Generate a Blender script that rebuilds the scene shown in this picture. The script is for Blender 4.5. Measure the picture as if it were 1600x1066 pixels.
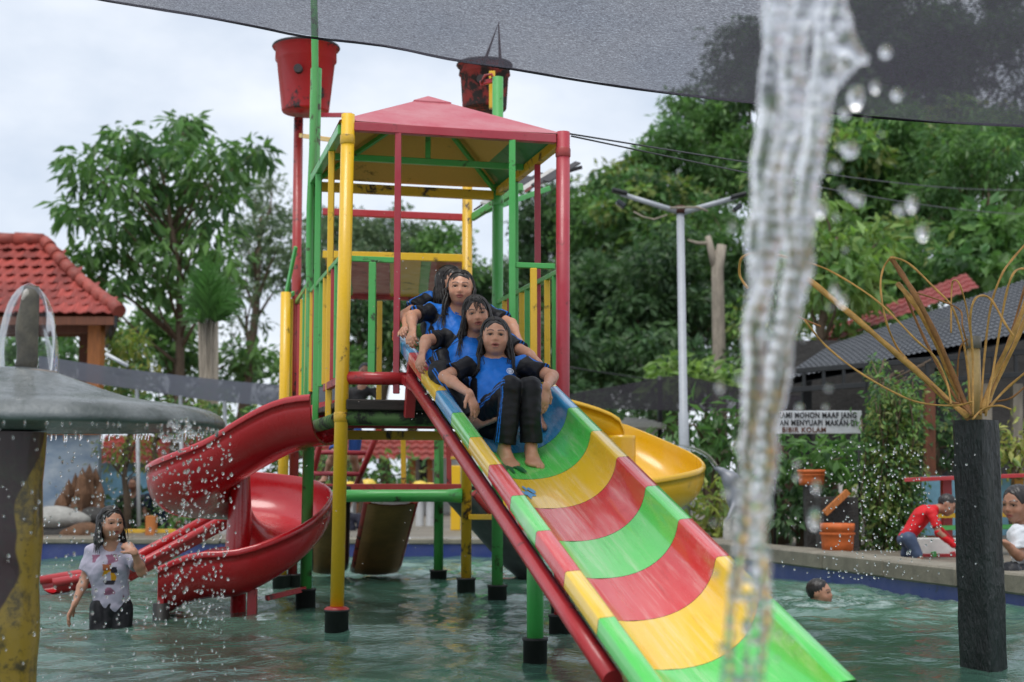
import bpy, bmesh, math, random
import numpy as np
from mathutils import Vector, Matrix
random.seed(7); np.random.seed(7)
for o in list(bpy.data.objects): bpy.data.objects.remove(o)
scn = bpy.context.scene
COL = scn.collection
R = math.radians

# ------------------------------------------------------------------ camera
CAM_Z = 0.73; FPX = 2222.0; PITCH = math.atan((750 - 533) / FPX)
cam_data = bpy.data.cameras.new('camera'); cam = bpy.data.objects.new('camera', cam_data); COL.objects.link(cam)
cam.location = (0, 0, CAM_Z); cam.rotation_euler = (R(90) + PITCH, 0, 0)
cam_data.sensor_width = 36.0; cam_data.lens = FPX / 1600 * 36.0
cam_data.clip_start = 0.05; cam_data.clip_end = 3000
cam_data.dof.use_dof = True; cam_data.dof.focus_distance = 6.25; cam_data.dof.aperture_fstop = 2.8
scn.camera = cam

# ------------------------------------------------------------------ sky, sun, exposure
SUN_EL, SUN_AZ = 68.0, 205.0            # azimuth clockwise from +Y: behind the camera, a little to the left
world = bpy.data.worlds.new('World'); scn.world = world; world.use_nodes = True
wn = world.node_tree.nodes; wl = world.node_tree.links
bg = wn['Background']; bg.inputs['Strength'].default_value = 0.1
sky = wn.new('ShaderNodeTexSky'); sky.sky_type = 'NISHITA'; sky.sun_disc = False
sky.sun_elevation = R(SUN_EL); sky.sun_rotation = R(SUN_AZ)
wtc = wn.new('ShaderNodeTexCoord')
wmap = wn.new('ShaderNodeMapping'); wmap.inputs['Scale'].default_value = (1.0, 1.0, 1.9); wmap.inputs['Location'].default_value = (0.35, 0.1, 0.2)
wnoise = wn.new('ShaderNodeTexNoise'); wnoise.inputs['Scale'].default_value = 3.6; wnoise.inputs['Detail'].default_value = 7.0; wnoise.inputs['Roughness'].default_value = 0.55
wramp = wn.new('ShaderNodeValToRGB')
wramp.color_ramp.elements[0].position = 0.36; wramp.color_ramp.elements[0].color = (4.7, 5.3, 6.2, 1)
wramp.color_ramp.elements[1].position = 0.60; wramp.color_ramp.elements[1].color = (6.9, 7.2, 7.7, 1)
wmix = wn.new('ShaderNodeMixRGB'); wmix.inputs['Fac'].default_value = 0.9
wl.new(wtc.outputs['Generated'], wmap.inputs['Vector']); wl.new(wmap.outputs['Vector'], wnoise.inputs['Vector'])
wl.new(wnoise.outputs['Fac'], wramp.inputs['Fac']); wl.new(sky.outputs['Color'], wmix.inputs['Color1'])
wl.new(wramp.outputs['Color'], wmix.inputs['Color2']); wl.new(wmix.outputs['Color'], bg.inputs['Color'])
sun_data = bpy.data.lights.new('sun', 'SUN'); sun_data.energy = 1.5; sun_data.angle = R(30); sun_data.color = (1.0, 0.97, 0.92)
sun = bpy.data.objects.new('sun', sun_data); COL.objects.link(sun)
_sd = Vector((math.sin(R(SUN_AZ)) * math.cos(R(SUN_EL)), math.cos(R(SUN_AZ)) * math.cos(R(SUN_EL)), math.sin(R(SUN_EL))))
sun.rotation_euler = _sd.to_track_quat('Z', 'Y').to_euler()
vs = scn.view_settings; vs.view_transform = 'Standard'; vs.look = 'None'; vs.gamma = 1.0; vs.use_curve_mapping = False
vs.exposure = 0.58
scn.cycles.use_denoising = True
scn.cycles.max_bounces = 10; scn.cycles.transparent_max_bounces = 16; scn.cycles.transmission_bounces = 8
scn.cycles.caustics_reflective = False; scn.cycles.caustics_refractive = False
scn.cycles.sample_clamp_indirect = 6.0

# ------------------------------------------------------------------ helpers
_f = Vector((0, math.cos(PITCH), math.sin(PITCH))); _u = Vector((0, -math.sin(PITCH), math.cos(PITCH)))
def at(px, py, Y):
    """the place in the world that lies Y metres away and shows at that spot of the photograph"""
    d = _f + Vector((1, 0, 0)) * ((px - 800) / FPX) + _u * ((533 - py) / FPX)
    d = d * (Y / d.y)
    return Vector((d.x, Y, CAM_Z + d.z))
def srgb(r, g, b, k=1.0):
    f = lambda c: (c / 12.92 if c <= 0.04045 else ((c + 0.055) / 1.055) ** 2.4)
    return (f(r / 255) * k, f(g / 255) * k, f(b / 255) * k, 1.0)
V3 = Vector
def tag(o, label=None, cat=None, group=None, kind=None):
    if label: o['label'] = label
    if cat: o['category'] = cat
    if group: o['group'] = group
    if kind: o['kind'] = kind
    return o
def empty(name, loc, label=None, cat=None, group=None):
    o = bpy.data.objects.new(name, None); COL.objects.link(o); o.location = loc; o.empty_display_size = 0.1
    return tag(o, label, cat, group)
def frame_of(d):
    d = Vector(d).normalized()
    a = Vector((0, 0, 1)) if abs(d.z) < 0.95 else Vector((1, 0, 0))
    x = d.cross(a).normalized(); y = d.cross(x).normalized()
    return x, y, d
class MB:
    """collects shapes in world coordinates; build() links them as one mesh object"""
    def __init__(s): s.v = []; s.f = []; s.m = []; s.sm = []
    def add(s, vs, fs, mi=0, smooth=False):
        b = len(s.v); s.v.extend([tuple(v) for v in vs])
        for f in fs: s.f.append(tuple(b + i for i in f)); s.m.append(mi); s.sm.append(smooth)
        return s
    def box(s, c, ax, size, mi=0):
        x, y, z = [Vector(a).normalized() for a in ax]; c = Vector(c); hx, hy, hz = size[0] / 2, size[1] / 2, size[2] / 2
        vs = [c + x * (i * hx) + y * (j * hy) + z * (k * hz) for k in (-1, 1) for j in (-1, 1) for i in (-1, 1)]
        return s.add(vs, [(0, 2, 3, 1), (4, 5, 7, 6), (0, 1, 5, 4), (2, 6, 7, 3), (0, 4, 6, 2), (1, 3, 7, 5)], mi)
    def bbox(s, c, ax, size, bev=0.004, mi=0):
        """box with chamfered edges"""
        x, y, z = [Vector(a).normalized() for a in ax]; c = Vector(c); h = [q / 2 for q in size]; b = min(bev, min(h) * 0.6)
        pts = []; idx = {}
        for k in (-1, 1):
            for j in (-1, 1):
                for i in (-1, 1):
                    for a in range(3):
                        q = [i * (h[0] - b), j * (h[1] - b), k * (h[2] - b)]; q[a] += (i, j, k)[a] * b
                        idx[(i, j, k, a)] = len(pts); pts.append(c + x * q[0] + y * q[1] + z * q[2])
        fs = []; P = (-1, 1)
        for a in range(3):
            o = [n for n in range(3) if n != a]
            for sgn in P:
                q = []
                for (p1, p2) in ((-1, -1), (1, -1), (1, 1), (-1, 1)):
                    t = [0, 0, 0]; t[a] = sgn; t[o[0]] = p1; t[o[1]] = p2; q.append(idx[(t[0], t[1], t[2], a)])
                fs.append(tuple(q))
        for a in range(3):
            o = [n for n in range(3) if n != a]
            for p1 in P:
                for p2 in P:
                    q = []
                    for (sgn, w) in ((-1, 0), (1, 0), (1, 1), (-1, 1)):
                        t = [0, 0, 0]; t[a] = sgn; t[o[0]] = p1; t[o[1]] = p2; q.append(idx[(t[0], t[1], t[2], o[w])])
                    fs.append(tuple(q))
        for i in P:
            for j in P:
                for k in P: fs.append(tuple(idx[(i, j, k, a)] for a in range(3)))
        return s.add(pts, fs, mi)
    def bar(s, a, b, w, h, up=(0, 0, 1), mi=0, bev=0.003):
        a = Vector(a); b = Vector(b); d = (b - a); L = d.length; d.normalize(); upv = Vector(up)
        if abs(d.dot(upv)) > 0.98: upv = Vector((0, 1, 0))
        sx = d.cross(upv).normalized(); sz = sx.cross(d).normalized()
        return s.bbox((a + b) / 2, (d, sx, sz), (L, w, h), bev, mi)
    def tube(s, pts, rad, n=12, mi=0, caps=True, sx=1.0, sy=1.0, rot=0.0):
        pts = [Vector(p) for p in pts]; m = len(pts)
        if not hasattr(rad, '__len__'): rad = [rad] * m
        vs = []; px_ = None
        for i, p in enumerate(pts):
            d = (pts[min(i + 1, m - 1)] - pts[max(i - 1, 0)])
            if d.length < 1e-9: d = Vector((0, 0, 1))
            d.normalize()
            if px_ is None: x, y, _ = frame_of(d)
            else:
                x = px_ - d * px_.dot(d)
                if x.length < 1e-6: x, y, _ = frame_of(d)
                x.normalize(); y = d.cross(x).normalized()
            px_ = x
            for j in range(n):
                a = 2 * math.pi * j / n + rot
                vs.append(p + x * (math.cos(a) * rad[i] * sx) + y * (math.sin(a) * rad[i] * sy))
        fs = [(i * n + j, i * n + (j + 1) % n, (i + 1) * n + (j + 1) % n, (i + 1) * n + j) for i in range(m - 1) for j in range(n)]
        s.add(vs, fs, mi, True)
        if caps:
            b = len(s.v) - len(vs)
            s.f.append(tuple(b + j for j in reversed(range(n)))); s.m.append(mi); s.sm.append(False)
            s.f.append(tuple(b + (m - 1) * n + j for j in range(n))); s.m.append(mi); s.sm.append(False)
        return s
    def cyl(s, a, b, r, n=16, mi=0, r2=None): return s.tube([a, b], [r, r if r2 is None else r2], n, mi)
    def lathe(s, c, prof, n=32, mi=0, axis=(0, 0, 1), smooth=True, jit=None):
        x, y, z = frame_of(axis); c = Vector(c); vs = []
        for i, (r, h) in enumerate(prof):
            for j in range(n):
                a = 2 * math.pi * j / n
                rr = r if jit is None else r * (1 + jit(a, h))
                vs.append(c + x * (math.cos(a) * rr) + y * (math.sin(a) * rr) + z * h)
        m = len(prof)
        fs = [(i * n + j, i * n + (j + 1) % n, (i + 1) * n + (j + 1) % n, (i + 1) * n + j) for i in range(m - 1) for j in range(n)]
        return s.add(vs, fs, mi, smooth)
    def grid(s, rows, mi=0, smooth=True, flip=False):
        nr = len(rows); nc = len(rows[0]); vs = [p for r in rows for p in r]
        fs = [(i * nc + j, i * nc + j + 1, (i + 1) * nc + j + 1, (i + 1) * nc + j) for i in range(nr - 1) for j in range(nc - 1)]
        if flip: fs = [tuple(reversed(f)) for f in fs]
        return s.add(vs, fs, mi, smooth)
    def ball(s, c, r, seg=12, rings=8, mi=0, ax=None, sc=(1, 1, 1)):
        c = Vector(c); ax = ax or (Vector((1, 0, 0)), Vector((0, 1, 0)), Vector((0, 0, 1)))
        vs = []; fs = []
        for i in range(rings + 1):
            ph = math.pi * i / rings
            for j in range(seg):
                a = 2 * math.pi * j / seg
                q = (math.sin(ph) * math.cos(a) * sc[0], math.sin(ph) * math.sin(a) * sc[1], math.cos(ph) * sc[2])
                vs.append(c + (ax[0] * q[0] + ax[1] * q[1] + ax[2] * q[2]) * r)
        for i in range(rings):
            for j in range(seg): fs.append((i * seg + j, (i + 1) * seg + j, (i + 1) * seg + (j + 1) % seg, i * seg + (j + 1) % seg))
        return s.add(vs, fs, mi, True)
    def build(s, name, mats, parent=None, fixn=True):
        me = bpy.data.meshes.new(name); me.from_pydata(s.v, [], s.f)
        for m in (mats if isinstance(mats, (list, tuple)) else [mats]): me.materials.append(m)
        me.polygons.foreach_set('material_index', s.m); me.polygons.foreach_set('use_smooth', s.sm)
        me.update()
        if fixn and len(s.f) < 60000:
            bm = bmesh.new(); bm.from_mesh(me); bmesh.ops.recalc_face_normals(bm, faces=bm.faces); bm.to_mesh(me); bm.free()
        return link(name, me, parent)
def link(name, me, parent=None):
    o = bpy.data.objects.new(name, me); COL.objects.link(o)
    if parent is not None:
        o.parent = parent; o.matrix_parent_inverse = wmat(parent).inverted()
    return o
def wmat(p):
    m = Matrix.LocRotScale(p.location, p.rotation_euler, p.scale)
    return m if p.parent is None else wmat(p.parent) @ p.matrix_parent_inverse @ m
def np_mesh(name, v, f, mat, parent=None, smooth=True, mi=None, col=None):
    """fast mesh from numpy arrays; f is (n,3) or (n,4)"""
    me = bpy.data.meshes.new(name); n = len(f); k = f.shape[1]
    me.vertices.add(len(v)); me.vertices.foreach_set('co', np.ascontiguousarray(v, dtype=np.float32).ravel())
    me.loops.add(n * k); me.loops.foreach_set('vertex_index', np.ascontiguousarray(f, dtype=np.int32).ravel())
    me.polygons.add(n); me.polygons.foreach_set('loop_start', np.arange(0, n * k, k, dtype=np.int32))
    try: me.polygons.foreach_set('loop_total', np.full(n, k, dtype=np.int32))
    except Exception: pass
    me.polygons.foreach_set('use_smooth', np.full(n, smooth, dtype=bool))
    for m in (mat if isinstance(mat, (list, tuple)) else [mat]): me.materials.append(m)
    if mi is not None: me.polygons.foreach_set('material_index', np.asarray(mi, dtype=np.int32))
    if col is not None:
        ca = me.color_attributes.new('Col', 'FLOAT_COLOR', 'POINT')
        c4 = np.ones((len(v), 4), dtype=np.float32); c4[:, :3] = col; ca.data.foreach_set('color', c4.ravel())
    me.update(calc_edges=True); me.validate()
    return link(name, me, parent)

# ------------------------------------------------------------------ materials
def new_mat(name):
    m = bpy.data.materials.new(name); m.use_nodes = True; nt = m.node_tree
    return m, nt, nt.nodes, nt.links, nt.nodes['Principled BSDF']
def noise(nt, scale, detail=4, rough=0.55, vec=None, dist=0.0):
    n = nt.nodes.new('ShaderNodeTexNoise'); n.inputs['Scale'].default_value = scale; n.inputs['Detail'].default_value = detail
    n.inputs['Roughness'].default_value = rough; n.inputs['Distortion'].default_value = dist
    if vec is not None: nt.links.new(vec, n.inputs['Vector'])
    return n.outputs['Fac']
def ramp(nt, fac, stops):
    r = nt.nodes.new('ShaderNodeValToRGB'); cr = r.color_ramp
    while len(cr.elements) < len(stops): cr.elements.new(0.5)
    for e, (p, c) in zip(cr.elements, stops):
        e.position = p; e.color = c if hasattr(c, '__len__') else (c, c, c, 1)
    nt.links.new(fac, r.inputs['Fac']); return r.outputs['Color']
def mixc(nt, fac, a, b, mode='MIX'):
    m = nt.nodes.new('ShaderNodeMixRGB'); m.blend_type = mode
    for k, val in (('Fac', fac), ('Color1', a), ('Color2', b)):
        if hasattr(val, 'is_linked') or hasattr(val, 'node'): nt.links.new(val, m.inputs[k])
        else: m.inputs[k].default_value = val
    return m.outputs['Color']
def coords(nt, kind='Object', scale=(1, 1, 1), loc=(0, 0, 0), rot=(0, 0, 0)):
    t = nt.nodes.new('ShaderNodeTexCoord'); m = nt.nodes.new('ShaderNodeMapping')
    m.inputs['Scale'].default_value = scale; m.inputs['Location'].default_value = loc; m.inputs['Rotation'].default_value = rot
    nt.links.new(t.outputs[kind], m.inputs['Vector']); return m.outputs['Vector']
def bump(nt, h, strength=0.2, dist=0.01, bsdf=None):
    b = nt.nodes.new('ShaderNodeBump'); b.inputs['Strength'].default_value = strength; b.inputs['Distance'].default_value = dist
    nt.links.new(h, b.inputs['Height'])
    if bsdf is not None: nt.links.new(b.outputs['Normal'], bsdf.inputs['Normal'])
    return b.outputs['Normal']
def scl(c, k): return (c[0] * k, c[1] * k, c[2] * k, 1)
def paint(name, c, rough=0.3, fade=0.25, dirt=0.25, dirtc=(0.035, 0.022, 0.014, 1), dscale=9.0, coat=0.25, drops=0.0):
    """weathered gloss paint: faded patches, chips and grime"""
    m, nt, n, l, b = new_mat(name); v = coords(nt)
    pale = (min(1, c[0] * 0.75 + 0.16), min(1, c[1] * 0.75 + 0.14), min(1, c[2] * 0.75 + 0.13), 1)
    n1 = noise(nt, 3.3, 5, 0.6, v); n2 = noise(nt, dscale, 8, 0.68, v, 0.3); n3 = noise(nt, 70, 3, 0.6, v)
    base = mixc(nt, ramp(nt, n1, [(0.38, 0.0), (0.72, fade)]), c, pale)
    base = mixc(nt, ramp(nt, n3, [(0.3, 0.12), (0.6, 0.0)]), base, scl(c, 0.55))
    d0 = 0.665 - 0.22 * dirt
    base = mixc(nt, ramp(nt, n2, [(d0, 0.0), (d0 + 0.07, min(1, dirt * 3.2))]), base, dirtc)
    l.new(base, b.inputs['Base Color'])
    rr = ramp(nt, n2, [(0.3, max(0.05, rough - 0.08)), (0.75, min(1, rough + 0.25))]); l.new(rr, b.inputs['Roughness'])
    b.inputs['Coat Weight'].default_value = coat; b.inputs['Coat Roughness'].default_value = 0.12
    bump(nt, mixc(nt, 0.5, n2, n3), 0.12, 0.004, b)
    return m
def plain(name, c, rough=0.6, var=0.25, scale=8.0, bstr=0.15, spec=0.5, bdist=0.01, metal=0.0, stretch=(1, 1, 1), each=0.0):
    m, nt, n, l, b = new_mat(name); v = coords(nt, scale=stretch)
    n1 = noise(nt, scale, 6, 0.62, v); n2 = noise(nt, scale * 7, 4, 0.6, v)
    base = mixc(nt, ramp(nt, n1, [(0.3, 0.0), (0.7, 1.0)]), scl(c, 1 - var), scl(c, 1 + var))
    base = mixc(nt, ramp(nt, n2, [(0.35, 0.25), (0.6, 0.0)]), base, scl(c, 0.5))
    if each:
        oi = n.new('ShaderNodeObjectInfo'); base = mixc(nt, 1.0, base, ramp(nt, oi.outputs['Random'], [(0.0, (1 - each, 1 - each, 1 - each, 1)), (.6, (1, 1, 1, 1)), (1.0, (1 + each * .4, 1 + each * .3, 1 + each * .25, 1))]), 'MULTIPLY')
    l.new(base, b.inputs['Base Color']); b.inputs['Roughness'].default_value = rough
    b.inputs['Specular IOR Level'].default_value = spec; b.inputs['Metallic'].default_value = metal
    if bstr: bump(nt, mixc(nt, 0.5, n1, n2), bstr, bdist, b)
    return m
M = {}
M['yellow'] = paint('yellow gloss paint', srgb(232, 184, 20), 0.32, 0.2, 0.24)
M['yellow_worn'] = paint('chipped yellow paint', srgb(214, 168, 20), 0.4, 0.2, 0.55)
M['green'] = paint('green gloss paint', srgb(70, 172, 80), 0.34, 0.3, 0.30)
M['green_worn'] = paint('rusting green paint', srgb(70, 160, 74), 0.45, 0.3, 0.45, (0.05, 0.03, 0.014, 1))
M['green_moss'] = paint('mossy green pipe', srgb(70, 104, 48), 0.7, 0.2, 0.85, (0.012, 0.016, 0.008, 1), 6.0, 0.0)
M['red'] = paint('red gloss paint', srgb(176, 28, 36), 0.3, 0.25, 0.26)
M['red_worn'] = paint('worn red paint', srgb(160, 34, 30), 0.4, 0.3, 0.55, (0.02, 0.012, 0.01, 1))
M['rose'] = paint('crimson paint', srgb(168, 40, 56), 0.38, 0.3, 0.2)
M['black_rubber'] = plain('black concrete footing', srgb(26, 26, 24), 0.6, 0.4, 20)
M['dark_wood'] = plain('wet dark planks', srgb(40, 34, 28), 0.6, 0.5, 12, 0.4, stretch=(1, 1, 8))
# ------------------------------------------------------------------ tower frame of reference
FL = Vector((-0.857, 7.05, 0)); UX = Vector((0.968, 0.250, 0)).normalized(); VX = Vector((-UX.y, UX.x, 0)); TW, TD = 1.15, 1.38
def T(u, v, z): return FL + UX * u + VX * v + Vector((0, 0, z))
# ================================================================== SETTING
# ---- water
def water_material():
    m, nt, n, l, b = new_mat('pool water'); v = coords(nt)
    n1 = noise(nt, 0.55, 3, 0.5, v); n2 = noise(nt, 3.0, 5, 0.6, v)
    base = mixc(nt, ramp(nt, n1, [(0.35, 0.0), (0.65, 1.0)]), (0.030, 0.092, 0.062, 1), (0.085, 0.178, 0.132, 1))
    va = n.new('ShaderNodeVertexColor'); va.layer_name = 'Col'; fo = noise(nt, 7, 8, .75, coords(nt, scale=(1, 2.2, 1)), .8)
    base = mixc(nt, mixc(nt, 1.0, va.outputs['Color'], ramp(nt, fo, [(.48, 0.0), (.66, .8)]), 'MULTIPLY'), base, (.55, .62, .60, 1))
    l.new(base, b.inputs['Base Color']); b.inputs['Roughness'].default_value = 0.06; b.inputs['IOR'].default_value = 1.333
    v2 = coords(nt, scale=(1.0, 1.6, 1)); f1 = noise(nt, 9, 4, 0.55, v2, 0.6); f2 = noise(nt, 26, 3, 0.5, v2, 0.4)
    h = mixc(nt, 0.35, f1, f2); bump(nt, h, 0.30, 0.03, b)
    return m
M['water'] = water_material()
PW = [(1.38, 13.75), (2.04, 11.3), (2.72, 8.77), (3.70, 5.1), (4.6, 1.8)]       # right-hand pool wall, inner face, far to near
def wave(X, Y):
    rs = np.random.RandomState(3); h = np.zeros_like(X)
    for i in range(46):
        lam = 0.10 * (1.085 ** i); k = 2 * math.pi / lam; a = rs.normal() * .75 + (math.pi / 2 if i % 3 else 0); ph = rs.uniform(0, 7)
        amp = 0.0046 * lam ** .9 * rs.uniform(0.5, 1.3) * (1.0 if lam < .9 else 0.45)
        q = 1 + 0.85 * np.sin(X * 0.9 * rs.uniform(.5, 1.5) + Y * 0.7 * rs.uniform(.5, 1.5) + rs.uniform(0, 7))
        h += amp * q * np.sin(k * (X * math.cos(a) + Y * math.sin(a)) + ph)
    # stirred patches round the swimmer, the wading girl and the slide foot
    for (cx, cy, rr, am) in ((1.9, 8.6, 0.9, .014), (-2.2, 7.6, 0.7, .008), (0.2, 11.5, 1.5, .009), (2.2, 9.6, 0.8, .012)):
        d = np.sqrt((X - cx) ** 2 + (Y - cy) ** 2); h += am * np.exp(-(d / rr) ** 2) * np.sin(d * 38 + 3 * np.sin(X * 7) + 3 * np.cos(Y * 9))
    return h
def pool_water():
    ys = [1.0]
    while ys[-1] < 13.9: ys.append(ys[-1] + 0.012 + 0.0032 * ys[-1])
    ys = np.array(ys); xs = np.linspace(-1, 1, 330); Yg, Sg = np.meshgrid(ys, xs, indexing='ij')
    Xg = Sg * (3.2 + 0.40 * Yg)
    py = np.array([p[1] for p in PW][::-1]); pxx = np.array([p[0] for p in PW][::-1])
    lim = np.interp(Yg, py, pxx) + 0.05; Xg = np.minimum(Xg, lim)
    Z = wave(Xg, Yg); v = np.stack([Xg, Yg, Z], -1).reshape(-1, 3); nr, nc = Xg.shape
    i, j = np.meshgrid(np.arange(nr - 1), np.arange(nc - 1), indexing='ij'); a = i * nc + j
    f = np.stack([a, a + 1, a + nc + 1, a + nc], -1).reshape(-1, 4)
    P2 = v[:, :2]; fm = np.zeros(len(v))
    for (cx, cy, rr, am) in ((2.05, 8.95, .75, 1.0), (1.75, 8.4, .45, .8), (2.5, 8.3, .5, .7), (.2, 11.6, 1.3, .55), (-2.15, 7.3, .5, .5), (-1.9, 8.9, .9, .5), (1.35, 9.8, .5, .6)):
        fm = np.maximum(fm, am * np.exp(-((P2[:, 0] - cx) ** 2 + (P2[:, 1] - cy) ** 2) / rr ** 2))
    o = np_mesh('pool_water', v, f, M['water'], None, True, None, np.stack([fm] * 3, 1)); tag(o, 'rippled green pool water', kind='structure')
pool_water()
# ---- ground beyond the pool, one sheet to the horizon (a hole is left where the pool lies)
M['paving'] = plain('wet paving', srgb(120, 112, 100), 0.55, 0.3, 2.0, 0.3)
GZ = 0.17
g = MB()
g.add([(-400, 14.0, GZ), (1.6, 14.0, GZ), (1.6, 900, GZ), (-400, 900, GZ)], [(0, 1, 2, 3)])
pts = [(1.6, 14.0, GZ)] + [(x + 0.28, y, GZ) for x, y in PW] + [(400, 1.8, GZ), (400, 900, GZ), (1.6, 900, GZ)]
g.add(pts, [tuple(range(len(pts)))])
tag(g.build('ground', M['paving']), kind='structure')
# ---- pool floor below the water (dark, hardly seen)
# ---- pool walls and coping stones
M['pool_blue'] = paint('blue pool paint', srgb(38, 56, 122), 0.3, 0.3, 0.25, (0.03, 0.045, 0.05, 1))
M['coping'] = plain('grey coping concrete', srgb(128, 122, 108), 0.7, 0.3, 7, 0.4)
pwl = empty("pool_wall", (-4, 13.8, 0))
tag(pwl, 'blue painted pool wall with brown coping along the far side', 'pool wall')
MB().box((-4.3, 13.83, -0.1), ((1, 0, 0), (0, 1, 0), (0, 0, 1)), (11.36, 0.12, 0.44)).build('wall_band', M['pool_blue'], pwl)
x = -10.0
while x < 1.3:
    w = min(0.9, 1.38 - x)
    MB().bbox((x + w / 2, 13.90 + random.uniform(-.004, .004), 0.145 + random.uniform(-.004, .004)), ((1, 0, 0), (0, 1, 0), (0, 0, 1)), (w - 0.012, 0.30, 0.05), 0.008).build('coping_stone', M['coping'], pwl)
    x += 0.9
pwr = empty('pool_wall', (2.7, 8.8, 0), 'blue painted pool wall with grey concrete coping on the right side', 'pool wall')
for (a, b_) in zip(PW[:-1], PW[1:]):
    A = Vector((a[0], a[1], 0)); B = Vector((b_[0], b_[1], 0)); d = (B - A); L = d.length; d.normalize(); nrm = Vector((d.y, -d.x, 0))
    if nrm.x < 0: nrm = -nrm
    MB().box((A + B) / 2 + nrm * 0.07 + Vector((0, 0, -0.12)), (d, nrm, (0, 0, 1)), (L + 0.03, 0.14, 0.40)).build('wall_band', M['pool_blue'], pwr)
    k = max(1, int(L / 0.85)); w = L / k
    for i in range(k):
        c = A + d * (w * (i + .5)) + nrm * 0.14
        MB().bbox(c + Vector((0, 0, 0.14 + random.uniform(-.004, .004))), (d, nrm, (0, 0, 1)), (w - 0.010, 0.32 + random.uniform(-.01, .01), 0.12), 0.012).build('coping_stone', M['coping'], pwr)
# ================================================================== PLAY TOWER (front, roofed)
tw = empty('play_tower', T(0.57, 0.7, 0), 'roofed play tower of yellow, red and green steel pipes standing in the pool', 'play tower')
def post(parent, p, z0, z1, r, mat, lean=(0, 0), name='post', n=20):
    a = Vector((p[0], p[1], z0)); b = Vector((p[0] + lean[0], p[1] + lean[1], z1)); mid = (a + b) / 2
    return MB().tube([a, mid, b], r, n).build(name, mat, parent)
def footing(parent, p, r=0.058, top=0.10):
    prof = [(r, -0.5), (r, top - 0.012), (r * 1.08, top - 0.01), (r * 1.08, top), (0.0, top)]
    return MB().lathe((p[0], p[1], 0), prof, 18).build('footing', M['black_rubber'], parent)
pFL, pFR, pBR, pBL = T(0, 0, 0), T(TW, 0, 0), T(TW, TD, 0), T(0, TD, 0)
po = [post(tw, pFL, 0.05, 2.57, 0.034, M['yellow'], (0.028, 0)), post(tw, pFR, 0.05, 2.55, 0.036, M['rose'], (0.012, 0)),
      post(tw, pBR, 0.05, 3.23, 0.034, M['green_worn']), post(tw, pBL, 0.05, 3.20, 0.034, M['green_worn'], (0.02, 0))]
for q, p in zip(po, (pFL, pFR, pBR, pBL)): footing(q, p)
MB().lathe((pFL.x, pFL.y, 0), [(0.034, .115), (.05, .112), (.062, .104), (.062, .092)], 18).build('rust_collar', M['red_worn'], po[0])
for q_, (p_, r_) in zip(po, ((pFL, .034), (pFR, .036), (pBR, .034), (pBL, .034))):
    for z_ in (1.04, 2.44):
        MB().lathe((p_.x + (.028 * (z_ - .05) / 2.52 if p_ is pFL else .012 * (z_ - .05) / 2.5 if p_ is pFR else .02 * (z_ - .05) / 3.15 if p_ is pBL else 0), p_.y, z_), [(r_ + .001, -.024), (r_ + .004, -.02), (r_ + .004, .02), (r_ + .001, .024)], 20).build('clamp_ring', M['green_worn'] if p_ in (pBL, pBR) else (M['yellow_worn'] if p_ is pFL else M['red_worn']), q_)
# ---- platform
for i in range(9):
    v = 0.075 + i * 0.153
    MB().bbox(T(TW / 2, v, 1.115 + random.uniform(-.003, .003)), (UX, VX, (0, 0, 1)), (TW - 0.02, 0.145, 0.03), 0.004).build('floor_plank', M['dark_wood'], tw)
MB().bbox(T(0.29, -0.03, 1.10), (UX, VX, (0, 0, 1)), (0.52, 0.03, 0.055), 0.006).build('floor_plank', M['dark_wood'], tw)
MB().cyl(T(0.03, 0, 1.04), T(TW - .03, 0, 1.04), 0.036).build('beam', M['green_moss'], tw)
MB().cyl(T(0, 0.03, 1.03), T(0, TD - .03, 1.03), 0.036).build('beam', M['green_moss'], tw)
MB().cyl(T(TW, 0.03, 1.03), T(TW, TD - .03, 1.03), 0.032).build('beam', M['green_worn'], tw)
for (v, mt, z, h) in ((0.36, 'green', 1.06, .03), (0.62, 'red_worn', 1.055, .035), (0.92, 'green_worn', 1.05, .03), (1.16, 'red', 1.045, .035)):
    MB().bar(T(0.04, v, z), T(TW - .04, v, z), 0.04, h).build('joist', M[mt], tw)
MB().bar(T(0.03, TD, 0.995), T(TW - .03, TD, 0.995), 0.05, 0.055).build('beam', M['yellow_worn'], tw)
# ---- roof: eaves beams, tie, rafters, four panels, cap
ze = 2.50
MB().bar(T(0.03, 0, ze + .01), T(TW - .03, 0, ze + .01), 0.045, 0.045).build('eaves_beam', M['rose'], tw)
MB().bar(T(0.03, TD, ze - .02), T(TW - .03, TD, ze - .02), 0.045, 0.055).build('eaves_beam', M['yellow_worn'], tw)
MB().bar(T(0, 0.03, ze), T(0, TD - .03, ze), 0.04, 0.05).build('eaves_beam', M['green'], tw)
MB().bar(T(TW, 0.03, ze), T(TW, TD - .03, ze), 0.04, 0.05).build('eaves_beam', M['yellow_worn'], tw)
apex = T(TW / 2, TD / 2, 2.875)
M['roof_top'] = paint('sun-faded red roof sheet', srgb(176, 70, 84), 0.5, 0.9, 0.1, (0.16, 0.05, 0.05, 1), 5.0, 0.1)
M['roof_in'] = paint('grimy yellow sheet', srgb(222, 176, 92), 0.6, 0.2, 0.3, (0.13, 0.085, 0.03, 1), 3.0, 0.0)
M['roof_in_green'] = paint('green sheet', srgb(60, 140, 84), 0.5, 0.2, 0.1)
cs = [T(-.015, -.015, ze + .035), T(TW + .015, -.015, ze + .035), T(TW + .015, TD + .015, ze + .035), T(-.015, TD + .015, ze + .035)]
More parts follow.
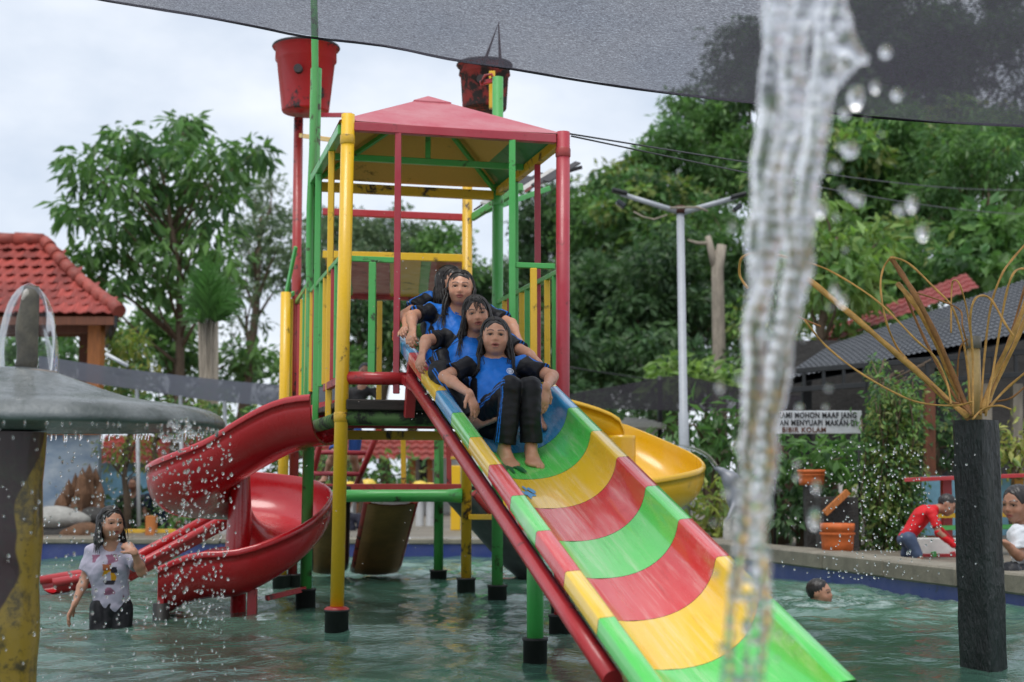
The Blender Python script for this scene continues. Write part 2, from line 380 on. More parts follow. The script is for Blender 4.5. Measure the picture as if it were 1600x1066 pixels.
for i in range(4):
    a, b = cs[i], cs[(i + 1) % 4]; nrm = (b - a).cross(apex - a).normalized()
    if nrm.z < 0: nrm = -nrm
    rows = [[a.lerp(apex, t).lerp(b.lerp(apex, t), q) + nrm * (-.006 * math.sin(q * math.pi) * (1 - t)) for q in [k / 8 for k in range(9)]] for t in (0, .25, .5, .75, .999)]
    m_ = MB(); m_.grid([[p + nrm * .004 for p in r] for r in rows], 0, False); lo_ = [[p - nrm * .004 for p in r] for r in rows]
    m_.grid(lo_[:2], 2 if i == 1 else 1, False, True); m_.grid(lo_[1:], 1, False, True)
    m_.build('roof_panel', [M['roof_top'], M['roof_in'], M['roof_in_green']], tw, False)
ct = [c.lerp(apex, .82) + Vector((0, 0, .012)) for c in cs]; m_ = MB()
tip = apex + Vector((0, 0, .014))
for i in range(4): m_.add([ct[i], ct[(i + 1) % 4], tip, ct[i] - Vector((0, 0, .008)), ct[(i + 1) % 4] - Vector((0, 0, .008)), tip - Vector((0, 0, .008))], [(0, 1, 2), (3, 5, 4), (0, 3, 4, 1)])
m_.build('ridge_cap', M['roof_top'], tw, False)
MB().bar(T(0.02, TD / 2, ze + .01), T(TW - .02, TD / 2, ze + .01), 0.03, 0.035).build('tie_beam', M['green'], tw)
MB().bar(T(TW / 2, TD / 2, ze + .03), apex - Vector((0, 0, .02)), 0.03, 0.03).build('king_post', M['green'], tw)
for c, mt in zip((T(0.03, 0.03, ze), T(TW - .03, .03, ze), T(TW - .03, TD - .03, ze), T(.03, TD - .03, ze)), ('rose', 'rose', 'green', 'green')):
    MB().bar(c + Vector((0, 0, .012)), apex - Vector((0, 0, .035)), 0.025, 0.025).build('rafter', M[mt], tw)
# ---- railings
RZ = 1.835
def vbar(p0, z0, z1, mat, w=0.028, name='bar', parent=None): return MB().bar(p0 + Vector((0, 0, z0)), p0 + Vector((0, 0, z1)), w, w, (1, 0, 0)).build(name, M[mat], parent or tw)
vbar(T(0.285, -.005, 0), 1.16, 2.49, 'rose', 0.032, 'slim_post'); vbar(T(0.885, -.005, 0), 1.16, 2.49, 'green', 0.034, 'slim_post')
MB().bar(T(.034, 0, RZ), T(.27, 0, RZ), .025, .028).build('rail', M['green'], tw); vbar(T(.16, 0, 0), 1.25, RZ - .014, 'green', .036)
MB().tube([T(.034, 0, 1.235), T(.36, -.01, 1.235)], .033, 16).build('rail', M['red'], tw)
MB().bar(T(.902, 0, RZ), T(TW - .036, 0, RZ), .025, .028).build('rail', M['green'], tw); vbar(T(1.0, 0, 0), 1.2, RZ - .014, 'yellow', .036)
MB().bar(T(.89, 0, 1.21), T(TW - .03, 0, 1.21), .03, .03).build('rail', M['red'], tw)
# right side
MB().bar(T(TW, .036, RZ - .02), T(TW, TD - .03, RZ - .02), .025, .028).build('rail', M['green'], tw)
MB().bar(T(TW, .036, 1.2), T(TW, TD - .03, 1.2), .03, .03).build('rail', M['red'], tw)
for v, mt in ((.12, 'green'), (.27, 'yellow'), (.68, 'green'), (.80, 'yellow'), (1.08, 'red'), (1.2, 'yellow')): vbar(T(TW, v, 0), 1.215, RZ - .034, mt, .032)
vbar(T(TW, .46, 0), 1.13, 2.475, 'rose', .034, 'slim_post'); vbar(T(TW, .94, 0), 1.13, 2.475, 'green', .032, 'slim_post')
# left side
MB().bar(T(0, .036, RZ), T(0, TD - .036, RZ), .025, .028).build('rail', M['green'], tw)
MB().bar(T(0, .036, 1.22), T(0, .55, 1.22), .03, .04).build('rail', M['red_worn'], tw)
for v, mt in ((.14, 'green'), (.28, 'red'), (.62, 'yellow'), (.80, 'green'), (1.1, 'red'), (1.24, 'yellow')): vbar(T(0, v, 0), 1.24, RZ - .014, mt, .026)
vbar(T(0, .42, 0), 1.05, 2.475, 'yellow', .032, 'slim_post'); vbar(T(0, 1.0, 0), 1.05, 2.475, 'green', .034, 'slim_post')
# back side
for u, mt in ((.2, 'yellow'), (.42, 'yellow'), (.62, 'green')): vbar(T(u, TD, 0), 1.03, 1.80, mt, .03)
# ================================================================== REAR DECK behind the tower
rd = empty('rear_deck', T(.57, 2.2, 0), 'lower rear play deck with striped awnings behind the roofed tower', 'play deck')
yel = at(729, 700, 9.43); grn = at(686, 700, 10.27); rdp = at(460, 700, 9.83); yl2 = at(443, 700, 9.75)
po = [post(rd, yel, .05, 2.70, .034, M['yellow_worn']), post(rd, grn, .05, 2.3, .034, M['green_worn']), post(rd, rdp, .05, 3.27, .033, M['red_worn'], (-.005, 0)), post(rd, yl2, .05, 2.02, .036, M['yellow'])]
for q, p in zip(po, (yel, grn, rdp, yl2)): footing(q, p, .06, .09)
a = at(500, 775, 9.35); b = Vector((yel.x - .03, yel.y, a.z))
MB().tube([a, a.lerp(b, .5), b.lerp(a, .12), b], [.040, .040, .040, .05], 16).build('beam', M['green'], rd)
a2 = at(490, 763, 9.9); b2 = at(722, 763, 9.9)
MB().bar(a2, b2, .05, .06).build('deck_edge', M['red_worn'], rd)
MB().bbox((a2 + b2) / 2 + Vector((0, .35, .0)), (UX, VX, (0, 0, 1)), (1.1, .6, .03)).build('deck_floor', M['dark_wood'], rd)
for px, mt in ((631, 'yellow_worn'), (683, 'green_worn'), (702, 'red_worn'), (728, 'green_worn')):
    p0 = at(px, 766, 9.95); p1 = at(px - 1, 678, 9.95); MB().bar(p0, p1, .034, .034, (1, 0, 0)).build('bar', M[mt], rd)
# ladder between the decks
for px0, px1 in ((480, 505), (548, 592)):
    MB().tube([at(px0 + 2, 775, 10.6), at(px1, 672, 10.2)], .022, 10).build('ladder_side', M['red'], rd)
for py, l0, l1 in ((707, 492, 577), (740, 486, 562), (770, 482, 552)): MB().tube([at(l0, py, 10.4), at(l1, py + 1, 10.4)], .018, 10).build('rung', M['rose'], rd)
# upper red bar, yellow beam, striped awning over the stairs
MB().bar(at(505, 331, 9.5), at(724, 340, 9.45), .04, .045).build('beam', M['red'], rd)
MB().bar(at(505, 398, 9.5), at(724, 404, 9.45), .04, .05).build('beam', M['yellow'], rd)
fa, fb = at(508, 405, 9.55), at(724, 410, 9.5); ba, bb = at(520, 462, 10.9), at(712, 466, 10.85)
edges_ = [0, .10, .17, .47, .70, .77, 1.0]; stripes = ['yellow', 'green', 'red', 'yellow', 'green', 'rose']
for i in range(6):
    t0, t1 = edges_[i], edges_[i + 1] - .004
    q = [fa.lerp(fb, t0), fa.lerp(fb, t1), ba.lerp(bb, t1), ba.lerp(bb, t0)]; up = Vector((0, 0, .012))
    MB().add(q + [p + up for p in q], [(0, 1, 2, 3), (4, 7, 6, 5), (0, 4, 5, 1), (2, 6, 7, 3), (1, 5, 6, 2), (0, 3, 7, 4)]).build('awning_strip', M[stripes[i]], rd)
MB().bar(ba, bb, .04, .05).build('beam', M['red_worn'], rd)
# second awning, seen edge-on at the upper right
M['strip_white'] = paint('white painted sheet', srgb(188, 184, 176), .5, .1, .3); M['strip_black'] = plain('blackened sheet', srgb(44, 38, 38), .6, .4, 12)
A0, A1, B0, B1 = at(740, 330, 9.6), at(858, 288, 10.2), at(792, 292, 11.0), at(908, 258, 11.6)
n_ = 12
for i in range(n_):
    t0, t1 = i / n_, (i + .92) / n_; rise = Vector((0, 0, .035 if i % 2 else 0))
    q = [A0.lerp(A1, t0) + rise, A0.lerp(A1, t1) + Vector((0, 0, .01)), B0.lerp(B1, t1) + Vector((0, 0, .01)), B0.lerp(B1, t0) + rise]
    MB().add(q + [p + Vector((0, 0, .012)) for p in q], [(0, 1, 2, 3), (4, 7, 6, 5), (0, 4, 5, 1), (2, 6, 7, 3), (1, 5, 6, 2), (0, 3, 7, 4)]).build('awning_strip', M[('strip_black', 'strip_white', 'red_worn', 'strip_black', 'strip_white', 'strip_black')[i % 6]], rd)
MB().bar(A0 + Vector((0, 0, -.03)), A1 + Vector((0, 0, -.03)), .03, .035).build('beam', M['green'], rd); MB().bar(B0 + Vector((0, 0, -.02)), B1 + Vector((0, 0, -.02)), .03, .03).build('beam', M['strip_black'], rd)
MB().bar(at(738, 340, 9.43), at(815, 292, 8.95), .03, .05).build('brace', M['green_worn'], rd)
# railing of the rear deck on the left
for (pa, pb) in ((pBL, rdp), (yl2, rdp)):
    A = Vector((pa.x, pa.y, 0)); B = Vector((pb.x, pb.y, 0)); z = 1.9 if pa is pBL else 1.98
    MB().bar(A + Vector((0, 0, z)), B + Vector((0, 0, z + .06)), .025, .028).build('rail', M['green'], rd)
    for t, mt in ((.18, 'yellow'), (.36, 'green'), (.55, 'yellow'), (.75, 'red')): vbar(A.lerp(B, t), 1.1, z, mt, .022, 'bar', rd)
MB().bar(Vector((yl2.x, yl2.y, 2.0)), Vector((rdp.x + .02, rdp.y - .2, 2.32)), .02, .03).build('brace', M['green'], rd)
for z, mt in ((1.02, 'red_worn'),): MB().tube([Vector((pBL.x, pBL.y, z)), Vector((rdp.x, rdp.y, z))], .03, 12).build('beam', M[mt], rd)
# yellow bracket between posts low right
MB().bar(at(735, 808, 9.4), at(772, 808, 9.0), .03, .035).build('brace', M['yellow'], rd); MB().bar(at(706, 716, 9.7), at(722, 716, 9.5), .02, .02).build('brace', M['yellow'], rd)
# ---- slim bamboo-like pole tied to the corner post
bp = MB(); x0 = at(483, 600, 8.30)
bp.tube([Vector((x0.x + .000 * i + .012 * math.sin(i * 1.3), 8.30, .9 + i * .36)) for i in range(9)], [.022 if i % 2 else .02 for i in range(9)], 10)
bo = bp.build('tied_pole', M['green_worn']); tag(bo, 'thin mossy pole tied upright to the green corner post', 'pole')
# ================================================================== TIPPING BUCKETS
M['bucket_red'] = paint('scratched red bucket', srgb(186, 30, 36), .35, .15, .42, (.03, .02, .02, 1), 7.0)
M['bucket_burnt'] = paint('blackened red bucket', srgb(150, 40, 34), .6, .3, .95, (.025, .018, .016, 1), 9.0, 0)
M['iron'] = plain('rusty iron', srgb(74, 40, 32), .7, .4, 30)
def bucket(c, r0, r1, h, mat, label, tilt=0.0):
    e = empty('tipping_bucket', c, label, 'bucket'); ax = Vector((math.sin(tilt), 0, math.cos(tilt)))
    prof = [(0, 0), (r0 * .96, 0), (r0, .012), (r0 + (r1 - r0) * .80, h * .80), (r0 + (r1 - r0) * .80 + .012, h * .81), (r1, h), (r1 + .02, h), (r1 + .02, h + .018), (r1 - .012, h + .018), (r1 - .02, h * .82), (r0 - .02, .03), (0, .03)]
    bs = MB().lathe(c, prof, 40, 0, ax).build('bucket_shell', mat, e)
    MB().lathe(c + ax * (h + .002), [(r1 + .021, 0), (r1 + .026, .008), (r1 + .021, .017)], 40, 0, ax).build('rim', M['strip_black'], bs)
    p = c + ax * (h * .55); MB().cyl(p + Vector((-.02, -r1 * .9, 0)), p + Vector((-.02, -r1 * 1.12, 0)), .03, 12).build('pivot', M['strip_black'], bs)
    return e
b1 = at(477, 176, 9.75); bucket(b1, .165, .212, .455, M['bucket_red'], 'bright red tipping bucket high on a pole at the left of the tower')
MB().bar(at(500, 180, 9.7), at(548, 180, 9.2), .02, .03).build('bucket_arm', M['rose'], tw)
MB().bar(at(470, 212, 9.7), at(540, 222, 8.6), .025, .03).build('bucket_arm', M['yellow_worn'], tw)
b2_ = at(757, 172, 9.5); bucket(b2_, .15, .168, .30, M['bucket_burnt'], 'blackened red tipping bucket behind the tower roof')
e = empty('bucket_frame', at(770, 170, 9.2), 'rusty rod frame with hook beside the blackened bucket', 'frame')
MB().tube([at(756, 100, 9.2), at(779, 36, 9.2), at(782, 108, 9.2)], .012, 8).build('rod', M['iron'], e)
MB().bar(at(769, 170, 9.1), at(769, 112, 9.1), .04, .04).build('upright', M['yellow'], e)
MB().bar(at(750, 131, 9.0), at(778, 124, 9.0), .03, .03).build('bracket', M['red'], e)
MB().tube([at(752, 130, 8.98), at(758, 118, 8.98), at(768, 116, 8.98), at(771, 124, 8.98)], .01, 8).build('hook', M['red_worn'], e)
# ================================================================== RAINBOW SLIDE
SO = Vector((-0.225, 6.0, CAM_Z + 0.283)); SD = Vector((0.0835, -0.3105, -0.1125)); SK = SD.length; SDn = SD.normalized()
SW = Vector((UX.x, UX.y, 0)); SN = SW.cross(SDn); SN = SN if SN.z > 0 else -SN
SWID = 0.534; SDEP = 0.195
def S(k, w, h): return SO + SD * k + SDn * (-0.098 * w / SWID) + SW * w + SN * h
def sfloor(k): return S(k, SWID / 2, -SDEP)
def along(nt, sc, loc=(0, 0, 0)):
    r = coords(nt, rot=(0, 0, R(-15))); m = nt.nodes.new('ShaderNodeMapping'); m.inputs['Scale'].default_value = sc; m.inputs['Location'].default_value = loc; nt.links.new(r, m.inputs['Vector']); return m.outputs['Vector']
def slide_paint(name, c):
    """wet gelcoat with runs, scuffs, beads and painted-in pale glare"""
    m, nt, n, l, b = new_mat(name); v = coords(nt)
    n1 = noise(nt, 4, 5, .6, v); rv = along(nt, (15, 1.3, 1.3)); n2 = noise(nt, 3, 7, .7, rv, .25); n3 = noise(nt, 130, 2, .5, v)
    base = mixc(nt, ramp(nt, n1, [(.4, 0.0), (.75, .22)]), c, (min(1, c[0] * .8 + .2), min(1, c[1] * .8 + .18), min(1, c[2] * .8 + .16), 1))
    base = mixc(nt, ramp(nt, n2, [(.56, 0.0), (.70, .38)]), base, scl(c, .5))
    n4 = noise(nt, 1.5, 9, .72, along(nt, (26, 1.1, 1.1), (3, 5, 1)), .15); base = mixc(nt, ramp(nt, n4, [(.50, 0.0), (.66, .6)]), base, (min(1, c[0] * .6 + .38), min(1, c[1] * .6 + .33), min(1, c[2] * .6 + .30), 1))  # pale streaks: worn gelcoat and white glare, both painted into the colour
    l.new(base, b.inputs['Base Color']); l.new(ramp(nt, n2, [(.35, .12), (.65, .34)]), b.inputs['Roughness'])
    b.inputs['Coat Weight'].default_value = .6; b.inputs['Coat Roughness'].default_value = .06
    vor = n3; bump(nt, mixc(nt, .5, n2, ramp(nt, n3, [(.62, 0.0), (.68, 1.0)])), .16, .003, b)
    return m
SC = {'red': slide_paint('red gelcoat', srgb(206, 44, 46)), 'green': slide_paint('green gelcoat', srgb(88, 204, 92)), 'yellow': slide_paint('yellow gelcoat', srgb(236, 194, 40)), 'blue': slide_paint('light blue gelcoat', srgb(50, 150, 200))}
M['slide_under'] = paint('dark blue slide underside', srgb(20, 58, 92), .5, .1, .4)
sl = empty('rainbow_slide', S(3, SWID / 2, -.3), 'half-pipe slide in red, yellow, green and blue sections down which the girls ride', 'slide')
def profile(dep, wall=1.0):
    c = SWID / 2; a = c - .027; inner = [(-.031, -.052), (-.031, -.006), (-.026, 0.0), (.018, 0.0), (.025, -.004)]
    N = 26
    for i in range(N + 1):
        th = math.pi * (1 + i / N); cx, sy = math.cos(th), math.sin(th)
        inner.append((c + a * math.copysign(abs(cx) ** .86, cx), -.012 - (dep - .012) * abs(sy) ** .92))
    inner += [(SWID - .025, -.004), (SWID - .018, 0.0), (SWID + .026, 0.0), (SWID + .031, -.006), (SWID + .031, -.052)]
    return inner
def outer_profile(dep):
    c = SWID / 2; a = c - .012; o = [(-.024, -.052)]
    for i in range(27):
        th = math.pi * (1 + i / 26); cx, sy = math.cos(th), math.sin(th)
        o.append((c + a * math.copysign(abs(cx) ** .86, cx), -.03 - (dep - .012) * abs(sy) ** .92))
    o += [(SWID + .024, -.052)]
    return o
def section(k0, k1, colr, name='slide_section'):
    m_ = MB(); ks = [k0 + (k1 - k0) * i / 3 for i in range(4)]
    ks[0] += .004; ks[-1] -= .004
    m_.grid([[S(k, w, h) for w, h in profile(SDEP)] for k in ks], 0, True)
    m_.grid([[S(k, w, h) for w, h in outer_profile(SDEP)] for k in ks], 1, True)
    for k in (ks[0], ks[-1]):
        ip, op = profile(SDEP), outer_profile(SDEP)
        a = [S(k, *ip[0])] + [S(k, w, h) for w, h in ip[4:-4]] + [S(k, *ip[-1])]
        b = [S(k, w, h) for w, h in op]
        n = min(len(a), len(b)); ra = [a[int(i * (len(a) - 1) / (n - 1))] for i in range(n)]; rb = [b[int(i * (len(b) - 1) / (n - 1))] for i in range(n)]
        m_.grid([ra, rb], 1, False)
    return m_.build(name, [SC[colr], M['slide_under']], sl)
seq = [(-4.4, -4, 'red'), (-4, -3, 'blue'), (-3, -2, 'red'), (-2, -1, 'yellow'), (-1, 0, 'blue'), (0, 1, 'green'), (1, 2, 'yellow'), (2, 3, 'red'), (3, 4, 'green'), (4, 5, 'red'), (5, 6, 'yellow')]
for k0, k1, c in seq: section(k0, k1, c)
# exit section: the trough levels out and the side walls are cut down towards the end
def exit_section():
    m_ = MB(); H = Vector((SD.x, SD.y, 0)).normalized(); N = 24; rows = []; rows2 = []
    z6 = S(6, 0, 0).z; L = 0.50
    for i in range(N + 1):
        t = i / N; d = L * t
        zr = z6 - .35 * d; zf = z6 - SDEP - (.35 * d - .32 * d * d); dep = max(.06, zr - zf)
        hump = .0 * math.exp(-((d - .30) / .12) ** 2)
        r = []; r2 = []
        for prf, out in ((profile(dep), r), (outer_profile(dep), r2)):
            for w, h in prf:
                p = SO + SD * 6 + SDn * (-0.098 * w / SWID) + SW * w; out.append(Vector((p.x + H.x * d, p.y + H.y * d, p.z + zr - z6 + hump * max(0, w / SWID - .9) * 10 * .5)) + SN * h)
        rows.append(r); rows2.append(r2)
    rows[0] = [p + H * .002 for p in rows[0]]
    m_.grid(rows, 0, True); m_.grid(rows2, 1, True)
    a = [rows[-1][0]] + rows[-1][4:-4] + [rows[-1][-1]]; b = rows2[-1]; n = len(b); ra = [a[int(i * (len(a) - 1) / (n - 1))] for i in range(n)]
    m_.grid([ra, b], 0, False)
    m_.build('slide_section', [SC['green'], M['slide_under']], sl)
exit_section()
# worn paint patches on the trough floor
def scuff(kc, wc, col, name, seed, n=15):
    rs = random.Random(seed); m_ = MB(); c = SWID / 2; a = c - .027
    def fl(k, w):
        q = max(-1, min(1, (w - c) / a)); cx = math.copysign(abs(q) ** (1 / .86), q); sy = math.sqrt(max(0, 1 - cx * cx))
        return S(k, w, -.012 - (SDEP - .012) * sy ** .92 + .0022)
    for i in range(n):
        k = kc + rs.uniform(-.12, .12); w = wc + rs.uniform(-.045, .05); lk = rs.uniform(.05, .13); ww = rs.uniform(.006, .016)
        pts = [fl(k - lk, w - ww * .3), fl(k - lk * .4, w - ww), fl(k + lk * .3, w - ww * .6), fl(k + lk, w), fl(k + lk * .5, w + ww), fl(k - lk * .3, w + ww * .7)]
        pts = [p + SN * (.0004 * i) for p in pts]
        m_.add(pts, [tuple(range(6))])
    m_.build(name, col, sl)
scuff(.62, .20, paint('bared green gelcoat', srgb(16, 104, 60), .4, .1, .1), 'paint_scuff', 3); scuff(1.5, .17, paint('bared blue gelcoat', srgb(70, 150, 205), .4, .1, .1), 'paint_scuff', 5, 14)
# supports
tp = [S(k, -.012, -.135) for k in (-3.0, -1, 2, 5, 6.35)]
MB().tube(tp, .029, 18).build('support_tube', M['red'], sl)
tp = [S(k, SWID + .012, -.135) for k in (-3.0, 2, 6.35)]
MB().tube(tp, .029, 18).build('support_tube', M['red'], sl)
MB().bar(S(-3.1, .0, -.02), S(-3.1, .0, -.34), .05, .04).build('bracket', M['red'], sl); MB().bar(T(.33, -.01, 1.235), S(-2.6, -.012, -.135), .05, .045).build('bracket', M['red'], sl)
gp = at(836, 900, 5.70); gq = post(sl, gp, .02, sfloor(1.25).z - .05, .033, M['green']); footing(gq, gp, .048, .11)
rp = at(875, 900, 7.0); rq = post(sl, rp, .02, .9, .03, M['red']); footing(rq, rp, .055, .08)
for w in (.03, SWID - .03):
    p = S(6.1, w, -.2); MB().bar(Vector((p.x, p.y, -.3)), Vector((p.x, p.y, p.z + .02)), .06, .05, (1, 0, 0)).build('leg', M['red'], sl)
# ================================================================== SPIRAL CHUTES
def chute_paint(name, c):
    m = slide_paint(name, c); return m
def u_prof(hw, dep, lip=.022):
    p = [(-hw - lip * .8, -.030), (-hw - lip, -.012), (-hw - lip * .6, .004), (-hw - .002, .004)]
    for i in range(19):
        th = math.pi * (1 + i / 18); p.append((hw * math.copysign(abs(math.cos(th)) ** .8, math.cos(th)), -dep * abs(math.sin(th)) ** .85))
    p += [(hw + .002, .004), (hw + lip * .6, .004), (hw + lip, -.012), (hw + lip * .8, -.030)]
    for i in range(19):
        th = math.pi * (2 - i / 18); p.append(((hw + .012) * math.copysign(abs(math.cos(th)) ** .8, math.cos(th)), -.014 - dep * abs(math.sin(th)) ** .85))
    return p
def chute(path, mat, parent, name, hw=.235, dep=.26, deps=None):
    """path: list of (Vector at rim height, roll)"""
    rows = []; m = len(path)
    for i, (p, roll) in enumerate(path):
        d = path[min(i + 1, m - 1)][0] - path[max(i - 1, 0)][0]; side = Vector((d.y, -d.x, 0)).normalized(); up = Vector((0, 0, 1))
        s2 = side * math.cos(roll) + up * math.sin(roll); u2 = up * math.cos(roll) - side * math.sin(roll)
        pr = u_prof(hw, dep if deps is None else deps[i]); rows.append([p + s2 * w + u2 * h for w, h in pr + pr[:1]])
    mb = MB(); mb.grid(rows, 0, True)
    for r in (rows[0], rows[-1]):
        h = (len(r) - 1) // 2; n = 23; a = r[:23 + 4]; b_ = list(reversed(r[27:]))
        k = min(len(a), len(b_)); mb.grid([[a[int(i * (len(a) - 1) / (k - 1))] for i in range(k)], [b_[int(i * (len(b_) - 1) / (k - 1))] for i in range(k)]], 0, False)
    return mb.build(name, mat, parent)
M['spiral_red'] = paint('red fibreglass', srgb(178, 16, 28), .22, .10, .10, (.10, .01, .012, 1), 5.0, .5); M['spiral_yellow'] = paint('yellow fibreglass', srgb(216, 168, 16), .25, .12, .15, (.2, .12, .02, 1), 5.0, .4)
def smooth(xs, ys, x): return float(np.interp(x, xs, ys))
rs_ = empty('spiral_slide', (-1.6, 8.4, 0), 'red spiral slide winding round a post at the left of the tower', 'slide')
C = Vector((-1.60, 8.42, 0)); mr = .295; path = []
st = T(.06, .93, 0); S0 = C + Vector((0, -mr, 0))
for i in range(9):
    t = i / 8; p = st.lerp(S0, t); path.append((Vector((p.x, p.y, smooth([0, .3, .6, .8, 1], [1.19, 1.183, 1.10, 1.04, .97], t))), 0))
for i in range(1, 37):
    th = i / 36 * 360; a = R(270 - th)
    z = smooth([0, 45, 90, 135, 180, 225, 270, 315, 360], [.97, .835, .775, .765, .755, .71, .615, .44, .305], th)
    path.append((C + Vector((math.cos(a) * mr, math.sin(a) * mr, z)), -.10 * math.sin(R(th / 2))))
for i in range(1, 5): path.append((C + Vector((-.085 * i, -mr, .42 - .042 * i)), 0))
# smooth the corner where the run-in meets the bend
for _ in range(3): path = [path[0]] + [((path[i - 1][0] + path[i][0] * 2 + path[i + 1][0]) / 4, path[i][1]) for i in range(1, len(path) - 1)] + [path[-1]]
chute(path, M['spiral_red'], rs_, 'chute', .238, .255)
MB().lathe((C.x, C.y, 0), [(.045, -.3), (.045, .10), (.085, .16), (.085, .28), (.072, .5), (.058, .72), (.052, .86)], 22).build('centre_post', M['spiral_red'], rs_)
pe = path[-1][0]; MB().bar(Vector((pe.x + .01, pe.y - .2, -.2)), Vector((pe.x + .01, pe.y - .2, pe.z - .02)), .035, .035, (1, 0, 0)).build('leg', M['red'], rs_); MB().lathe((pe.x + .01, pe.y - .2, 0), [(.045, -.3), (.045, .055), (0, .055)], 14).build('footing', M['black_rubber'], rs_)
MB().bar(Vector((-1.46, 8.1, -.2)), Vector((-1.46, 8.1, .12)), .05, .05, (1, 0, 0)).build('leg', M['red'], rs_); MB().bar(Vector((-1.40, 8.2, .06)), Vector((-1.2, 8.36, .10)), .03, .03).build('brace', M['red'], rs_)
# yellow one on the far right of the tower
ys_ = empty('spiral_slide', (.8, 9.6, 0), 'yellow spiral slide behind the rainbow slide at the right', 'slide')
C2 = Vector((.72, 9.35, 0)); path = []
st = Vector((.10, 9.55, 0)); S0 = C2 + Vector((0, mr, 0))
for i in range(8):
    t = i / 7; p = st.lerp(S0, t); path.append((Vector((p.x, p.y, 1.30 - .16 * t ** 1.4)), 0))
for i in range(1, 40):
    th = i / 36 * 360; a = R(90 - th); z = smooth([0, 45, 90, 180, 270, 360, 400], [1.13, .95, .82, .70, .58, .42, .36], th)
    path.append((C2 + Vector((math.cos(a) * mr, math.sin(a) * mr, z)), -.06))
for _ in range(3): path = [path[0]] + [((path[i - 1][0] + path[i][0] * 2 + path[i + 1][0]) / 4, path[i][1]) for i in range(1, len(path) - 1)] + [path[-1]]
chute(path, M['spiral_yellow'], ys_, 'chute', .235, .24)
MB().lathe((C2.x, C2.y, 0), [(.1, -.3), (.09, 1.0), (.09, 1.02), (0, 1.02)], 22).build('centre_post', M['spiral_yellow'], ys_)
# ================================================================== STRAIGHT CHUTES of the rear deck
M['chute_back'] = plain('brown fibreglass back', srgb(150, 104, 60), .55, .3, 5, .2); M['chute_grey'] = plain('grey fibreglass back', srgb(92, 96, 96), .5, .3, 6, .2)
def straight_chute(a, b, c, width, mat_in, mat_edge, label, depth=.10):
    """a top, b foot of the slope, c end of the level run-out; rails on both sides"""
    e = empty('straight_slide', (a + b) / 2, label, 'slide'); d = (b - a); side = Vector((d.y, -d.x, 0)).normalized(); up = side.cross(d).normalized()
    if up.z < 0: up = -up
    P = [a, a.lerp(b, .5), b.lerp(a, .1), b, c]
    prof = [(-width / 2, depth), (-width / 2, 0), (-width / 4, -.015), (0, -.02), (width / 4, -.015), (width / 2, 0), (width / 2, depth)]
    m_ = MB(); m_.grid([[p + side * w + up * h for w, h in prof] for p in P], 0, True); m_.grid([[p + side * w * 1.01 + up * (h - .012) for w, h in prof] for p in P], 0, True)
    m_.build('trough', mat_in, e)
    for s_ in (-1, 1): MB().tube([p + side * (s_ * width / 2) + up * depth for p in P], .028, 12).build('side_rail', mat_edge, e)
    return e
straight_chute(at(612, 785, 9.95), at(589, 885, 10.9), at(586, 893, 11.1), .33, M['chute_back'], M['red_worn'], 'brown-backed slide running down behind the tower between two red rails', .02)
straight_chute(at(715, 778, 9.9), at(808, 885, 10.2), at(832, 905, 10.35), .30, M['chute_grey'], M['red_worn'], 'grey-backed slide running down to the right behind the green post', .05)
straight_chute(at(350, 818, 9.75), at(196, 902, 9.35), at(78, 922, 9.2), .26, M['spiral_red'], M['red'], 'straight red slide ending in the water behind the wading girl', .06)
# dark end of another slide behind the yellow post
straight_chute(at(515, 790, 10.2), at(515, 880, 10.9), at(514, 892, 11.1), .24, M['chute_back'], M['black_rubber'], 'narrow dark slide behind the yellow corner post', .03)
# ================================================================== soft-body modelling: blended distance fields turned into one mesh
def A_(p): return np.array([p[0], p[1], p[2]], dtype=np.float64)
def cone(a, b, r1, r2):
    a, b = A_(a), A_(b); ab = b - a; L2 = max(ab @ ab, 1e-12)
    def d(P):
        q = P - a; t = np.clip(q @ ab / L2, 0, 1)
        return np.linalg.norm(q - t[:, None] * ab, axis=1) - (r1 + (r2 - r1) * t)
    d.bb = (np.minimum(a - r1, b - r2), np.maximum(a + r1, b + r2)); d.c = (a + b) / 2; return d
def flatcone(a, b, r1, r2, n, q):
    """cone squeezed along the direction n by q (<1): torsos, palms, feet"""
    a, b = A_(a), A_(b); n = A_(n); n = n / np.linalg.norm(n); ab = b - a
    abn = ab - n * (ab @ n) + n * (ab @ n) / q; L2 = max(abn @ abn, 1e-12)
    def d(P):
        p = P - a; p = p + np.outer(p @ n, n) * (1 / q - 1); t = np.clip(p @ abn / L2, 0, 1)
        e = p - t[:, None] * abn; r = (r1 + (r2 - r1) * t); L = np.linalg.norm(e, axis=1) + 1e-9
        g = np.sqrt((L ** 2 - (e @ n) ** 2).clip(0) + ((e @ n) / q) ** 2) / L
        return (L - r) / g
    m = max(r1, r2); d.bb = (np.minimum(a, b) - m, np.maximum(a, b) + m); d.c = (a + b) / 2; return d
def ell(c, ax, r):
    c = A_(c); X = np.stack([A_(a) for a in ax]); r = np.array(r, float)
    def d(P):
        q = (P - c) @ X.T; k0 = np.linalg.norm(q / r, axis=1); k1 = np.linalg.norm(q / (r * r), axis=1) + 1e-9
        return k0 * (k0 - 1) / k1
    m = max(r); d.bb = (c - m, c + m); d.c = c; return d
def half(p, n):
    p, n = A_(p), A_(n); n = n / np.linalg.norm(n)
    return lambda P: (P - p) @ n
def smin(a, b, k):
    h = np.clip(.5 + .5 * (b - a) / k, 0, 1); return b * (1 - h) + a * h - k * h * (1 - h)
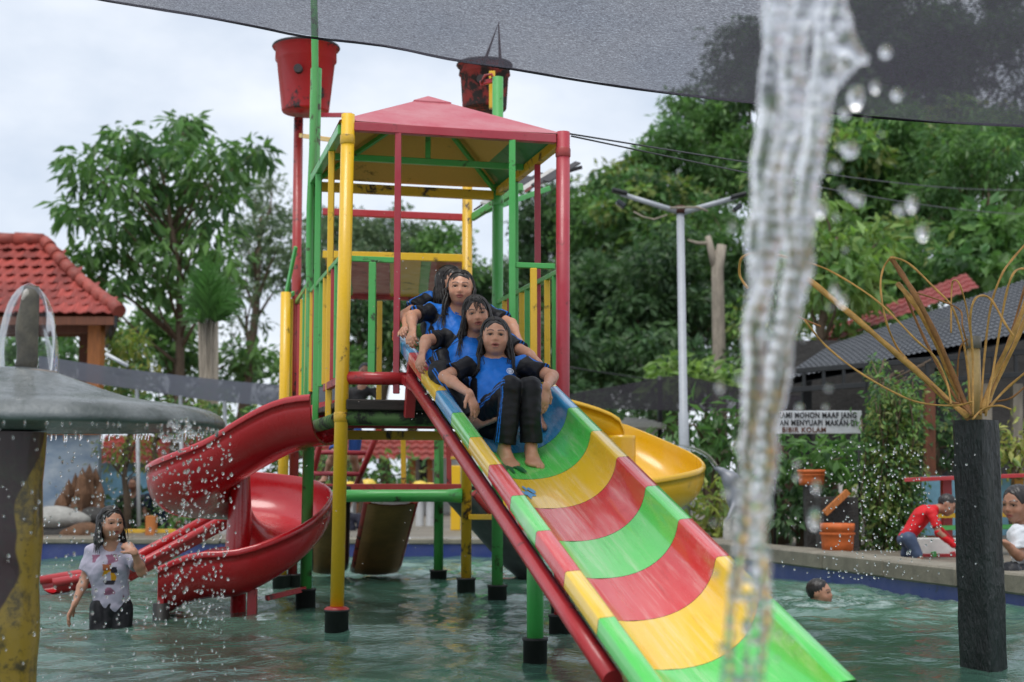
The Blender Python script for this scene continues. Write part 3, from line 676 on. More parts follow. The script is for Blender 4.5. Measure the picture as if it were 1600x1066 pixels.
class Field:
    """ordered list of ('+', f, k) union, ('-', f, k) cut, ('&', f, 0) keep, ('~', f, 0) add displacement"""
    def __init__(s): s.ops = []
    def add(s, f, k=.02): s.ops.append(('+', f, k)); return s
    def cut(s, f, k=.01): s.ops.append(('-', f, k)); return s
    def keep(s, f): s.ops.append(('&', f, 0)); return s
    def disp(s, f): s.ops.append(('~', f, 0)); return s
    def __call__(s, P):
        if getattr(s, '_n', -1) != len(s.ops):
            s._n = len(s.ops); s._lo = np.array([f.bb[0] if op == '+' else (-9e9,) * 3 for op, f, k in s.ops]) - .055; s._hi = np.array([f.bb[1] if op == '+' else (9e9,) * 3 for op, f, k in s.ops]) + .055
        d = np.full(len(P), .08); L, Hh = P.min(0), P.max(0); big = len(P) > 6000
        for i in np.flatnonzero(((L <= s._hi) & (Hh >= s._lo)).all(1)):
            op, f, k = s.ops[i]
            if op == '+':
                if not big: d = smin(d, f(P), k); continue
                m = np.all((P > s._lo[i]) & (P < s._hi[i]), axis=1)
                if m.any(): d[m] = smin(d[m], f(P[m]), k)
            elif op == '-': e = -f(P); d = -smin(-d, -e, k)
            elif op == '&': d = np.maximum(d, f(P))
            else: d = d + f(P)
        return d
    def bounds(s, pad=.02):
        lo = np.min([f.bb[0] for op, f, k in s.ops if op == '+'], axis=0) - pad; hi = np.max([f.bb[1] for op, f, k in s.ops if op == '+'], axis=0) + pad
        return lo, hi
def polygonize(F, h, lo=None, hi=None):
    if lo is None: lo, hi = F.bounds()
    c = 4; n = np.ceil((hi - lo) / (h * c)).astype(int) + 1; N = n * c + 1
    gx = [lo[i] + np.arange(n[i] + 1) * h * c for i in range(3)]; G = np.stack(np.meshgrid(*gx, indexing='ij'), -1)
    dc = F(G.reshape(-1, 3)).reshape(G.shape[:3]); H = h * c
    near = np.abs(dc) < H * 2.0
    full = np.repeat(np.repeat(np.repeat(dc, c, 0), c, 1), c, 2)[:N[0], :N[1], :N[2]].astype(np.float32)
    msk = np.repeat(np.repeat(np.repeat(near, c, 0), c, 1), c, 2)[:N[0], :N[1], :N[2]]
    I = np.argwhere(msk); B = I // 16; key = (B[:, 0] * 4096 + B[:, 1]) * 4096 + B[:, 2]; o = np.argsort(key, kind='stable'); I = I[o]; key = key[o]
    cutp = np.flatnonzero(np.diff(key)) + 1
    for q in np.split(I, cutp): full[q[:, 0], q[:, 1], q[:, 2]] = F(lo + q * h)
    ins = full < 0
    cnt = np.zeros(np.array(ins.shape) - 1, np.int8)
    offs = [(i, j, k) for i in (0, 1) for j in (0, 1) for k in (0, 1)]; sh = cnt.shape
    for (i, j, k) in offs: cnt += ins[i:i + sh[0], j:j + sh[1], k:k + sh[2]]
    cells = np.argwhere((cnt > 0) & (cnt < 8)); idx = -np.ones(sh, np.int64); idx[tuple(cells.T)] = np.arange(len(cells))
    vals = np.stack([full[cells[:, 0] + i, cells[:, 1] + j, cells[:, 2] + k] for (i, j, k) in offs], 1); o = np.array(offs, float)
    acc = np.zeros((len(cells), 3)); num = np.zeros(len(cells))
    for a in range(8):
        for b in range(a + 1, 8):
            if np.abs(o[a] - o[b]).sum() != 1: continue
            va, vb = vals[:, a], vals[:, b]; m = (va < 0) != (vb < 0); t = np.where(m, va / np.where(m, va - vb, 1), 0)
            acc += np.where(m[:, None], o[a] + t[:, None] * (o[b] - o[a]), 0); num += m
    v = lo + (cells + acc / np.maximum(num, 1)[:, None]) * h
    faces = []
    for ax in range(3):
        u, w = (ax + 1) % 3, (ax + 2) % 3
        s0 = [slice(None)] * 3; s1 = [slice(None)] * 3; s0[ax] = slice(None, -1); s1[ax] = slice(1, None)
        e = ins[tuple(s0)] != ins[tuple(s1)]; E = np.argwhere(e); E = E[(E[:, u] > 0) & (E[:, w] > 0) & (E[:, u] < sh[u]) & (E[:, w] < sh[w])]
        def ix(du, dw): q = E.copy(); q[:, u] += du; q[:, w] += dw; return idx[tuple(q.T)]
        f = np.stack([ix(-1, -1), ix(0, -1), ix(0, 0), ix(-1, 0)], 1)
        fl = ~ins[E[:, 0], E[:, 1], E[:, 2]]; f[fl] = f[fl][:, ::-1]; faces.append(f[(f >= 0).all(1)])
    return v, np.concatenate(faces)
def snoise(P, s, seed=0):
    """cheap smooth noise from sines, about -1..1"""
    rs = np.random.RandomState(seed); o = np.zeros(len(P))
    for i in range(5):
        d = rs.normal(size=3); d /= np.linalg.norm(d); o += np.sin(P @ d * s * rs.uniform(.6, 1.6) + rs.uniform(0, 7) + 1.3 * np.sin(P @ rs.normal(size=3) * s * .5))
    return o / 3
def vnormals(v, f):
    n = np.cross(v[f[:, 2]] - v[f[:, 0]], v[f[:, 3]] - v[f[:, 1]]); o = np.zeros_like(v)
    for k in range(4):
        for a in range(3): o[:, a] += np.bincount(f[:, k], n[:, a], len(v))
    return o / (np.linalg.norm(o, axis=1)[:, None] + 1e-12)
def sdf_obj(name, F, h, mat, parent=None, colf=None, lo=None, hi=None, disp=None):
    v, f = polygonize(F, h, lo, hi)
    if disp is not None: v = v + vnormals(v, f) * disp(v)[:, None]
    col = colf(v) if colf is not None else None
    return np_mesh(name, v, f, mat, parent, True, None, col)
# ================================================================== PEOPLE
def skin_mat():
    m, nt, n, l, b = new_mat('skin'); a = n.new('ShaderNodeVertexColor'); a.layer_name = 'Col'; v = coords(nt)
    n1 = noise(nt, 25, 5, .6, v); n2 = noise(nt, 260, 3, .6, v); c = mixc(nt, ramp(nt, n1, [(.35, 0), (.7, .3)]), a.outputs['Color'], mixc(nt, .5, a.outputs['Color'], (.34, .13, .075, 1)))
    l.new(c, b.inputs['Base Color']); l.new(ramp(nt, n1, [(.3, .40), (.7, .58)]), b.inputs['Roughness']); b.inputs['Subsurface Weight'].default_value = .12; b.inputs['Subsurface Radius'].default_value = (.012, .005, .003); b.inputs['Subsurface Scale'].default_value = 1.0
    b.inputs['Coat Weight'].default_value = .06; b.inputs['Coat Roughness'].default_value = .2; bump(nt, n2, .08, .002, b); return m
def cloth_mat(name='cloth', rough=.55, sheen=.15):
    m, nt, n, l, b = new_mat(name); a = n.new('ShaderNodeVertexColor'); a.layer_name = 'Col'; v = coords(nt)
    n1 = noise(nt, 14, 5, .6, v, .8); n2 = noise(nt, 420, 2, .5, v); l.new(mixc(nt, ramp(nt, n1, [(.35, .25), (.6, 0)]), a.outputs['Color'], mixc(nt, .5, a.outputs['Color'], (0, 0, 0, 1))), b.inputs['Base Color']); l.new(ramp(nt, n1, [(.3, rough - .15), (.7, rough + .1)]), b.inputs['Roughness'])
    b.inputs['Sheen Weight'].default_value = 0.0; b.inputs['Specular IOR Level'].default_value = .3; bump(nt, mixc(nt, .25, n1, n2), .35, .006, b); return m
def hair_mat():
    m, nt, n, l, b = new_mat('wet black hair'); v = coords(nt, scale=(1, 1, .12)); n1 = noise(nt, 160, 4, .6, v); l.new(ramp(nt, n1, [(.3, (.006, .0045, .004, 1)), (.7, (.022, .017, .015, 1))]), b.inputs['Base Color']); b.inputs['Roughness'].default_value = .36; b.inputs['Specular IOR Level'].default_value = .5; bump(nt, n1, .5, .004, b); return m
M['skin'] = skin_mat(); M['cloth'] = cloth_mat(); M['hair'] = hair_mat()
def eye_mat():
    m, nt, n, l, b = new_mat('eye'); t = n.new('ShaderNodeTexCoord'); sx = n.new('ShaderNodeSeparateXYZ'); l.new(t.outputs['Object'], sx.inputs[0])
    c = ramp(nt, sx.outputs['Y'], [(.0, (.008, .006, .005, 1)), (.10, (.016, .009, .006, 1)), (.30, (.016, .009, .006, 1)), (.33, (.72, .68, .64, 1))])
    mp = n.new('ShaderNodeMapRange'); mp.inputs[1].default_value = -1.0; mp.inputs[2].default_value = 0.0; l.new(sx.outputs['Y'], mp.inputs[0]); l.new(mp.outputs[0], c.node.inputs['Fac']); l.new(c, b.inputs['Base Color']); b.inputs['Roughness'].default_value = .08; return m
M['eye'] = eye_mat()
SKIN = np.array(srgb(196, 143, 115)[:3]); LIP = np.array(srgb(150, 70, 66)[:3])
def nz(v): return Vector(v).normalized()
def hand(F, wr, d, n, s, side, curl=.5, spread=.0):
    """palm plus four unequal bent fingers and a thumb. d: finger direction, n: palm side"""
    wr = Vector(wr); d = nz(d); n = nz(Vector(n) - d * Vector(n).dot(d)); l = d.cross(n) * side
    F.add(flatcone(wr - d * .01 * s, wr + d * .066 * s, .024 * s, .035 * s, n, .44), .012)
    for i, (o, L) in enumerate(((-.027, .060), (-.009, .069), (.009, .064), (.026, .050))):
        p = wr + d * (.076 - .006 * abs(i - 1)) * s + l * (-o) * s; dd = nz(d + l * (-o) * spread * 12); a = curl * .35; r = .0086 * s
        for k, q in enumerate((.45, .32, .26)):
            v = dd * math.cos(a) + n * math.sin(a); e_ = p + v * L * q * 1.1 * s; F.add(cone(p, e_, r, r * .92), .004); p = e_; r *= .92; a += curl * (.75 + .1 * k)
    p = wr + d * .018 * s + l * .026 * s; v = nz(d * .75 + l * .62 + n * .15); e_ = p + v * .036 * s; F.add(cone(p, e_, .0115 * s, .0095 * s), .008); v = nz(d * .95 + l * .25 + n * (.15 + .3 * curl)); F.add(cone(e_, e_ + v * .030 * s, .0095 * s, .0075 * s), .004)
def foot(F, an, d, up, s, side=1):
    an = Vector(an); d = nz(d); up = nz(Vector(up) - d * Vector(up).dot(d)); l = d.cross(up) * side
    F.add(ell(an - d * .018 * s - up * .030 * s, (d, l, up), (.034 * s, .027 * s, .030 * s)), .02); F.add(cone(an, an + d * .05 * s - up * .022 * s, .026 * s, .024 * s), .02)
    F.add(flatcone(an + d * .03 * s - up * .034 * s, an + d * .115 * s - up * .046 * s, .030 * s, .040 * s, up, .42), .02)
    for i, (o, L, r) in enumerate(((.028, .034, .0125), (.009, .032, .0095), (-.007, .028, .009), (-.021, .023, .0085), (-.033, .018, .008))):
        b = an + d * (.128 - .012 * max(0, i - .6)) * s - up * .049 * s + l * o * s; F.add(cone(b, b + d * L * .6 * s + up * .002 * s, r * s, r * s), .004); F.add(cone(b + d * L * .6 * s, b + d * L * s - up * .004 * s, r * s, r * .85 * s), .003)
class Head:
    def __init__(h, c, f, up, s, fw=1.0, nose=1.0):
        h.c = Vector(c); h.f = nz(f); up = nz(Vector(up) - h.f * Vector(up).dot(h.f)); h.u = up; h.r = h.f.cross(h.u).normalized(); h.s = s; h.fw = fw; h.nose = nose   # r: the person's right
    def p(h, r, f, u): return h.c + (h.r * r + h.f * f + h.u * u) * h.s
    def ax(h): return (h.r, h.f, h.u)
    def field(h, F, mouth=0.0, smile=0.0, lids=1.0):
        s = h.s; E = lambda r, f, u, R3, k: F.add(ell(h.p(r * h.fw, f, u), h.ax(), [R3[0] * s * h.fw, R3[1] * s, R3[2] * s]), k)
        E(0, -.012, .022, (.074, .090, .083), .02); E(0, .024, -.024, (.060, .060, .066), .03); E(0, .046, -.083, (.022, .024, .017), .032); E(0, .012, -.062, (.046, .05, .028), .03)
        for q in (-1, 1):
            E(q * .037, .054, -.034, (.022, .022, .021), .022); E(q * .072, -.008, -.006, (.008, .016, .026), .008)
            F.cut(ell(h.p(q * .031, .101, .002), h.ax(), [.021 * s, .020 * s, .013 * s]), .014 * s)
            E(q * .0315, .0645, .001, (.0185, .0178, .0150), .005); F.add(cone(h.p(q * .014, .082, .019), h.p(q * .046, .070, .020), .0055 * s, .0045 * s), .012)
            F.cut(ell(h.p(q * .0315, .086, .0005), h.ax(), [.0158 * s, .014 * s, .0066 * lids * s]), .003)
        F.add(cone(h.p(0, .072, .006), h.p(0, .0905 + .006 * (h.nose - 1), -.026 * h.nose), .0065 * s, .0100 * s * h.nose), .016)
        for q in (-1, 1): E(q * .0125, .0825, -.030, (.0088, .009, .0065), .006)
        E(0, .074, -.050, (.026, .014, .016), .012)
        E(0, .0835, -.0535, (.021, .0085, .0052), .005); E(0, .0815, -.0655 - mouth * .006, (.018, .0085, .0062), .005)
        F.cut(ell(h.p(0, .093, -.0595 - mouth * .002), h.ax(), [.0165 * s, .014 * s, (.0016 + .0045 * mouth) * s]), .0025)
    def colour(h, v, base, tone=1.0):
        q = (v - A_(h.c)) / h.s; r, f, u = q @ A_(h.r), q @ A_(h.f), q @ A_(h.u); c = np.tile(base, (len(v), 1)); hd = (np.abs(r) < .1) & (np.abs(f) < .13) & (u > -.125) & (u < .12)
        def mix(m, col, a): c[:] = c * (1 - (a * m)[:, None]) + np.array(col) * (a * m)[:, None]
        g = lambda x, w: np.exp(-(x / w) ** 2)
        lip = np.clip(1.35 - ((r / .022) ** 2 + ((u + .0595) / .0120) ** 2), 0, 1) * (f > .07) * hd; mix(np.clip(lip * 2, 0, 1), LIP, .8)
        mo = h.mouth; mix(np.clip(1.3 - ((r / (.019 - .005 * mo)) ** 2 + ((u + .0600) / (.0011 + .0026 * mo)) ** 2), 0, 1) * (f > .06) * hd, (.03, .011, .009), .55 + .3 * mo)
        for sd in (-1, 1):
            rr = r * sd; arch = .0215 + .004 * np.sin(np.clip((rr - .012) / .04, 0, 1) * 3.1); mix(np.clip(1.6 - np.abs(u - arch - .0015) / .0034, 0, 1) * (rr > .012) * (rr < .051) * (f > .03) * hd, (.010, .007, .005), .92)
            lash = np.clip(1.5 - np.abs(((rr - .0315) / .0175) ** 2 + ((u - .0005) / .0072) ** 2 - 1) * 3, 0, 1) * (u > -.002) * (f > .04) * hd; mix(lash, (.01, .007, .006), .85)
            mix(g(rr - .036, .018) * g(u + .035, .018) * (f > .03) * hd, base * np.array([1.12, .86, .82]), .5)
            mix(g(rr - .0315, .018) * g(u + .004, .012) * (f > .03) * hd, base * .72, .45)
        mix(g(r, .018) * g(u + .030, .012) * (f > .08) * hd, base * np.array([1.08, .86, .82]), .45)
        return c
    def eyes(h, parent, look=(0, 0)):
        for q in (-1, 1):
            mb = MB(); mb.ball((0, 0, 0), 1.0, 16, 12); o = mb.build('eye', M['eye'], None, False); o.parent = parent; o.scale = (.0135 * h.s,) * 3; c = h.p(q * .0315, .0640, .0005)
            y = -nz(h.f + h.r * look[0] + h.u * look[1]); x = h.u.cross(y) * -1; x = y.cross(h.u).normalized(); z = x.cross(y); o.matrix_local = Matrix.Translation(-parent.location) @ Matrix(((x.x, y.x, z.x, c.x), (x.y, y.y, z.y, c.y), (x.z, y.z, z.z, c.z), (0, 0, 0, 1))) @ Matrix.Diagonal((.0160 * h.s, .0160 * h.s, .0158 * h.s, 1))
def hair_mesh(h, parent, body, length=.2, strands=90, seed=0, bangs=0, part=.0, front=.5, back=True, short=False, vox_h=.004):
    s = h.s; F = Field(); rs = np.random.RandomState(seed)
    F.add(ell(h.p(0, -.016, .025), h.ax(), [(.079 if not short else .079) * s, .094 * s, .0885 * s]), .01)
    if not short:
        F.add(flatcone(h.p(0, -.052, .0), h.p(0, -.055, -.13), .076 * s, .088 * s, h.f, .45), .03)
        for q in (-1, 1): F.add(flatcone(h.p(q * .062, -.034, .02), h.p(q * .090, -.018, -.12), .034 * s, .034 * s, h.r, .62), .02)
    F.cut(ell(h.p(0, .098, -.052), h.ax(), [.072 * s, .097 * s, .127 * s]), .006)
    if short: F.cut(half(h.p(0, 0, -.035), h.u * 1.0 + h.f * -.6) if False else ell(h.p(0, .02, -.10), h.ax(), [.12 * s, .10 * s, .085 * s]), .01)
    def ridges(P):
        q = (P - A_(h.c)) / s; a = np.arctan2(q @ A_(h.r), q @ A_(h.u) + .03); e = q @ A_(h.f); return .0016 * np.sin(e * 260 + 4 * np.sin(a * 3) + 2 * a) + .0012 * snoise(P, 90, seed)
    v, f = polygonize(F, .0040 if vox_h < .006 else .007); v = v + vnormals(v, f) * ridges(v)[:, None]; V = [v]; Fs = [np.stack([f[:, [0, 1, 2]], f[:, [0, 2, 3]]], 1).reshape(-1, 3)]; nv = len(v)
    mb = MB(); ALL = []; RAD = []
    # strands: from the parting over the skull, then hanging
    for i in range(strands if not short else 0):
        sd = -1 if i % 2 else 1; f0 = rs.uniform(-.075, .072); pts = []
        lock = rs.uniform() < .10; back_to = -.030 + rs.uniform(-.03, .022)
        for k in range(8):
            t = k / 7; ph = t * R(100); fr = (f0 - .016) * (1 - t ** 1.3) + (back_to if not lock else f0 * .55) * t ** 1.3; sc = math.sqrt(max(.10, 1 - ((fr + .016) / .094) ** 2)); pts.append(h.p((sd * math.sin(ph) * .0815 + part * (1 - t)) * max(sc, .5 + .45 * t), fr, .025 + math.cos(ph) * .0910 * sc))
        L = length * rs.uniform(.55, 1.1); n = 10; p = pts[-1].copy(); dirv = nz(pts[-1] - pts[-2]) * .4; wob = rs.uniform(0, 6); fl = rs.uniform(-.05, .42)
        for k in range(n):
            dirv = nz(dirv + Vector((0, 0, -.75)) + h.r * sd * (.16 if k < 5 else -.06) + h.f * (fl if k < 6 else 0) + Vector((math.sin(k * .9 + wob) * .16, math.cos(k * .7 + wob) * .12, 0))); p = p + dirv * (L / n); pts.append(p.copy())
        ALL.append([tuple(q) for q in pts]); RAD.append(rs.uniform(.0020, .0042))
    if ALL:
        A3 = np.array(ALL); Q = A3[:, 8:].reshape(-1, 3)
        for _ in range(3):
            d = body(Q); e_ = .004; m = d < .012
            if m.any(): g = np.stack([body(Q[m] + np.eye(3)[a] * e_) - d[m] for a in range(3)], 1) / e_; Q[m] += g * np.clip(.009 - d[m], 0, .05)[:, None]
        A3[:, 8:] = Q.reshape(A3[:, 8:].shape); n_ = A3.shape[1]
        for P_, r0 in zip(A3, RAD): mb.tube([Vector(q) for q in P_], [r0 * (1 - .75 * max(0, (k - n_ * .55) / (n_ * .45))) for k in range(n_)], 5, 0, False)
    for i in range(bangs):
        x0 = rs.uniform(-.045, .045); pts = [h.p(x0 * .6, .055, .104), h.p(x0 * .9, .076, .078), h.p(x0 + rs.uniform(-.012, .012), .086, .052), h.p(x0 + rs.uniform(-.02, .02), .089, .030 - rs.uniform(0, .03))]; mb.tube(pts, [.0028, .003, .0024, .0008], 5, 0, False)
    if mb.v: V.append(np.array(mb.v)); q = np.array(mb.f); Fs.append(np.stack([q[:, [0, 1, 2]], q[:, [0, 2, 3]]], 1).reshape(-1, 3) + nv)
    return np_mesh('hair', np.concatenate(V), np.concatenate(Fs), M['hair'], parent)
BLUE = np.array(srgb(22, 112, 206)[:3]); BLK = np.array((.009, .009, .012)); WHITE = np.array((.42, .39, .48))
def seg_t(P, a, b): a, b = A_(a), A_(b); ab = b - a; return np.clip((P - a) @ ab / (ab @ ab), 0, 1)
def person(label, J, s=1.0, hs=None, vox=.0042, head_f=(0, -1, 0), head_up=(0, 0, 1), outfit='kit', hair=dict(), mouth=0., lids=1., look=(0, 0), hands=None, feet=None, seed=0, sleeve=.72, cat='person', skin=1.0, shirt_col=None, pant_col=None, pant_end=.94, sleeve_full=False, fw=1.0, nose=1.0):
    """J: joints in world space; body, shirt, trousers and hair are built round them"""
    J = {k: Vector(v) for k, v in J.items()}; e = empty('person', Vector((J['pel'].x, J['pel'].y, J['pel'].z)), label, cat); hs = hs or s
    H = Head(J['head'], head_f, head_up, hs, fw, nose); tr = nz(J['shR'] - J['shL']); tu = nz(J['neck'] - J['pel']); tf = nz(tr.cross(tu))
    if tf.y > 0 and outfit != 'back' and head_f[1] < -.3: tf = -tf
    hips = {q: J['hip' + q] for q in 'LR'}; F = Field()
    F.add(flatcone(J['pel'], J['chest'], .105 * s, .118 * s, tf, .70), .03); F.add(flatcone(J['chest'], J['neck'] - tu * .02 * s, .118 * s, .075 * s, tf, .68), .03)
    F.add(cone(J['neck'] - tu * .03 * s, H.p(0, -.012, -.06), .050 * s, .043 * s), .02); F.add(cone(J['shL'].lerp(J['shR'], .08), J['shL'].lerp(J['shR'], .92), .046 * s, .046 * s), .04)
    for q in 'LR':
        F.add(cone(J['sh' + q], J['el' + q], .042 * s, .034 * s), .02); m = J['el' + q].lerp(J['wr' + q], .3); F.add(cone(J['el' + q], m, .032 * s, .0325 * s), .015); F.add(cone(m, J['wr' + q], .0325 * s, .0205 * s), .015)
        lk = .78 if pant_end > .5 else 1.0; F.add(cone(hips[q], J['kn' + q], .074 * s * lk, .050 * s * lk), .03); m = J['kn' + q].lerp(J['an' + q], .35); F.add(cone(J['kn' + q], m, .048 * s * lk, .050 * s * lk), .02); F.add(cone(m, J['an' + q], .050 * s * lk, .024 * s), .02)
        if hands and q in hands: d, n, sd, curl = hands[q]; hand(F, J['wr' + q], d, n, s, sd, curl)
        if feet and q in feet: d, u_ = feet[q]; foot(F, J['an' + q], d, u_, s * 1.18, 1 if q == 'L' else -1)
    H.field(F, mouth, 0, lids)
    H.mouth = mouth; bd = sdf_obj('body', F, vox, M['skin'], e, lambda v: H.colour(v, SKIN * skin)); H.eyes(bd, look)
    # ---- shirt
    kit = outfit == 'kit'; G = Field(); sh_r = .014
    G.add(flatcone(J['pel'] - tu * .02 * s, J['chest'], .122 * s, .132 * s, tf, .72), .03); G.add(flatcone(J['chest'], J['neck'] - tu * .028 * s, .132 * s, .080 * s, tf, .70), .03); G.add(cone(J['shL'].lerp(J['shR'], .06), J['shL'].lerp(J['shR'], .94), .054 * s, .054 * s), .04)
    ends = {}
    for q in 'LR':
        a, b = J['sh' + q], J['el' + q]; t = sleeve; end = a.lerp(b, t); ends[q] = end; S_ = Field(); f_ = cone(a, end + (b - a) * .12, .050 * s, .060 * s)
        g_ = (lambda f_, hp: (lambda P: np.maximum(f_(P), hp(P))))(f_, half(end, b - a)); g_.bb = f_.bb; G.add(g_, .032)
        if sleeve_full: G.add(cone(b, J['wr' + q], .044 * s, .034 * s), .02)
    G.cut(cone(J['neck'] - tu * .012 * s + tf * .016 * s, J['neck'] + tu * .12 * s, .053 * s, .075 * s), .006)
    if outfit == 'vneck': G.cut(cone(J['neck'] - tu * .06 * s + tf * .12 * s, J['neck'] + tu * .06 * s + tf * .05 * s, .016 * s, .05 * s), .006)
    g_disp = (lambda P: .0062 * s * snoise(P * np.array([1, 1, .8]), 42, seed) + .0034 * s * snoise(P, 95, seed + 9))
    def shirt_c(v):
        x = (v - A_(J['chest'])) @ A_(tr) / s; y = (v - A_(J['chest'])) @ A_(tu) / s; c = np.tile(BLUE if kit else (WHITE if shirt_col is None else np.array(shirt_col)), (len(v), 1))
        if kit:
            c[np.abs(x) > .108 + .55 * np.clip(y, 0, .12)] = BLK
            for q in 'LR':
                a, b = J['sh' + q], J['el' + q]; ad = A_(nz(b - a)); w = v - A_(a); t = w @ ad; armd = np.linalg.norm(w - np.outer(t, ad), axis=1); arm = (t > .012) & (armd < .095 * s); c[arm] = BLK
                top = nz(Vector((0, 0, 1)) - nz(b - a) * nz(b - a).z + (tr if q == 'R' else -tr) * .35); sd_ = A_(nz(b - a).cross(top)); k = (v - A_(a)) @ sd_ / s; up_ = (v - A_(a)) @ A_(top) > 0
                line = (np.abs(np.abs(k) - .012) < .0046) & up_ & (t > .0) & (armd < .10 * s); c[line] = BLUE * 1.1
                yoke = (t <= 0) & (t > -.09 * s) & up_ & (np.abs(np.abs(k) - .012) < .0035); c[yoke] = BLK * 1.5
            nk = np.linalg.norm(v - A_(J['neck'] + tf * .012 * s), axis=1); c[nk < .060 * s] = BLK
        elif outfit == 'vneck':
            b1 = snoise(v, 26, 5) + .5 * snoise(v, 60, 6); st = (b1 > .55) & (np.abs(x) < .10) & (y < .10); c[st] = np.array(srgb(140, 90, 112)[:3])
            yy = y + .055; em = (np.abs(x - .01) < .05 - .4 * np.abs(yy)) & (np.abs(yy) < .05); c[em & (b1 > -.3)] = np.array(srgb(214, 150, 30)[:3]); c[em & (yy < -.02)] = np.array(srgb(40, 36, 44)[:3]); c[(np.abs(x) < .03) & (np.abs(yy - .07) < .022)] = np.array(srgb(150, 84, 50)[:3]); c[(np.abs(x - .045) < .02) & (np.abs(yy - .05) < .02)] = np.array(srgb(36, 34, 46)[:3])
        return c
    shirt = sdf_obj('shirt', G, max(vox, .0036), M['cloth'], e, shirt_c, disp=g_disp)
    # ---- trousers
    T_ = Field(); T_.add(flatcone(J['pel'] - tu * .05 * s, J['pel'] + tu * .05 * s, .112 * s, .108 * s, tf, .75), .02)
    for q in 'LR':
        k_, a_ = J['kn' + q], J['an' + q]; leg = Field()
        if pant_end > 0:
            leg.add(cone(hips[q], k_, .084 * s, .059 * s), .02); end = k_.lerp(a_, pant_end); f_ = cone(k_, end + (a_ - k_) * .15, .058 * s, .060 * s); hp = half(end, a_ - k_)
        else:
            end = hips[q].lerp(k_, 1 + pant_end); f_ = cone(hips[q], end + (k_ - hips[q]) * .15, .088 * s, .078 * s); hp = half(end, k_ - hips[q])
        g_ = (lambda f_, hp: (lambda P: np.maximum(f_(P), hp(P))))(f_, hp); g_.bb = f_.bb; leg.add(g_, .015); lb = leg.bounds(0); lf = (lambda L_: (lambda P: L_(P)))(leg); lf.bb = lb; T_.add(lf, .006)
    t_disp = lambda P: .0058 * s * snoise(P * np.array([1, 1, .28]), 70, seed + 3) + .0014 * s * snoise(P, 120, seed + 4)
    def pant_c(v):
        c = np.tile(BLK * .7 if pant_col is None else np.array(pant_col), (len(v), 1))
        if kit:
            for q in 'LR':
                sgn = -1 if q == 'L' else 1
                for a, b in ((hips[q], J['kn' + q]), (J['kn' + q], J['an' + q])):
                    ad = A_(nz(b - a)); w = v - A_(a); t = w @ ad; L = (b - a).length; dd = np.linalg.norm(w - np.outer(t, ad), axis=1); out = nz(tr * sgn * (.75 if q == 'L' else 1) + tf * (.75 if q == 'L' else 0)); o_ = A_(nz(out - nz(b - a) * out.dot(nz(b - a)))); p_ = np.cross(ad, o_); k = w @ p_ / s
                    st = (np.abs(np.abs(k) - .008) < .0038) & (w @ o_ > 0) & (t > 0) & (t < L * 1.1) & (dd < .1 * s); c[st] = BLUE
        return c
    sdf_obj('trousers', T_, max(vox, .0038), M['cloth'], e, pant_c, disp=t_disp)
    hair_mesh(H, e, lambda P: np.minimum(G(P), F(P)), seed=seed, vox_h=vox, **hair)
    return e, H
def offs(A, B, x): return A + (B - A) * x
# 1 front girl
J1 = dict(pel=at(771, 652, 6.40), chest=at(774, 604, 6.51), neck=at(774, 567, 6.56), head=at(774, 526, 6.52), shL=at(733, 569, 6.53), shR=at(820, 571, 6.55), elL=at(695, 589, 6.40), elR=at(863, 588, 6.42), wrL=at(734, 616, 6.18), wrR=at(853, 606, 6.20),
          hipL=at(755, 658, 6.38), hipR=at(788, 658, 6.40), knL=at(798, 605, 6.08), knR=at(828, 606, 6.10), anL=at(788, 699, 6.10), anR=at(830, 697, 6.12))
p1, H1 = person('girl in blue and black kit at the front of the slide with knees up', J1, .80, .80, .0030, (.03, -1, .04), (.03, 0, 1), 'kit', dict(length=.20, strands=170, part=.010), .8, 1.1, (0, .05), dict(L=((.32, -.25, -.85), (-.5, .55, -.4), -1, .5), R=((-.12, -.15, -.95), (-.6, .7, 0), 1, .4)), dict(L=((.34, -1, -.33), SN), R=((.16, -1, -.33), SN)), 1, .70, fw=1.02, nose=1.0)
# 2 second girl, face lowered
J2 = dict(pel=at(738, 606, 6.66), chest=at(727, 560, 6.76), neck=at(737, 528, 6.80), head=at(745, 490, 6.74), shL=at(697, 527, 6.80), shR=at(784, 530, 6.82), elL=at(666, 532, 6.68), elR=at(822, 552, 6.66), wrL=at(660, 552, 6.56), wrR=at(842, 567, 6.56),
          hipL=at(722, 610, 6.66), hipR=at(756, 610, 6.67), knL=at(686, 580, 6.46), knR=at(808, 592, 6.60), anL=at(736, 660, 6.32), anR=at(838, 640, 6.46))
p2, H2 = person('girl in blue and black kit second from the front, wet fringe, looking down', J2, .78, .78, .0034, (.05, -1, -.10), (-.12, 0, 1), 'kit', dict(length=.22, strands=140, bangs=8, part=.008), .2, .72, (0, -.3), dict(L=((-.10, -.6, -.75), (.5, .1, -.7), -1, .75), R=((.35, -.6, -.55), (-.5, 0, -.7), 1, .7)), dict(L=((.55, -.55, .35), (-.6, -.2, .7)), R=((.1, -1, -.3), SN)), 2, .72, fw=.95, nose=1.1, skin=.94)
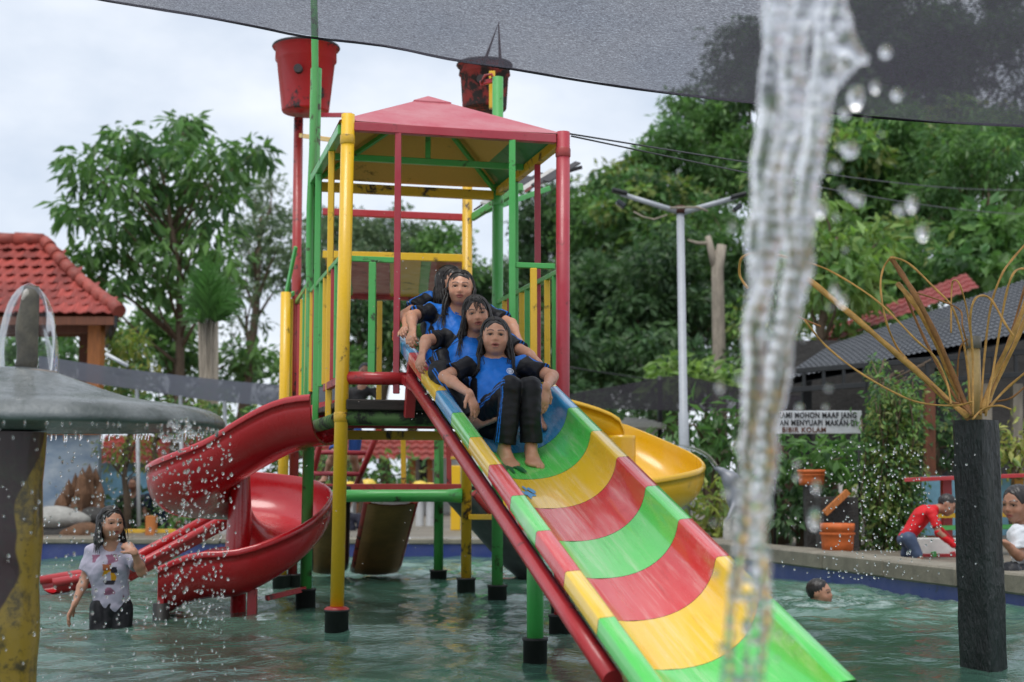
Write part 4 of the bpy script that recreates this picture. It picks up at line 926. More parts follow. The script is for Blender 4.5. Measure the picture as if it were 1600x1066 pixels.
# 3 third girl
J3 = dict(pel=at(712, 572, 6.96), chest=at(704, 522, 7.06), neck=at(714, 490, 7.09), head=at(720, 450, 7.04), shL=at(670, 487, 7.07), shR=at(764, 490, 7.10), elL=at(643, 494, 6.94), elR=at(799, 506, 6.96), wrL=at(645, 516, 6.82), wrR=at(809, 527, 6.84),
          hipL=at(696, 576, 6.96), hipR=at(728, 576, 6.97), knL=at(690, 560, 6.72), knR=at(765, 556, 6.76), anL=at(700, 610, 6.56), anR=at(785, 600, 6.60))
p3, H3 = person('girl in blue and black kit third from the front, lips closed, facing the camera', J3, .78, .79, .0034, (-.02, -1, -.02), (.03, 0, 1), 'kit', dict(length=.24, strands=130, part=.0), 0., .75, (0, 0), dict(L=((-.05, -.7, -.65), (.5, .1, -.7), -1, .8), R=((.25, -.7, -.5), (-.5, 0, -.7), 1, .6)), dict(L=((.1, -1, -.3), SN), R=((.1, -1, -.3), SN)), 3, .70, fw=1.06, nose=1.12, skin=.98)
# 4 fourth girl, head turned away
J4 = dict(pel=at(698, 580, 7.30), chest=at(690, 512, 7.36), neck=at(697, 480, 7.36), head=at(704, 441, 7.32), shL=at(668, 468, 7.34), shR=at(738, 480, 7.38), elL=at(633, 492, 7.20), elR=at(760, 512, 7.2), wrL=at(634, 510, 7.06), wrR=at(770, 526, 7.08),
          hipL=at(682, 586, 7.30), hipR=at(714, 586, 7.30), knL=at(680, 572, 7.04), knR=at(735, 566, 7.06), anL=at(690, 600, 6.90), anR=at(740, 600, 6.92))
p4, H4 = person('girl at the back of the row on the slide with her face turned aside', J4, .77, .78, .0042, (.80, -.60, .0), (.05, 0, 1), 'kit', dict(length=.22, strands=90), 0., .8, (0, 0), dict(L=((-.1, -.85, -.3), (.5, .1, -.7), -1, .8)), None, 4, .66)
# small round badge on the front girl's shirt
def badge():
    c = at(797, 580, 6.405); z = nz(Vector((.25, -.80, .45))); x = nz(Vector((1, 0, 0)) - z * z.x); y = z.cross(x); mb = MB(); r = .016
    for r0, r1 in ((r * .86, r),):
        for k in range(28):
            a0, a1 = 2 * math.pi * k / 28, 2 * math.pi * (k + 1) / 28; q = lambda rr, a: c + x * rr * math.cos(a) + y * rr * math.sin(a); mb.add([q(r0, a0), q(r1, a0), q(r1, a1), q(r0, a1)], [(0, 1, 2, 3)])
    for (x0, y0, x1, y1) in ((-.5, .35, 0, .75), (0, .75, .5, .35), (-.5, .35, -.45, -.3), (.5, .35, .45, -.3), (-.45, -.3, 0, -.7), (.45, -.3, 0, -.7), (-.3, .2, .3, .2), (-.3, .0, .3, .0), (-.25, -.2, .25, -.2), (0, .4, 0, -.4)):
        a = c + x * x0 * r + y * y0 * r; b = c + x * x1 * r + y * y1 * r; d = nz(b - a); w = z.cross(d) * r * .07; mb.add([a - w, a + w, b + w, b - w], [(0, 1, 2, 3)])
    mb.build('badge', plain('white badge print', (.75, .77, .8, 1), .6, .05, 20, 0), [q for q in p1.children if q.name.startswith('shirt')][0], False)
badge()
# wading girl
Jw = dict(pel=at(173, 938, 7.56), chest=at(170, 888, 7.55), neck=at(173, 853, 7.55), head=at(174, 817, 7.52), shL=at(144, 864, 7.55), shR=at(201, 860, 7.58), elL=at(133, 905, 7.54), elR=at(222, 894, 7.45), wrL=at(116, 945, 7.46), wrR=at(209, 862, 7.38),
          hipL=at(160, 950, 7.56), hipR=at(188, 950, 7.58), knL=at(158, 1010, 7.5), knR=at(188, 1010, 7.55), anL=at(158, 1075, 7.56), anR=at(188, 1075, 7.6))
pw, Hw = person('girl wading thigh-deep in a white printed T-shirt, looking to the right', Jw, .76, .76, .0044, (.62, -.78, -.02), (-.03, 0, 1), 'vneck', dict(length=.16, strands=80, part=.0), .5, .8, (.2, 0), dict(L=((-.35, -.2, -.9), (.8, 0, -.3), -1, .45), R=((-.6, .35, .45), (-.3, .8, -.3), 1, 1.1)), None, 6, .70, skin=.80, pant_end=-.35)
# swimmer: head and shoulders above the water
c = at(1281, 926, 8.7); Js = dict(pel=c + Vector((-.35, .2, -.35)), chest=c + Vector((-.2, .1, -.28)), neck=c + Vector((-.06, .02, -.13)), head=c, shL=c + Vector((-.15, -.12, -.2)), shR=c + Vector((-.12, .2, -.2)), elL=c + Vector((-.3, -.2, -.25)), elR=c + Vector((.0, .3, -.25)), wrL=c + Vector((-.1, -.3, -.28)), wrR=c + Vector((.2, .3, -.28)),
         hipL=c + Vector((-.38, .1, -.38)), hipR=c + Vector((-.38, .3, -.38)), knL=c + Vector((-.7, .1, -.4)), knR=c + Vector((-.7, .3, -.4)), anL=c + Vector((-1, .1, -.38)), anR=c + Vector((-1, .3, -.38)))
person('swimmer with only a dark-haired head above the water', Js, .72, .76, .006, (.85, -.5, .05), (-.15, 0, 1), 'plain', dict(short=True), 0, .7, (0, 0), None, None, 7, shirt_col=(.05, .06, .08), skin=.8)
# boy bending over in a red shirt
Jb = dict(pel=at(1420, 836, 10.3), chest=at(1440, 806, 10.3), neck=at(1462, 795, 10.3), head=at(1480, 789, 10.28), shL=at(1456, 802, 10.14), shR=at(1452, 800, 10.44), elL=at(1466, 832, 10.1), elR=at(1470, 830, 10.4), wrL=at(1490, 852, 10.1), wrR=at(1490, 848, 10.35),
          hipL=at(1420, 842, 10.22), hipR=at(1422, 842, 10.4), knL=at(1432, 866, 10.2), knR=at(1415, 866, 10.42), anL=at(1440, 884, 10.2), anR=at(1418, 884, 10.42))
person('boy in a red shirt and blue shorts bending over on the right bank', Jb, .62, .68, .0075, (.75, -.35, -.55), (.55, 0, .8), 'plain', dict(short=True), 0, .8, (0, 0), dict(L=((.8, 0, -.5), (0, 1, 0), 1, .5)), dict(L=((1, -.2, 0), (0, 0, 1)), R=((1, -.2, 0), (0, 0, 1))), 8, .75, shirt_col=srgb(206, 26, 34)[:3], pant_col=srgb(70, 84, 110)[:3], pant_end=.2, skin=.62, sleeve_full=True)
# seated man at the right edge
Jm = dict(pel=at(1612, 900, 8.75), chest=at(1604, 856, 8.7), neck=at(1598, 822, 8.68), head=at(1589, 787, 8.62), shL=at(1588, 834, 8.5), shR=at(1614, 832, 8.9), elL=at(1592, 868, 8.46), elR=at(1606, 866, 8.9), wrL=at(1570, 848, 8.42), wrR=at(1574, 852, 8.75),
          hipL=at(1612, 905, 8.62), hipR=at(1620, 905, 8.88), knL=at(1580, 894, 8.45), knR=at(1584, 892, 8.8), anL=at(1584, 960, 8.45), anR=at(1578, 955, 8.8))
pm, Hm = person('smiling man in a white T-shirt sitting on the pool edge behind the dark pillar', Jm, .95, 1.02, .006, (-.82, -.55, -.12), (.05, 0, 1), 'plain', dict(short=True), .3, .8, (0, 0), dict(L=((-.9, -.1, .25), (0, 0, 1), 1, .6)), None, 9, .75, shirt_col=(.66, .68, .72), pant_col=(.02, .021, .026), pant_end=.12, skin=.66)
def print_letters():
    cu = bpy.data.curves.new('txt', 'FONT'); cu.body = 'ES'; cu.size = .085; cu.offset = .003; cu.extrude = .001; o = bpy.data.objects.new('txt', cu); COL.objects.link(o); bpy.context.view_layer.update()
    me = bpy.data.meshes.new_from_object(o.evaluated_get(bpy.context.evaluated_depsgraph_get())); bpy.data.objects.remove(o); me.materials.append(plain('black shirt print', (.012, .012, .014, 1), .7, .1, 20, 0))
    z = nz(Vector((-.55, -.83, .1))); x = nz(Vector((0, 0, 1)).cross(z)); y = z.cross(x); c = at(1586, 842, 8.50); q = bpy.data.objects.new('shirt_print', me); COL.objects.link(q); q.parent = pm
    q.matrix_local = Matrix.Translation(-pm.location) @ Matrix(((x.x, y.x, z.x, c.x), (x.y, y.y, z.y, c.y), (x.z, y.z, z.z, c.z), (0, 0, 0, 1)))
print_letters()
# child climbing behind the tower
Jc = dict(pel=at(545, 668, 11.0), chest=at(556, 630, 11.0), neck=at(566, 606, 11.0), head=at(571, 582, 11.0), shL=at(545, 613, 11.0), shR=at(588, 613, 11.0), elL=at(535, 640, 10.9), elR=at(596, 640, 10.9), wrL=at(530, 660, 10.7), wrR=at(594, 664, 10.7),
          hipL=at(534, 676, 11.0), hipR=at(556, 676, 11.0), knL=at(520, 712, 10.85), knR=at(552, 716, 11.0), anL=at(508, 744, 10.9), anR=at(566, 760, 11.1))
person('child in dark top and blue shorts climbing the ladder behind the tower', Jc, .58, .68, .0075, (.1, -1, 0), (0, 0, 1), 'plain', dict(short=True), 0, .8, (0, 0), None, dict(L=((-.2, -1, -.1), (0, 0, 1)), R=((.1, -1, -.1), (0, 0, 1))), 10, .6, shirt_col=(.02, .02, .022), pant_col=srgb(40, 80, 150)[:3], pant_end=-.2, skin=.6)
# people resting on the far bank
for i, (px, py, Y, sc_, pc_, lab) in enumerate(((250, 790, 16.4, (.02, .03, .07), (.03, .03, .04), 'person in navy clothes seated on the far bank right of the orange post'), (208, 792, 16.6, (.04, .03, .05), (.02, .02, .02), 'person in dark clothes seated on the far bank left of the orange post'), (358, 822, 15.0, (.55, .55, .55), (.5, .5, .5), 'person in pale clothes crouching on the bank behind the spiral slide'), (541, 822, 16.0, (.03, .03, .05), (.6, .2, .3), 'person with pink trousers seated on the bank behind the yellow post'))):
    q = FPX / Y; a = lambda x, y, d=0: at(px + x * q, py + y * q, Y + d); Jx = dict(pel=a(0, .22), chest=a(0, .02), neck=a(0, -.13), head=a(.01, -.27), shL=a(-.14, -.10), shR=a(.14, -.10), elL=a(-.18, .08, -.05), elR=a(.18, .08, -.05), wrL=a(-.1, .2, -.2), wrR=a(.1, .2, -.2), hipL=a(-.07, .24), hipR=a(.07, .24), knL=a(-.1, .2, -.3), knR=a(.1, .2, -.3), anL=a(-.1, .42, -.3), anR=a(.1, .42, -.3))
    person(lab, Jx, .75, .78, .012, (.1 - .3 * (i % 2), -1, -.1), (0, 0, 1), 'plain', dict(short=True), 0, .8, (0, 0), None, None, 20 + i, .7, shirt_col=sc_, pant_col=pc_, skin=.6)
# ================================================================== VEGETATION
def leaf_material(name, rough=.45, trans=.35):
    m, nt, n, l, b = new_mat(name); a = n.new('ShaderNodeVertexColor'); a.layer_name = 'Col'
    l.new(a.outputs['Color'], b.inputs['Base Color']); b.inputs['Roughness'].default_value = rough; b.inputs['Specular IOR Level'].default_value = .35
    t = n.new('ShaderNodeBsdfTranslucent'); hs = n.new('ShaderNodeHueSaturation'); hs.inputs['Saturation'].default_value = 1.15; hs.inputs['Value'].default_value = 1.5
    l.new(a.outputs['Color'], hs.inputs['Color']); l.new(hs.outputs['Color'], t.inputs['Color'])
    mx = n.new('ShaderNodeMixShader'); mx.inputs[0].default_value = trans
    l.new(b.outputs['BSDF'], mx.inputs[1]); l.new(t.outputs['BSDF'], mx.inputs[2]); l.new(mx.outputs[0], n['Material Output'].inputs['Surface'])
    return m
M['leaf'] = leaf_material('leaves'); M['bark'] = plain('bark', srgb(96, 80, 64), .85, .35, 8, .6, stretch=(3, 3, .6)); M['bark_pale'] = plain('pale bark', srgb(150, 140, 126), .85, .35, 8, .6, stretch=(3, 3, .6))
def leaves(centers, radii, per, size, cols, rs, droop=.2, asp=.42, flat=.7, up=.5):
    """leaf blades spread round twig centres. centers (n,3); returns verts, quads, colours"""
    n = len(centers); C = np.repeat(centers, per, 0); r = np.repeat(radii, per)
    q = rs.normal(size=(len(C), 3)); q /= np.linalg.norm(q, axis=1)[:, None]; rad = rs.uniform(.25, 1.0, len(C)) ** .6
    P = C + q * (r * rad)[:, None] * np.array([1, 1, flat])
    d = q + rs.normal(size=q.shape) * .55; d[:, 2] -= droop * 1.6; d /= np.linalg.norm(d, axis=1)[:, None]
    nn = rs.normal(size=q.shape) * .7 + np.array([0, -.25, up * 2]); s = np.cross(d, nn); s /= np.linalg.norm(s, axis=1)[:, None] + 1e-9; nn = np.cross(s, d)
    L = size * rs.uniform(.45, 1.35, len(C)); W = L * asp
    base = P; tip = P + d * L[:, None] - nn * (L * .12)[:, None]; mid = P + d * (L * .45)[:, None] + nn * (L * .06)[:, None]
    v = np.stack([base, mid + s * (W / 2)[:, None], tip, mid - s * (W / 2)[:, None]], 1).reshape(-1, 3)
    f = np.arange(len(v)).reshape(-1, 4)
    ci = rs.randint(0, len(cols), n); tw_ = np.repeat(np.array(cols)[ci] * rs.uniform(.75, 1.25, n)[:, None], per, 0) * rs.uniform(.8, 1.2, len(C))[:, None]
    return v, f, np.repeat(tw_, 4, 0)
GREENS = {'mid': [(0.102, 0.203, 0.062), (0.128, 0.243, 0.069), (0.076, 0.162, 0.056)], 'dark': [(0.049, 0.097, 0.045), (0.066, 0.130, 0.052), (0.085, 0.155, 0.059)],
          'light': [(0.166, 0.281, 0.072), (0.119, 0.222, 0.064), (0.206, 0.316, 0.086)], 'grey': [(0.111, 0.170, 0.088), (0.137, 0.195, 0.096), (0.093, 0.147, 0.076)],
          'yellow': [(0.248, 0.292, 0.071), (0.179, 0.276, 0.071), (0.316, 0.325, 0.096)], 'mix': [(0.093, 0.195, 0.062), (0.163, 0.276, 0.071), (0.213, 0.260, 0.080), (0.068, 0.138, 0.053)]}
def tree(label, base, lobes, leaf=.16, cols='mid', twigs=34, per=20, droop=.25, asp=.4, trunk=.12, bark='bark', seed=1, name='tree', cat='tree', group=None, flat=.75, top_z=None):
    """lobes: (centre, radius) in metres; the trunk rises from base and sends a limb to each lobe"""
    rs = np.random.RandomState(seed); base = Vector(base); e = empty(name, base, label, cat, group)
    cen = []; rad = []
    for (c, r) in lobes:
        k = max(6, int(twigs * (r / .6) ** 1.8)); q = rs.normal(size=(k, 3)); q /= np.linalg.norm(q, axis=1)[:, None]
        cen.append(np.array(c) + q * (r * rs.uniform(.35, 1.0, k) ** .7)[:, None] * np.array([1, 1, flat])); rad.append(rs.uniform(.16, .34, k) * (.6 + leaf * 2.2))
    v, f, c = leaves(np.concatenate(cen), np.concatenate(rad), per, leaf, GREENS[cols], rs, droop, asp)
    np_mesh('crown', v, f, M['leaf'], e, False, None, c)
    mb = MB(); cs_ = [Vector(c) for c, r in lobes]; mid = sum(cs_, Vector()) / len(cs_)
    topc = Vector((mid.x, mid.y, max(c.z for c in cs_))); hgt = topc.z - base.z; k1, k2 = rs.uniform(-.05, .05, 2) * hgt
    spine = catm = [base + Vector((0, 0, -.2)), base.lerp(topc, .3) + Vector((k1, 0, 0)), base.lerp(topc, .6) + Vector((k2, 0, 0)), base.lerp(topc, .9)]
    def on(t):
        t = max(0, min(.999, t)) * 3; i = int(t); return spine[i].lerp(spine[i + 1], t - i)
    mb.tube(spine, [trunk * 1.2, trunk * .9, trunk * .6, trunk * .2], 9)
    for c in cs_:
        t0 = max(.22, min(.92, ((c.z - base.z) - .45 * math.hypot(c.x - mid.x, c.y - mid.y) - .1 * hgt) / (hgt * .9))); s0 = on(t0); th = trunk * (.5 - .3 * t0)
        m1 = s0.lerp(c, .5) + Vector((rs.uniform(-.12, .12), rs.uniform(-.1, .1), rs.uniform(-.05, .18)))
        mb.tube([s0, m1, c], [th, th * .65, th * .25], 6)
    mb.build('trunk', M[bark], e, False)
    return e
def plobes(Y, pts, spread=.5, seed=0):
    rs = random.Random(seed); out = []
    for (px, py, rp) in pts:
        y = Y + rs.uniform(-spread, spread); out.append((at(px, py, y), rp * y / FPX))
    return out
def crown_fill(Y, cx, cy, rx, ry, n, rp, seed, spread=1.2):
    rs = random.Random(seed); pts = []
    while len(pts) < n:
        a, b = rs.uniform(-1, 1), rs.uniform(-1, 1)
        if a * a + b * b < 1: pts.append((cx + a * rx, cy + b * ry, rp * rs.uniform(.75, 1.3)))
    return plobes(Y, pts, spread, seed)
def gpt(px, Y): p = at(px, 800, Y); return Vector((p.x, Y, GZ))
# left: the tall broad-leaved tree with drooping leaves, and its neighbours
tree('tall tree with large drooping leaves standing against the sky at the left', gpt(262, 22), plobes(22, [(146, 248, 24), (128, 262, 16), (178, 232, 22), (192, 212, 20), (215, 250, 34), (255, 232, 34), (288, 200, 22), (296, 190, 12), (300, 240, 38), (345, 250, 30), (380, 243, 20), (398, 238, 10), (140, 285, 14), (188, 290, 34), (240, 292, 40), (290, 290, 38), (335, 300, 36), (360, 286, 22), (128, 330, 18), (112, 332, 10), (175, 335, 30), (225, 345, 40), (280, 345, 42), (325, 350, 36), (160, 385, 26), (205, 395, 34), (262, 400, 34), (120, 408, 14), (145, 430, 18), (300, 400, 30), (190, 440, 24), (240, 450, 26), (165, 470, 18), (300, 450, 26), (345, 430, 24), (345, 395, 26)], .9, 1), .26, 'mid', 24, 13, .6, .34, .085, seed=11, flat=.6)
tree('greyish fine-leaved tree right of the tall drooping tree', gpt(390, 29), plobes(29, [(400, 300, 30), (430, 320, 34), (412, 352, 40), (440, 375, 36), (380, 372, 34), (420, 410, 38), (385, 430, 40), (350, 450, 36), (440, 440, 30), (425, 290, 20)], 1, 2), .15, 'grey', 30, 18, .3, .4, .14, seed=12)
tree('bushy green tree below the drooping tree, behind the shade net', gpt(240, 25), plobes(25, [(235, 500, 42), (205, 520, 36), (275, 520, 44), (255, 550, 44), (300, 560, 40), (215, 560, 40), (390, 550, 34), (410, 580, 30), (350, 590, 34), (180, 590, 34)], 1, 3), .18, 'mid', 30, 18, .3, .42, .13, seed=13)
tree('yellowish shrub beside the gazebo post', gpt(195, 18.5), plobes(18.5, [(175, 540, 26), (200, 525, 24), (215, 555, 28), (190, 575, 30), (225, 585, 24)], .5, 4), .12, 'yellow', 34, 18, .5, .3, .06, seed=14, name='shrub', cat='shrub')
tree('thin grey-green tree with sparse crown behind the palm', gpt(372, 24), plobes(24, [(372, 470, 24), (395, 500, 24), (362, 520, 26), (410, 450, 22), (380, 560, 26)], .6, 5), .12, 'grey', 22, 14, .4, .35, .08, seed=15)
for i, (px, py, rx, ry, Y, c, n) in enumerate(((520, 400, 55, 60, 33, 'grey', 12), (610, 390, 60, 55, 34, 'grey', 13), (690, 420, 50, 45, 32, 'mid', 10), (560, 500, 70, 70, 30, 'dark', 13), (650, 530, 70, 80, 31, 'mid', 14), (745, 520, 50, 100, 33, 'dark', 12), (500, 600, 50, 60, 28, 'mid', 9))):
    tree('background tree seen through the tower bars, ' + ('far left', 'centre left', 'centre', 'low left', 'low centre', 'right', 'lowest left')[i], gpt(px, Y), crown_fill(Y, px, py, rx, ry, n, 34, 40 + i), .17, c, 26, 18, .25, .42, .14, seed=50 + i, group='trees seen through the tower')
# right-hand wood: rows of trees from back to front
RT = [(860, 420, 55, 110, 38, 'dark', 16, 'behind the red corner post'), (930, 390, 70, 90, 36, 'mid', 18, 'left of the lamp post arms'), (1010, 330, 70, 110, 34, 'mix', 20, 'behind the lamp post head'),
      (1100, 260, 80, 110, 36, 'mid', 22, 'under the shade net left of the water jet'), (1180, 180, 90, 130, 38, 'dark', 22, 'behind the upper water jet'), (1300, 130, 110, 130, 36, 'dark', 26, 'tall behind the shade net'),
      (1420, 110, 100, 130, 34, 'dark', 24, 'tallest behind the shade net'), (1540, 120, 110, 140, 35, 'dark', 26, 'at the top right corner'), (960, 500, 80, 90, 31, 'dark', 20, 'dark and low left of the lamp post'),
      (1060, 470, 80, 110, 30, 'dark', 22, 'dark behind the lamp post'), (1160, 430, 80, 120, 31, 'mid', 22, 'behind the pruned trunk'), (1290, 300, 110, 90, 28, 'mix', 22, 'yellow-green right of the water jet'),
      (1410, 290, 90, 90, 27, 'mid', 18, 'above the red roof'), (1540, 300, 100, 110, 26, 'mid', 22, 'fine-leaved above the grey roof'), (900, 590, 60, 60, 27, 'dark', 12, 'low behind the slide top'), (1040, 580, 80, 50, 26, 'dark', 12, 'low behind the black shade sail'),
      (1430, 400, 80, 70, 24, 'mix', 14, 'filling in above the red roof end'), (1540, 410, 80, 60, 23, 'mid', 14, 'directly above the grey roof'), (1370, 450, 60, 60, 23.5, 'mid', 11, 'beside the light broad-leaved tree'), (1230, 470, 60, 90, 25, 'mix', 14, 'behind the middle of the water jet'), (1480, 240, 80, 60, 30, 'mix', 12, 'high under the shade net edge'), (1380, 220, 80, 60, 31, 'mid', 12, 'pale under the shade net edge')]
for i, (px, py, rx, ry, Y, c, n, w) in enumerate(RT):
    tree('wood edge tree ' + w, gpt(px, Y), crown_fill(Y, px, py, rx, ry, n, 40, 80 + i, 1.5), (.20, .17, .23)[i % 3], c, 26, 18, .3, (.42, .36, .5)[i % 3], .11, seed=100 + i, group='trees of the wood on the right')
tree('light green broad-leaved tree close behind the grey roof', gpt(1300, 19), plobes(19, [(1285, 330, 34), (1320, 350, 40), (1290, 390, 44), (1340, 400, 40), (1310, 440, 44), (1275, 460, 34), (1350, 445, 34), (1300, 500, 36), (1260, 410, 28), (1380, 370, 30)], .7, 6), .24, 'light', 24, 13, .45, .42, .1, seed=131)
tree('bright green shrub with big leaves behind the black shade sail', gpt(1110, 19), plobes(19, [(1050, 575, 22), (1085, 590, 26), (1125, 590, 26), (1160, 600, 26), (1190, 610, 24), (1040, 590, 16)], .5, 7), .20, 'light', 30, 13, .3, .45, .06, seed=132, name='shrub', cat='shrub')
tree('glossy dark green mango bush under the black shade sail', gpt(1110, 15.5), plobes(15.5, [(1070, 665, 30), (1115, 670, 34), (1150, 690, 34), (1080, 710, 30), (1130, 720, 34), (1165, 650, 30), (1175, 735, 28)], .4, 8), .19, 'mid', 34, 15, .5, .3, .07, seed=133, name='bush', cat='bush')
tree('dense green bush under the white sign', gpt(1250, 12.6), plobes(12.6, [(1210, 706, 26), (1245, 712, 28), (1290, 710, 28), (1330, 712, 26), (1225, 742, 28), (1330, 742, 24)], .3, 9), .15, 'mid', 36, 15, .4, .4, .05, seed=134, name='bush', cat='bush')
tree('leafy bush behind the orange planter', gpt(1250, 12.2), plobes(12.2, [(1235, 790, 26), (1262, 780, 24), (1275, 805, 22), (1225, 815, 22)], .2, 10), .12, 'dark', 34, 14, .3, .42, .04, seed=135, name='bush', cat='bush')
tree('broad dark tree beside the right-hand eating shelter', gpt(1460, 13.5), plobes(13.5, [(1430, 660, 34), (1470, 680, 36), (1500, 700, 34), (1450, 710, 30)], .3, 11), .13, 'dark', 30, 15, .3, .4, .06, seed=136, name='bush', cat='bush')
tree('sandy-green shrub at the right edge above the seated man', gpt(1590, 12), plobes(12, [(1590, 690, 30), (1575, 720, 24), (1610, 720, 26), (1560, 700, 18)], .2, 12), .10, 'yellow', 34, 15, .3, .4, .04, seed=137, name='shrub', cat='shrub')
tree('croton bush with yellow-blotched leaves by the pool wall', gpt(1115, 14.2), plobes(14.2, [(1100, 770, 20), (1125, 790, 22), (1100, 815, 22), (1140, 825, 20), (1118, 845, 20)], .2, 13), .16, 'yellow', 30, 12, .1, .34, .03, seed=138, name='bush', cat='bush')
tree('small sparse tree in front of the mural wall at the left', gpt(198, 16), plobes(16, [(190, 700, 26), (215, 690, 24), (170, 720, 22), (225, 725, 22)], .3, 14), .08, 'yellow', 22, 12, .4, .3, .05, seed=139)
tree('low green hedge plant behind the red spiral slide', gpt(345, 16.5), plobes(16.5, [(330, 655, 28), (370, 670, 30), (410, 660, 30), (440, 690, 26), (350, 700, 26), (430, 730, 26)], .3, 15), .13, 'mix', 34, 15, .3, .4, .05, seed=140, name='hedge', cat='hedge')
tree('green hedge seen between the tower posts above the pool wall', gpt(560, 20), plobes(20, [(520, 730, 24), (560, 735, 24), (600, 730, 24), (640, 740, 22), (500, 750, 20), (580, 755, 20)], .3, 16), .13, 'mix', 30, 14, .2, .4, .05, seed=141, name='hedge', cat='hedge')
tree('green tree seen through the gazebo under its roof', gpt(60, 22), plobes(22, [(20, 545, 40), (70, 540, 44), (110, 560, 40), (40, 590, 40), (95, 600, 36), (-20, 560, 40)], .5, 19), .17, 'mid', 30, 16, .3, .42, .1, seed=144)
tree('long hedge plant under the grey shade net', gpt(240, 17.2), plobes(17.2, [(180, 625, 24), (215, 640, 26), (255, 650, 28), (295, 655, 28), (330, 625, 24), (235, 615, 22), (285, 622, 24)], .3, 20), .13, 'mix', 32, 15, .3, .4, .05, seed=145, name='hedge', cat='hedge')
tree('dim bush on the far bank between the mural and the red slide', gpt(190, 16.2), plobes(16.2, [(170, 800, 26), (205, 790, 24), (240, 800, 22), (185, 825, 22)], .2, 17), .11, 'dark', 30, 14, .3, .42, .04, seed=142, name='bush', cat='bush')
tree('low plant beside the orange bank post', gpt(290, 15.5), plobes(15.5, [(285, 800, 24), (315, 812, 24), (270, 830, 18), (330, 780, 20)], .2, 18), .11, 'mid', 30, 14, .3, .42, .04, seed=143, name='bush', cat='bush')
for i, (px, py, Y, c, r) in enumerate(((920, 640, 22, 'dark', 40), (1000, 640, 24, 'dark', 40), (860, 660, 20, 'mid', 34), (460, 640, 22, 'dark', 36), (1210, 560, 22, 'dark', 44))):
    tree('dark undergrowth bush ' + ('behind the slide girls', 'behind the white hut', 'beside the red corner post', 'behind the yellow side post', 'behind the water jet')[i], gpt(px, Y), plobes(Y, [(px, py, r), (px + 40, py + 10, r * .8), (px - 38, py + 8, r * .8), (px, py + 45, r)], .4, 60 + i), .15, c, 34, 15, .3, .42, .05, seed=150 + i, name='bush', cat='bush', group='dark undergrowth bushes')
# ---- hanging vine column
def vine_column():
    e = empty('vine_column', gpt(1385, 11.6), 'thick column of small-leaved hanging vines in front of the shelter', 'vine'); rs = np.random.RandomState(4); cen = []; mb = MB()
    for i in range(46):
        px = 1394 + rs.normal() * 19; top = rs.uniform(585, 690); bot = rs.uniform(780, 878); y = 11.6 + rs.uniform(-.2, .2); n = 22
        ln = [at(px + 4 * math.sin(j * .5 + i), top + (bot - top) * j / n, y) for j in range(n + 1)]; cen += [tuple(p) for p in ln]; mb.tube(ln[::3], .006, 4)
    for i in range(14): mb.tube([at(rs.uniform(1350, 1460), rs.uniform(560, 590), 11.7), at(rs.uniform(1360, 1400), 600, 11.6)], .006, 4)
    v, f, c = leaves(np.array(cen), np.full(len(cen), .09), 9, .055, GREENS['mix'], rs, .5, .5); np_mesh('foliage', v, f, M['leaf'], e, False, None, c); mb.build('stem', M['bark'], e, False)
    cen = []
    for i in range(16):
        px = rs.uniform(1355, 1520); top = rs.uniform(560, 600); bot = top + rs.uniform(20, 120)
        cen += [tuple(at(px + 3 * math.sin(j), top + (bot - top) * j / 10, 11.9)) for j in range(11)]
    v, f, c = leaves(np.array(cen), np.full(len(cen), .05), 5, .05, GREENS['mix'], rs, .6, .5); np_mesh('trailing_foliage', v, f, M['leaf'], e, False, None, c)
vine_column()
# ---- traveller's palm: fan of fronds on a sheaf of pale stalks
def fan_palm():
    e = empty('fan_palm', gpt(325, 18), 'fan palm with upright fronds on a sheaf of pale stalks', 'palm'); rs = random.Random(5)
    base = gpt(325, 18)
    for i in range(7):
        t = (i - 3) / 3; top = at(325 + t * 14, 500 - 12 * (1 - abs(t)), 18 + rs.uniform(-.1, .1))
        MB().tube([Vector((base.x + t * .06, 18, GZ)), Vector((base.x + t * .09, 18, 1.3)), top], [.034, .026, .018], 8).build('stalk', M['bark_pale'], e)
    for i in range(27):
        t = (i - 13) / 13; root = at(325 + t * 12, 508, 18 + rs.uniform(-.15, .15)); tipp = at(325 + t * 42 + rs.uniform(-6, 6), 398 + 70 * abs(t) ** 1.5 + rs.uniform(0, 40), 18 + rs.uniform(-.5, .5)); mid = root.lerp(tipp, .6) + Vector((-t * .12, 0, .05)); n = 20
        cv = [(root * (1 - s) ** 2 + mid * 2 * s * (1 - s) + tipp * s * s) for s in [k / n for k in range(n + 1)]]; v = []; f = []; cc = []
        for j in range(2, n):
            d = (cv[j + 1] - cv[j]).normalized(); L = (.26 * math.sin(math.pi * (.2 + .75 * j / n)) + .05) * rs.uniform(.6, 1.3)
            for s_ in (-1, 1):
                side = Vector((d.z, rs.uniform(-.6, .6), -d.x)).normalized() * s_; q = (d * .9 + side * rs.uniform(.2, .55) + Vector((0, 0, -rs.uniform(.05, .5)))).normalized(); b = len(v)
                w = d * .018; p0 = cv[j]; v += [p0 - w, p0 + w, p0 + q * L + w * .2, p0 + q * L * .5 - w * 1.1]; f.append((b, b + 1, b + 2, b + 3)); k = rs.uniform(.6, 1.4); cc += [(.085 * k, .19 * k, .055 * k)] * 4
        np_mesh('frond', np.array([tuple(p) for p in v]), np.array(f), M['leaf'], e, False, None, np.array(cc))
fan_palm()
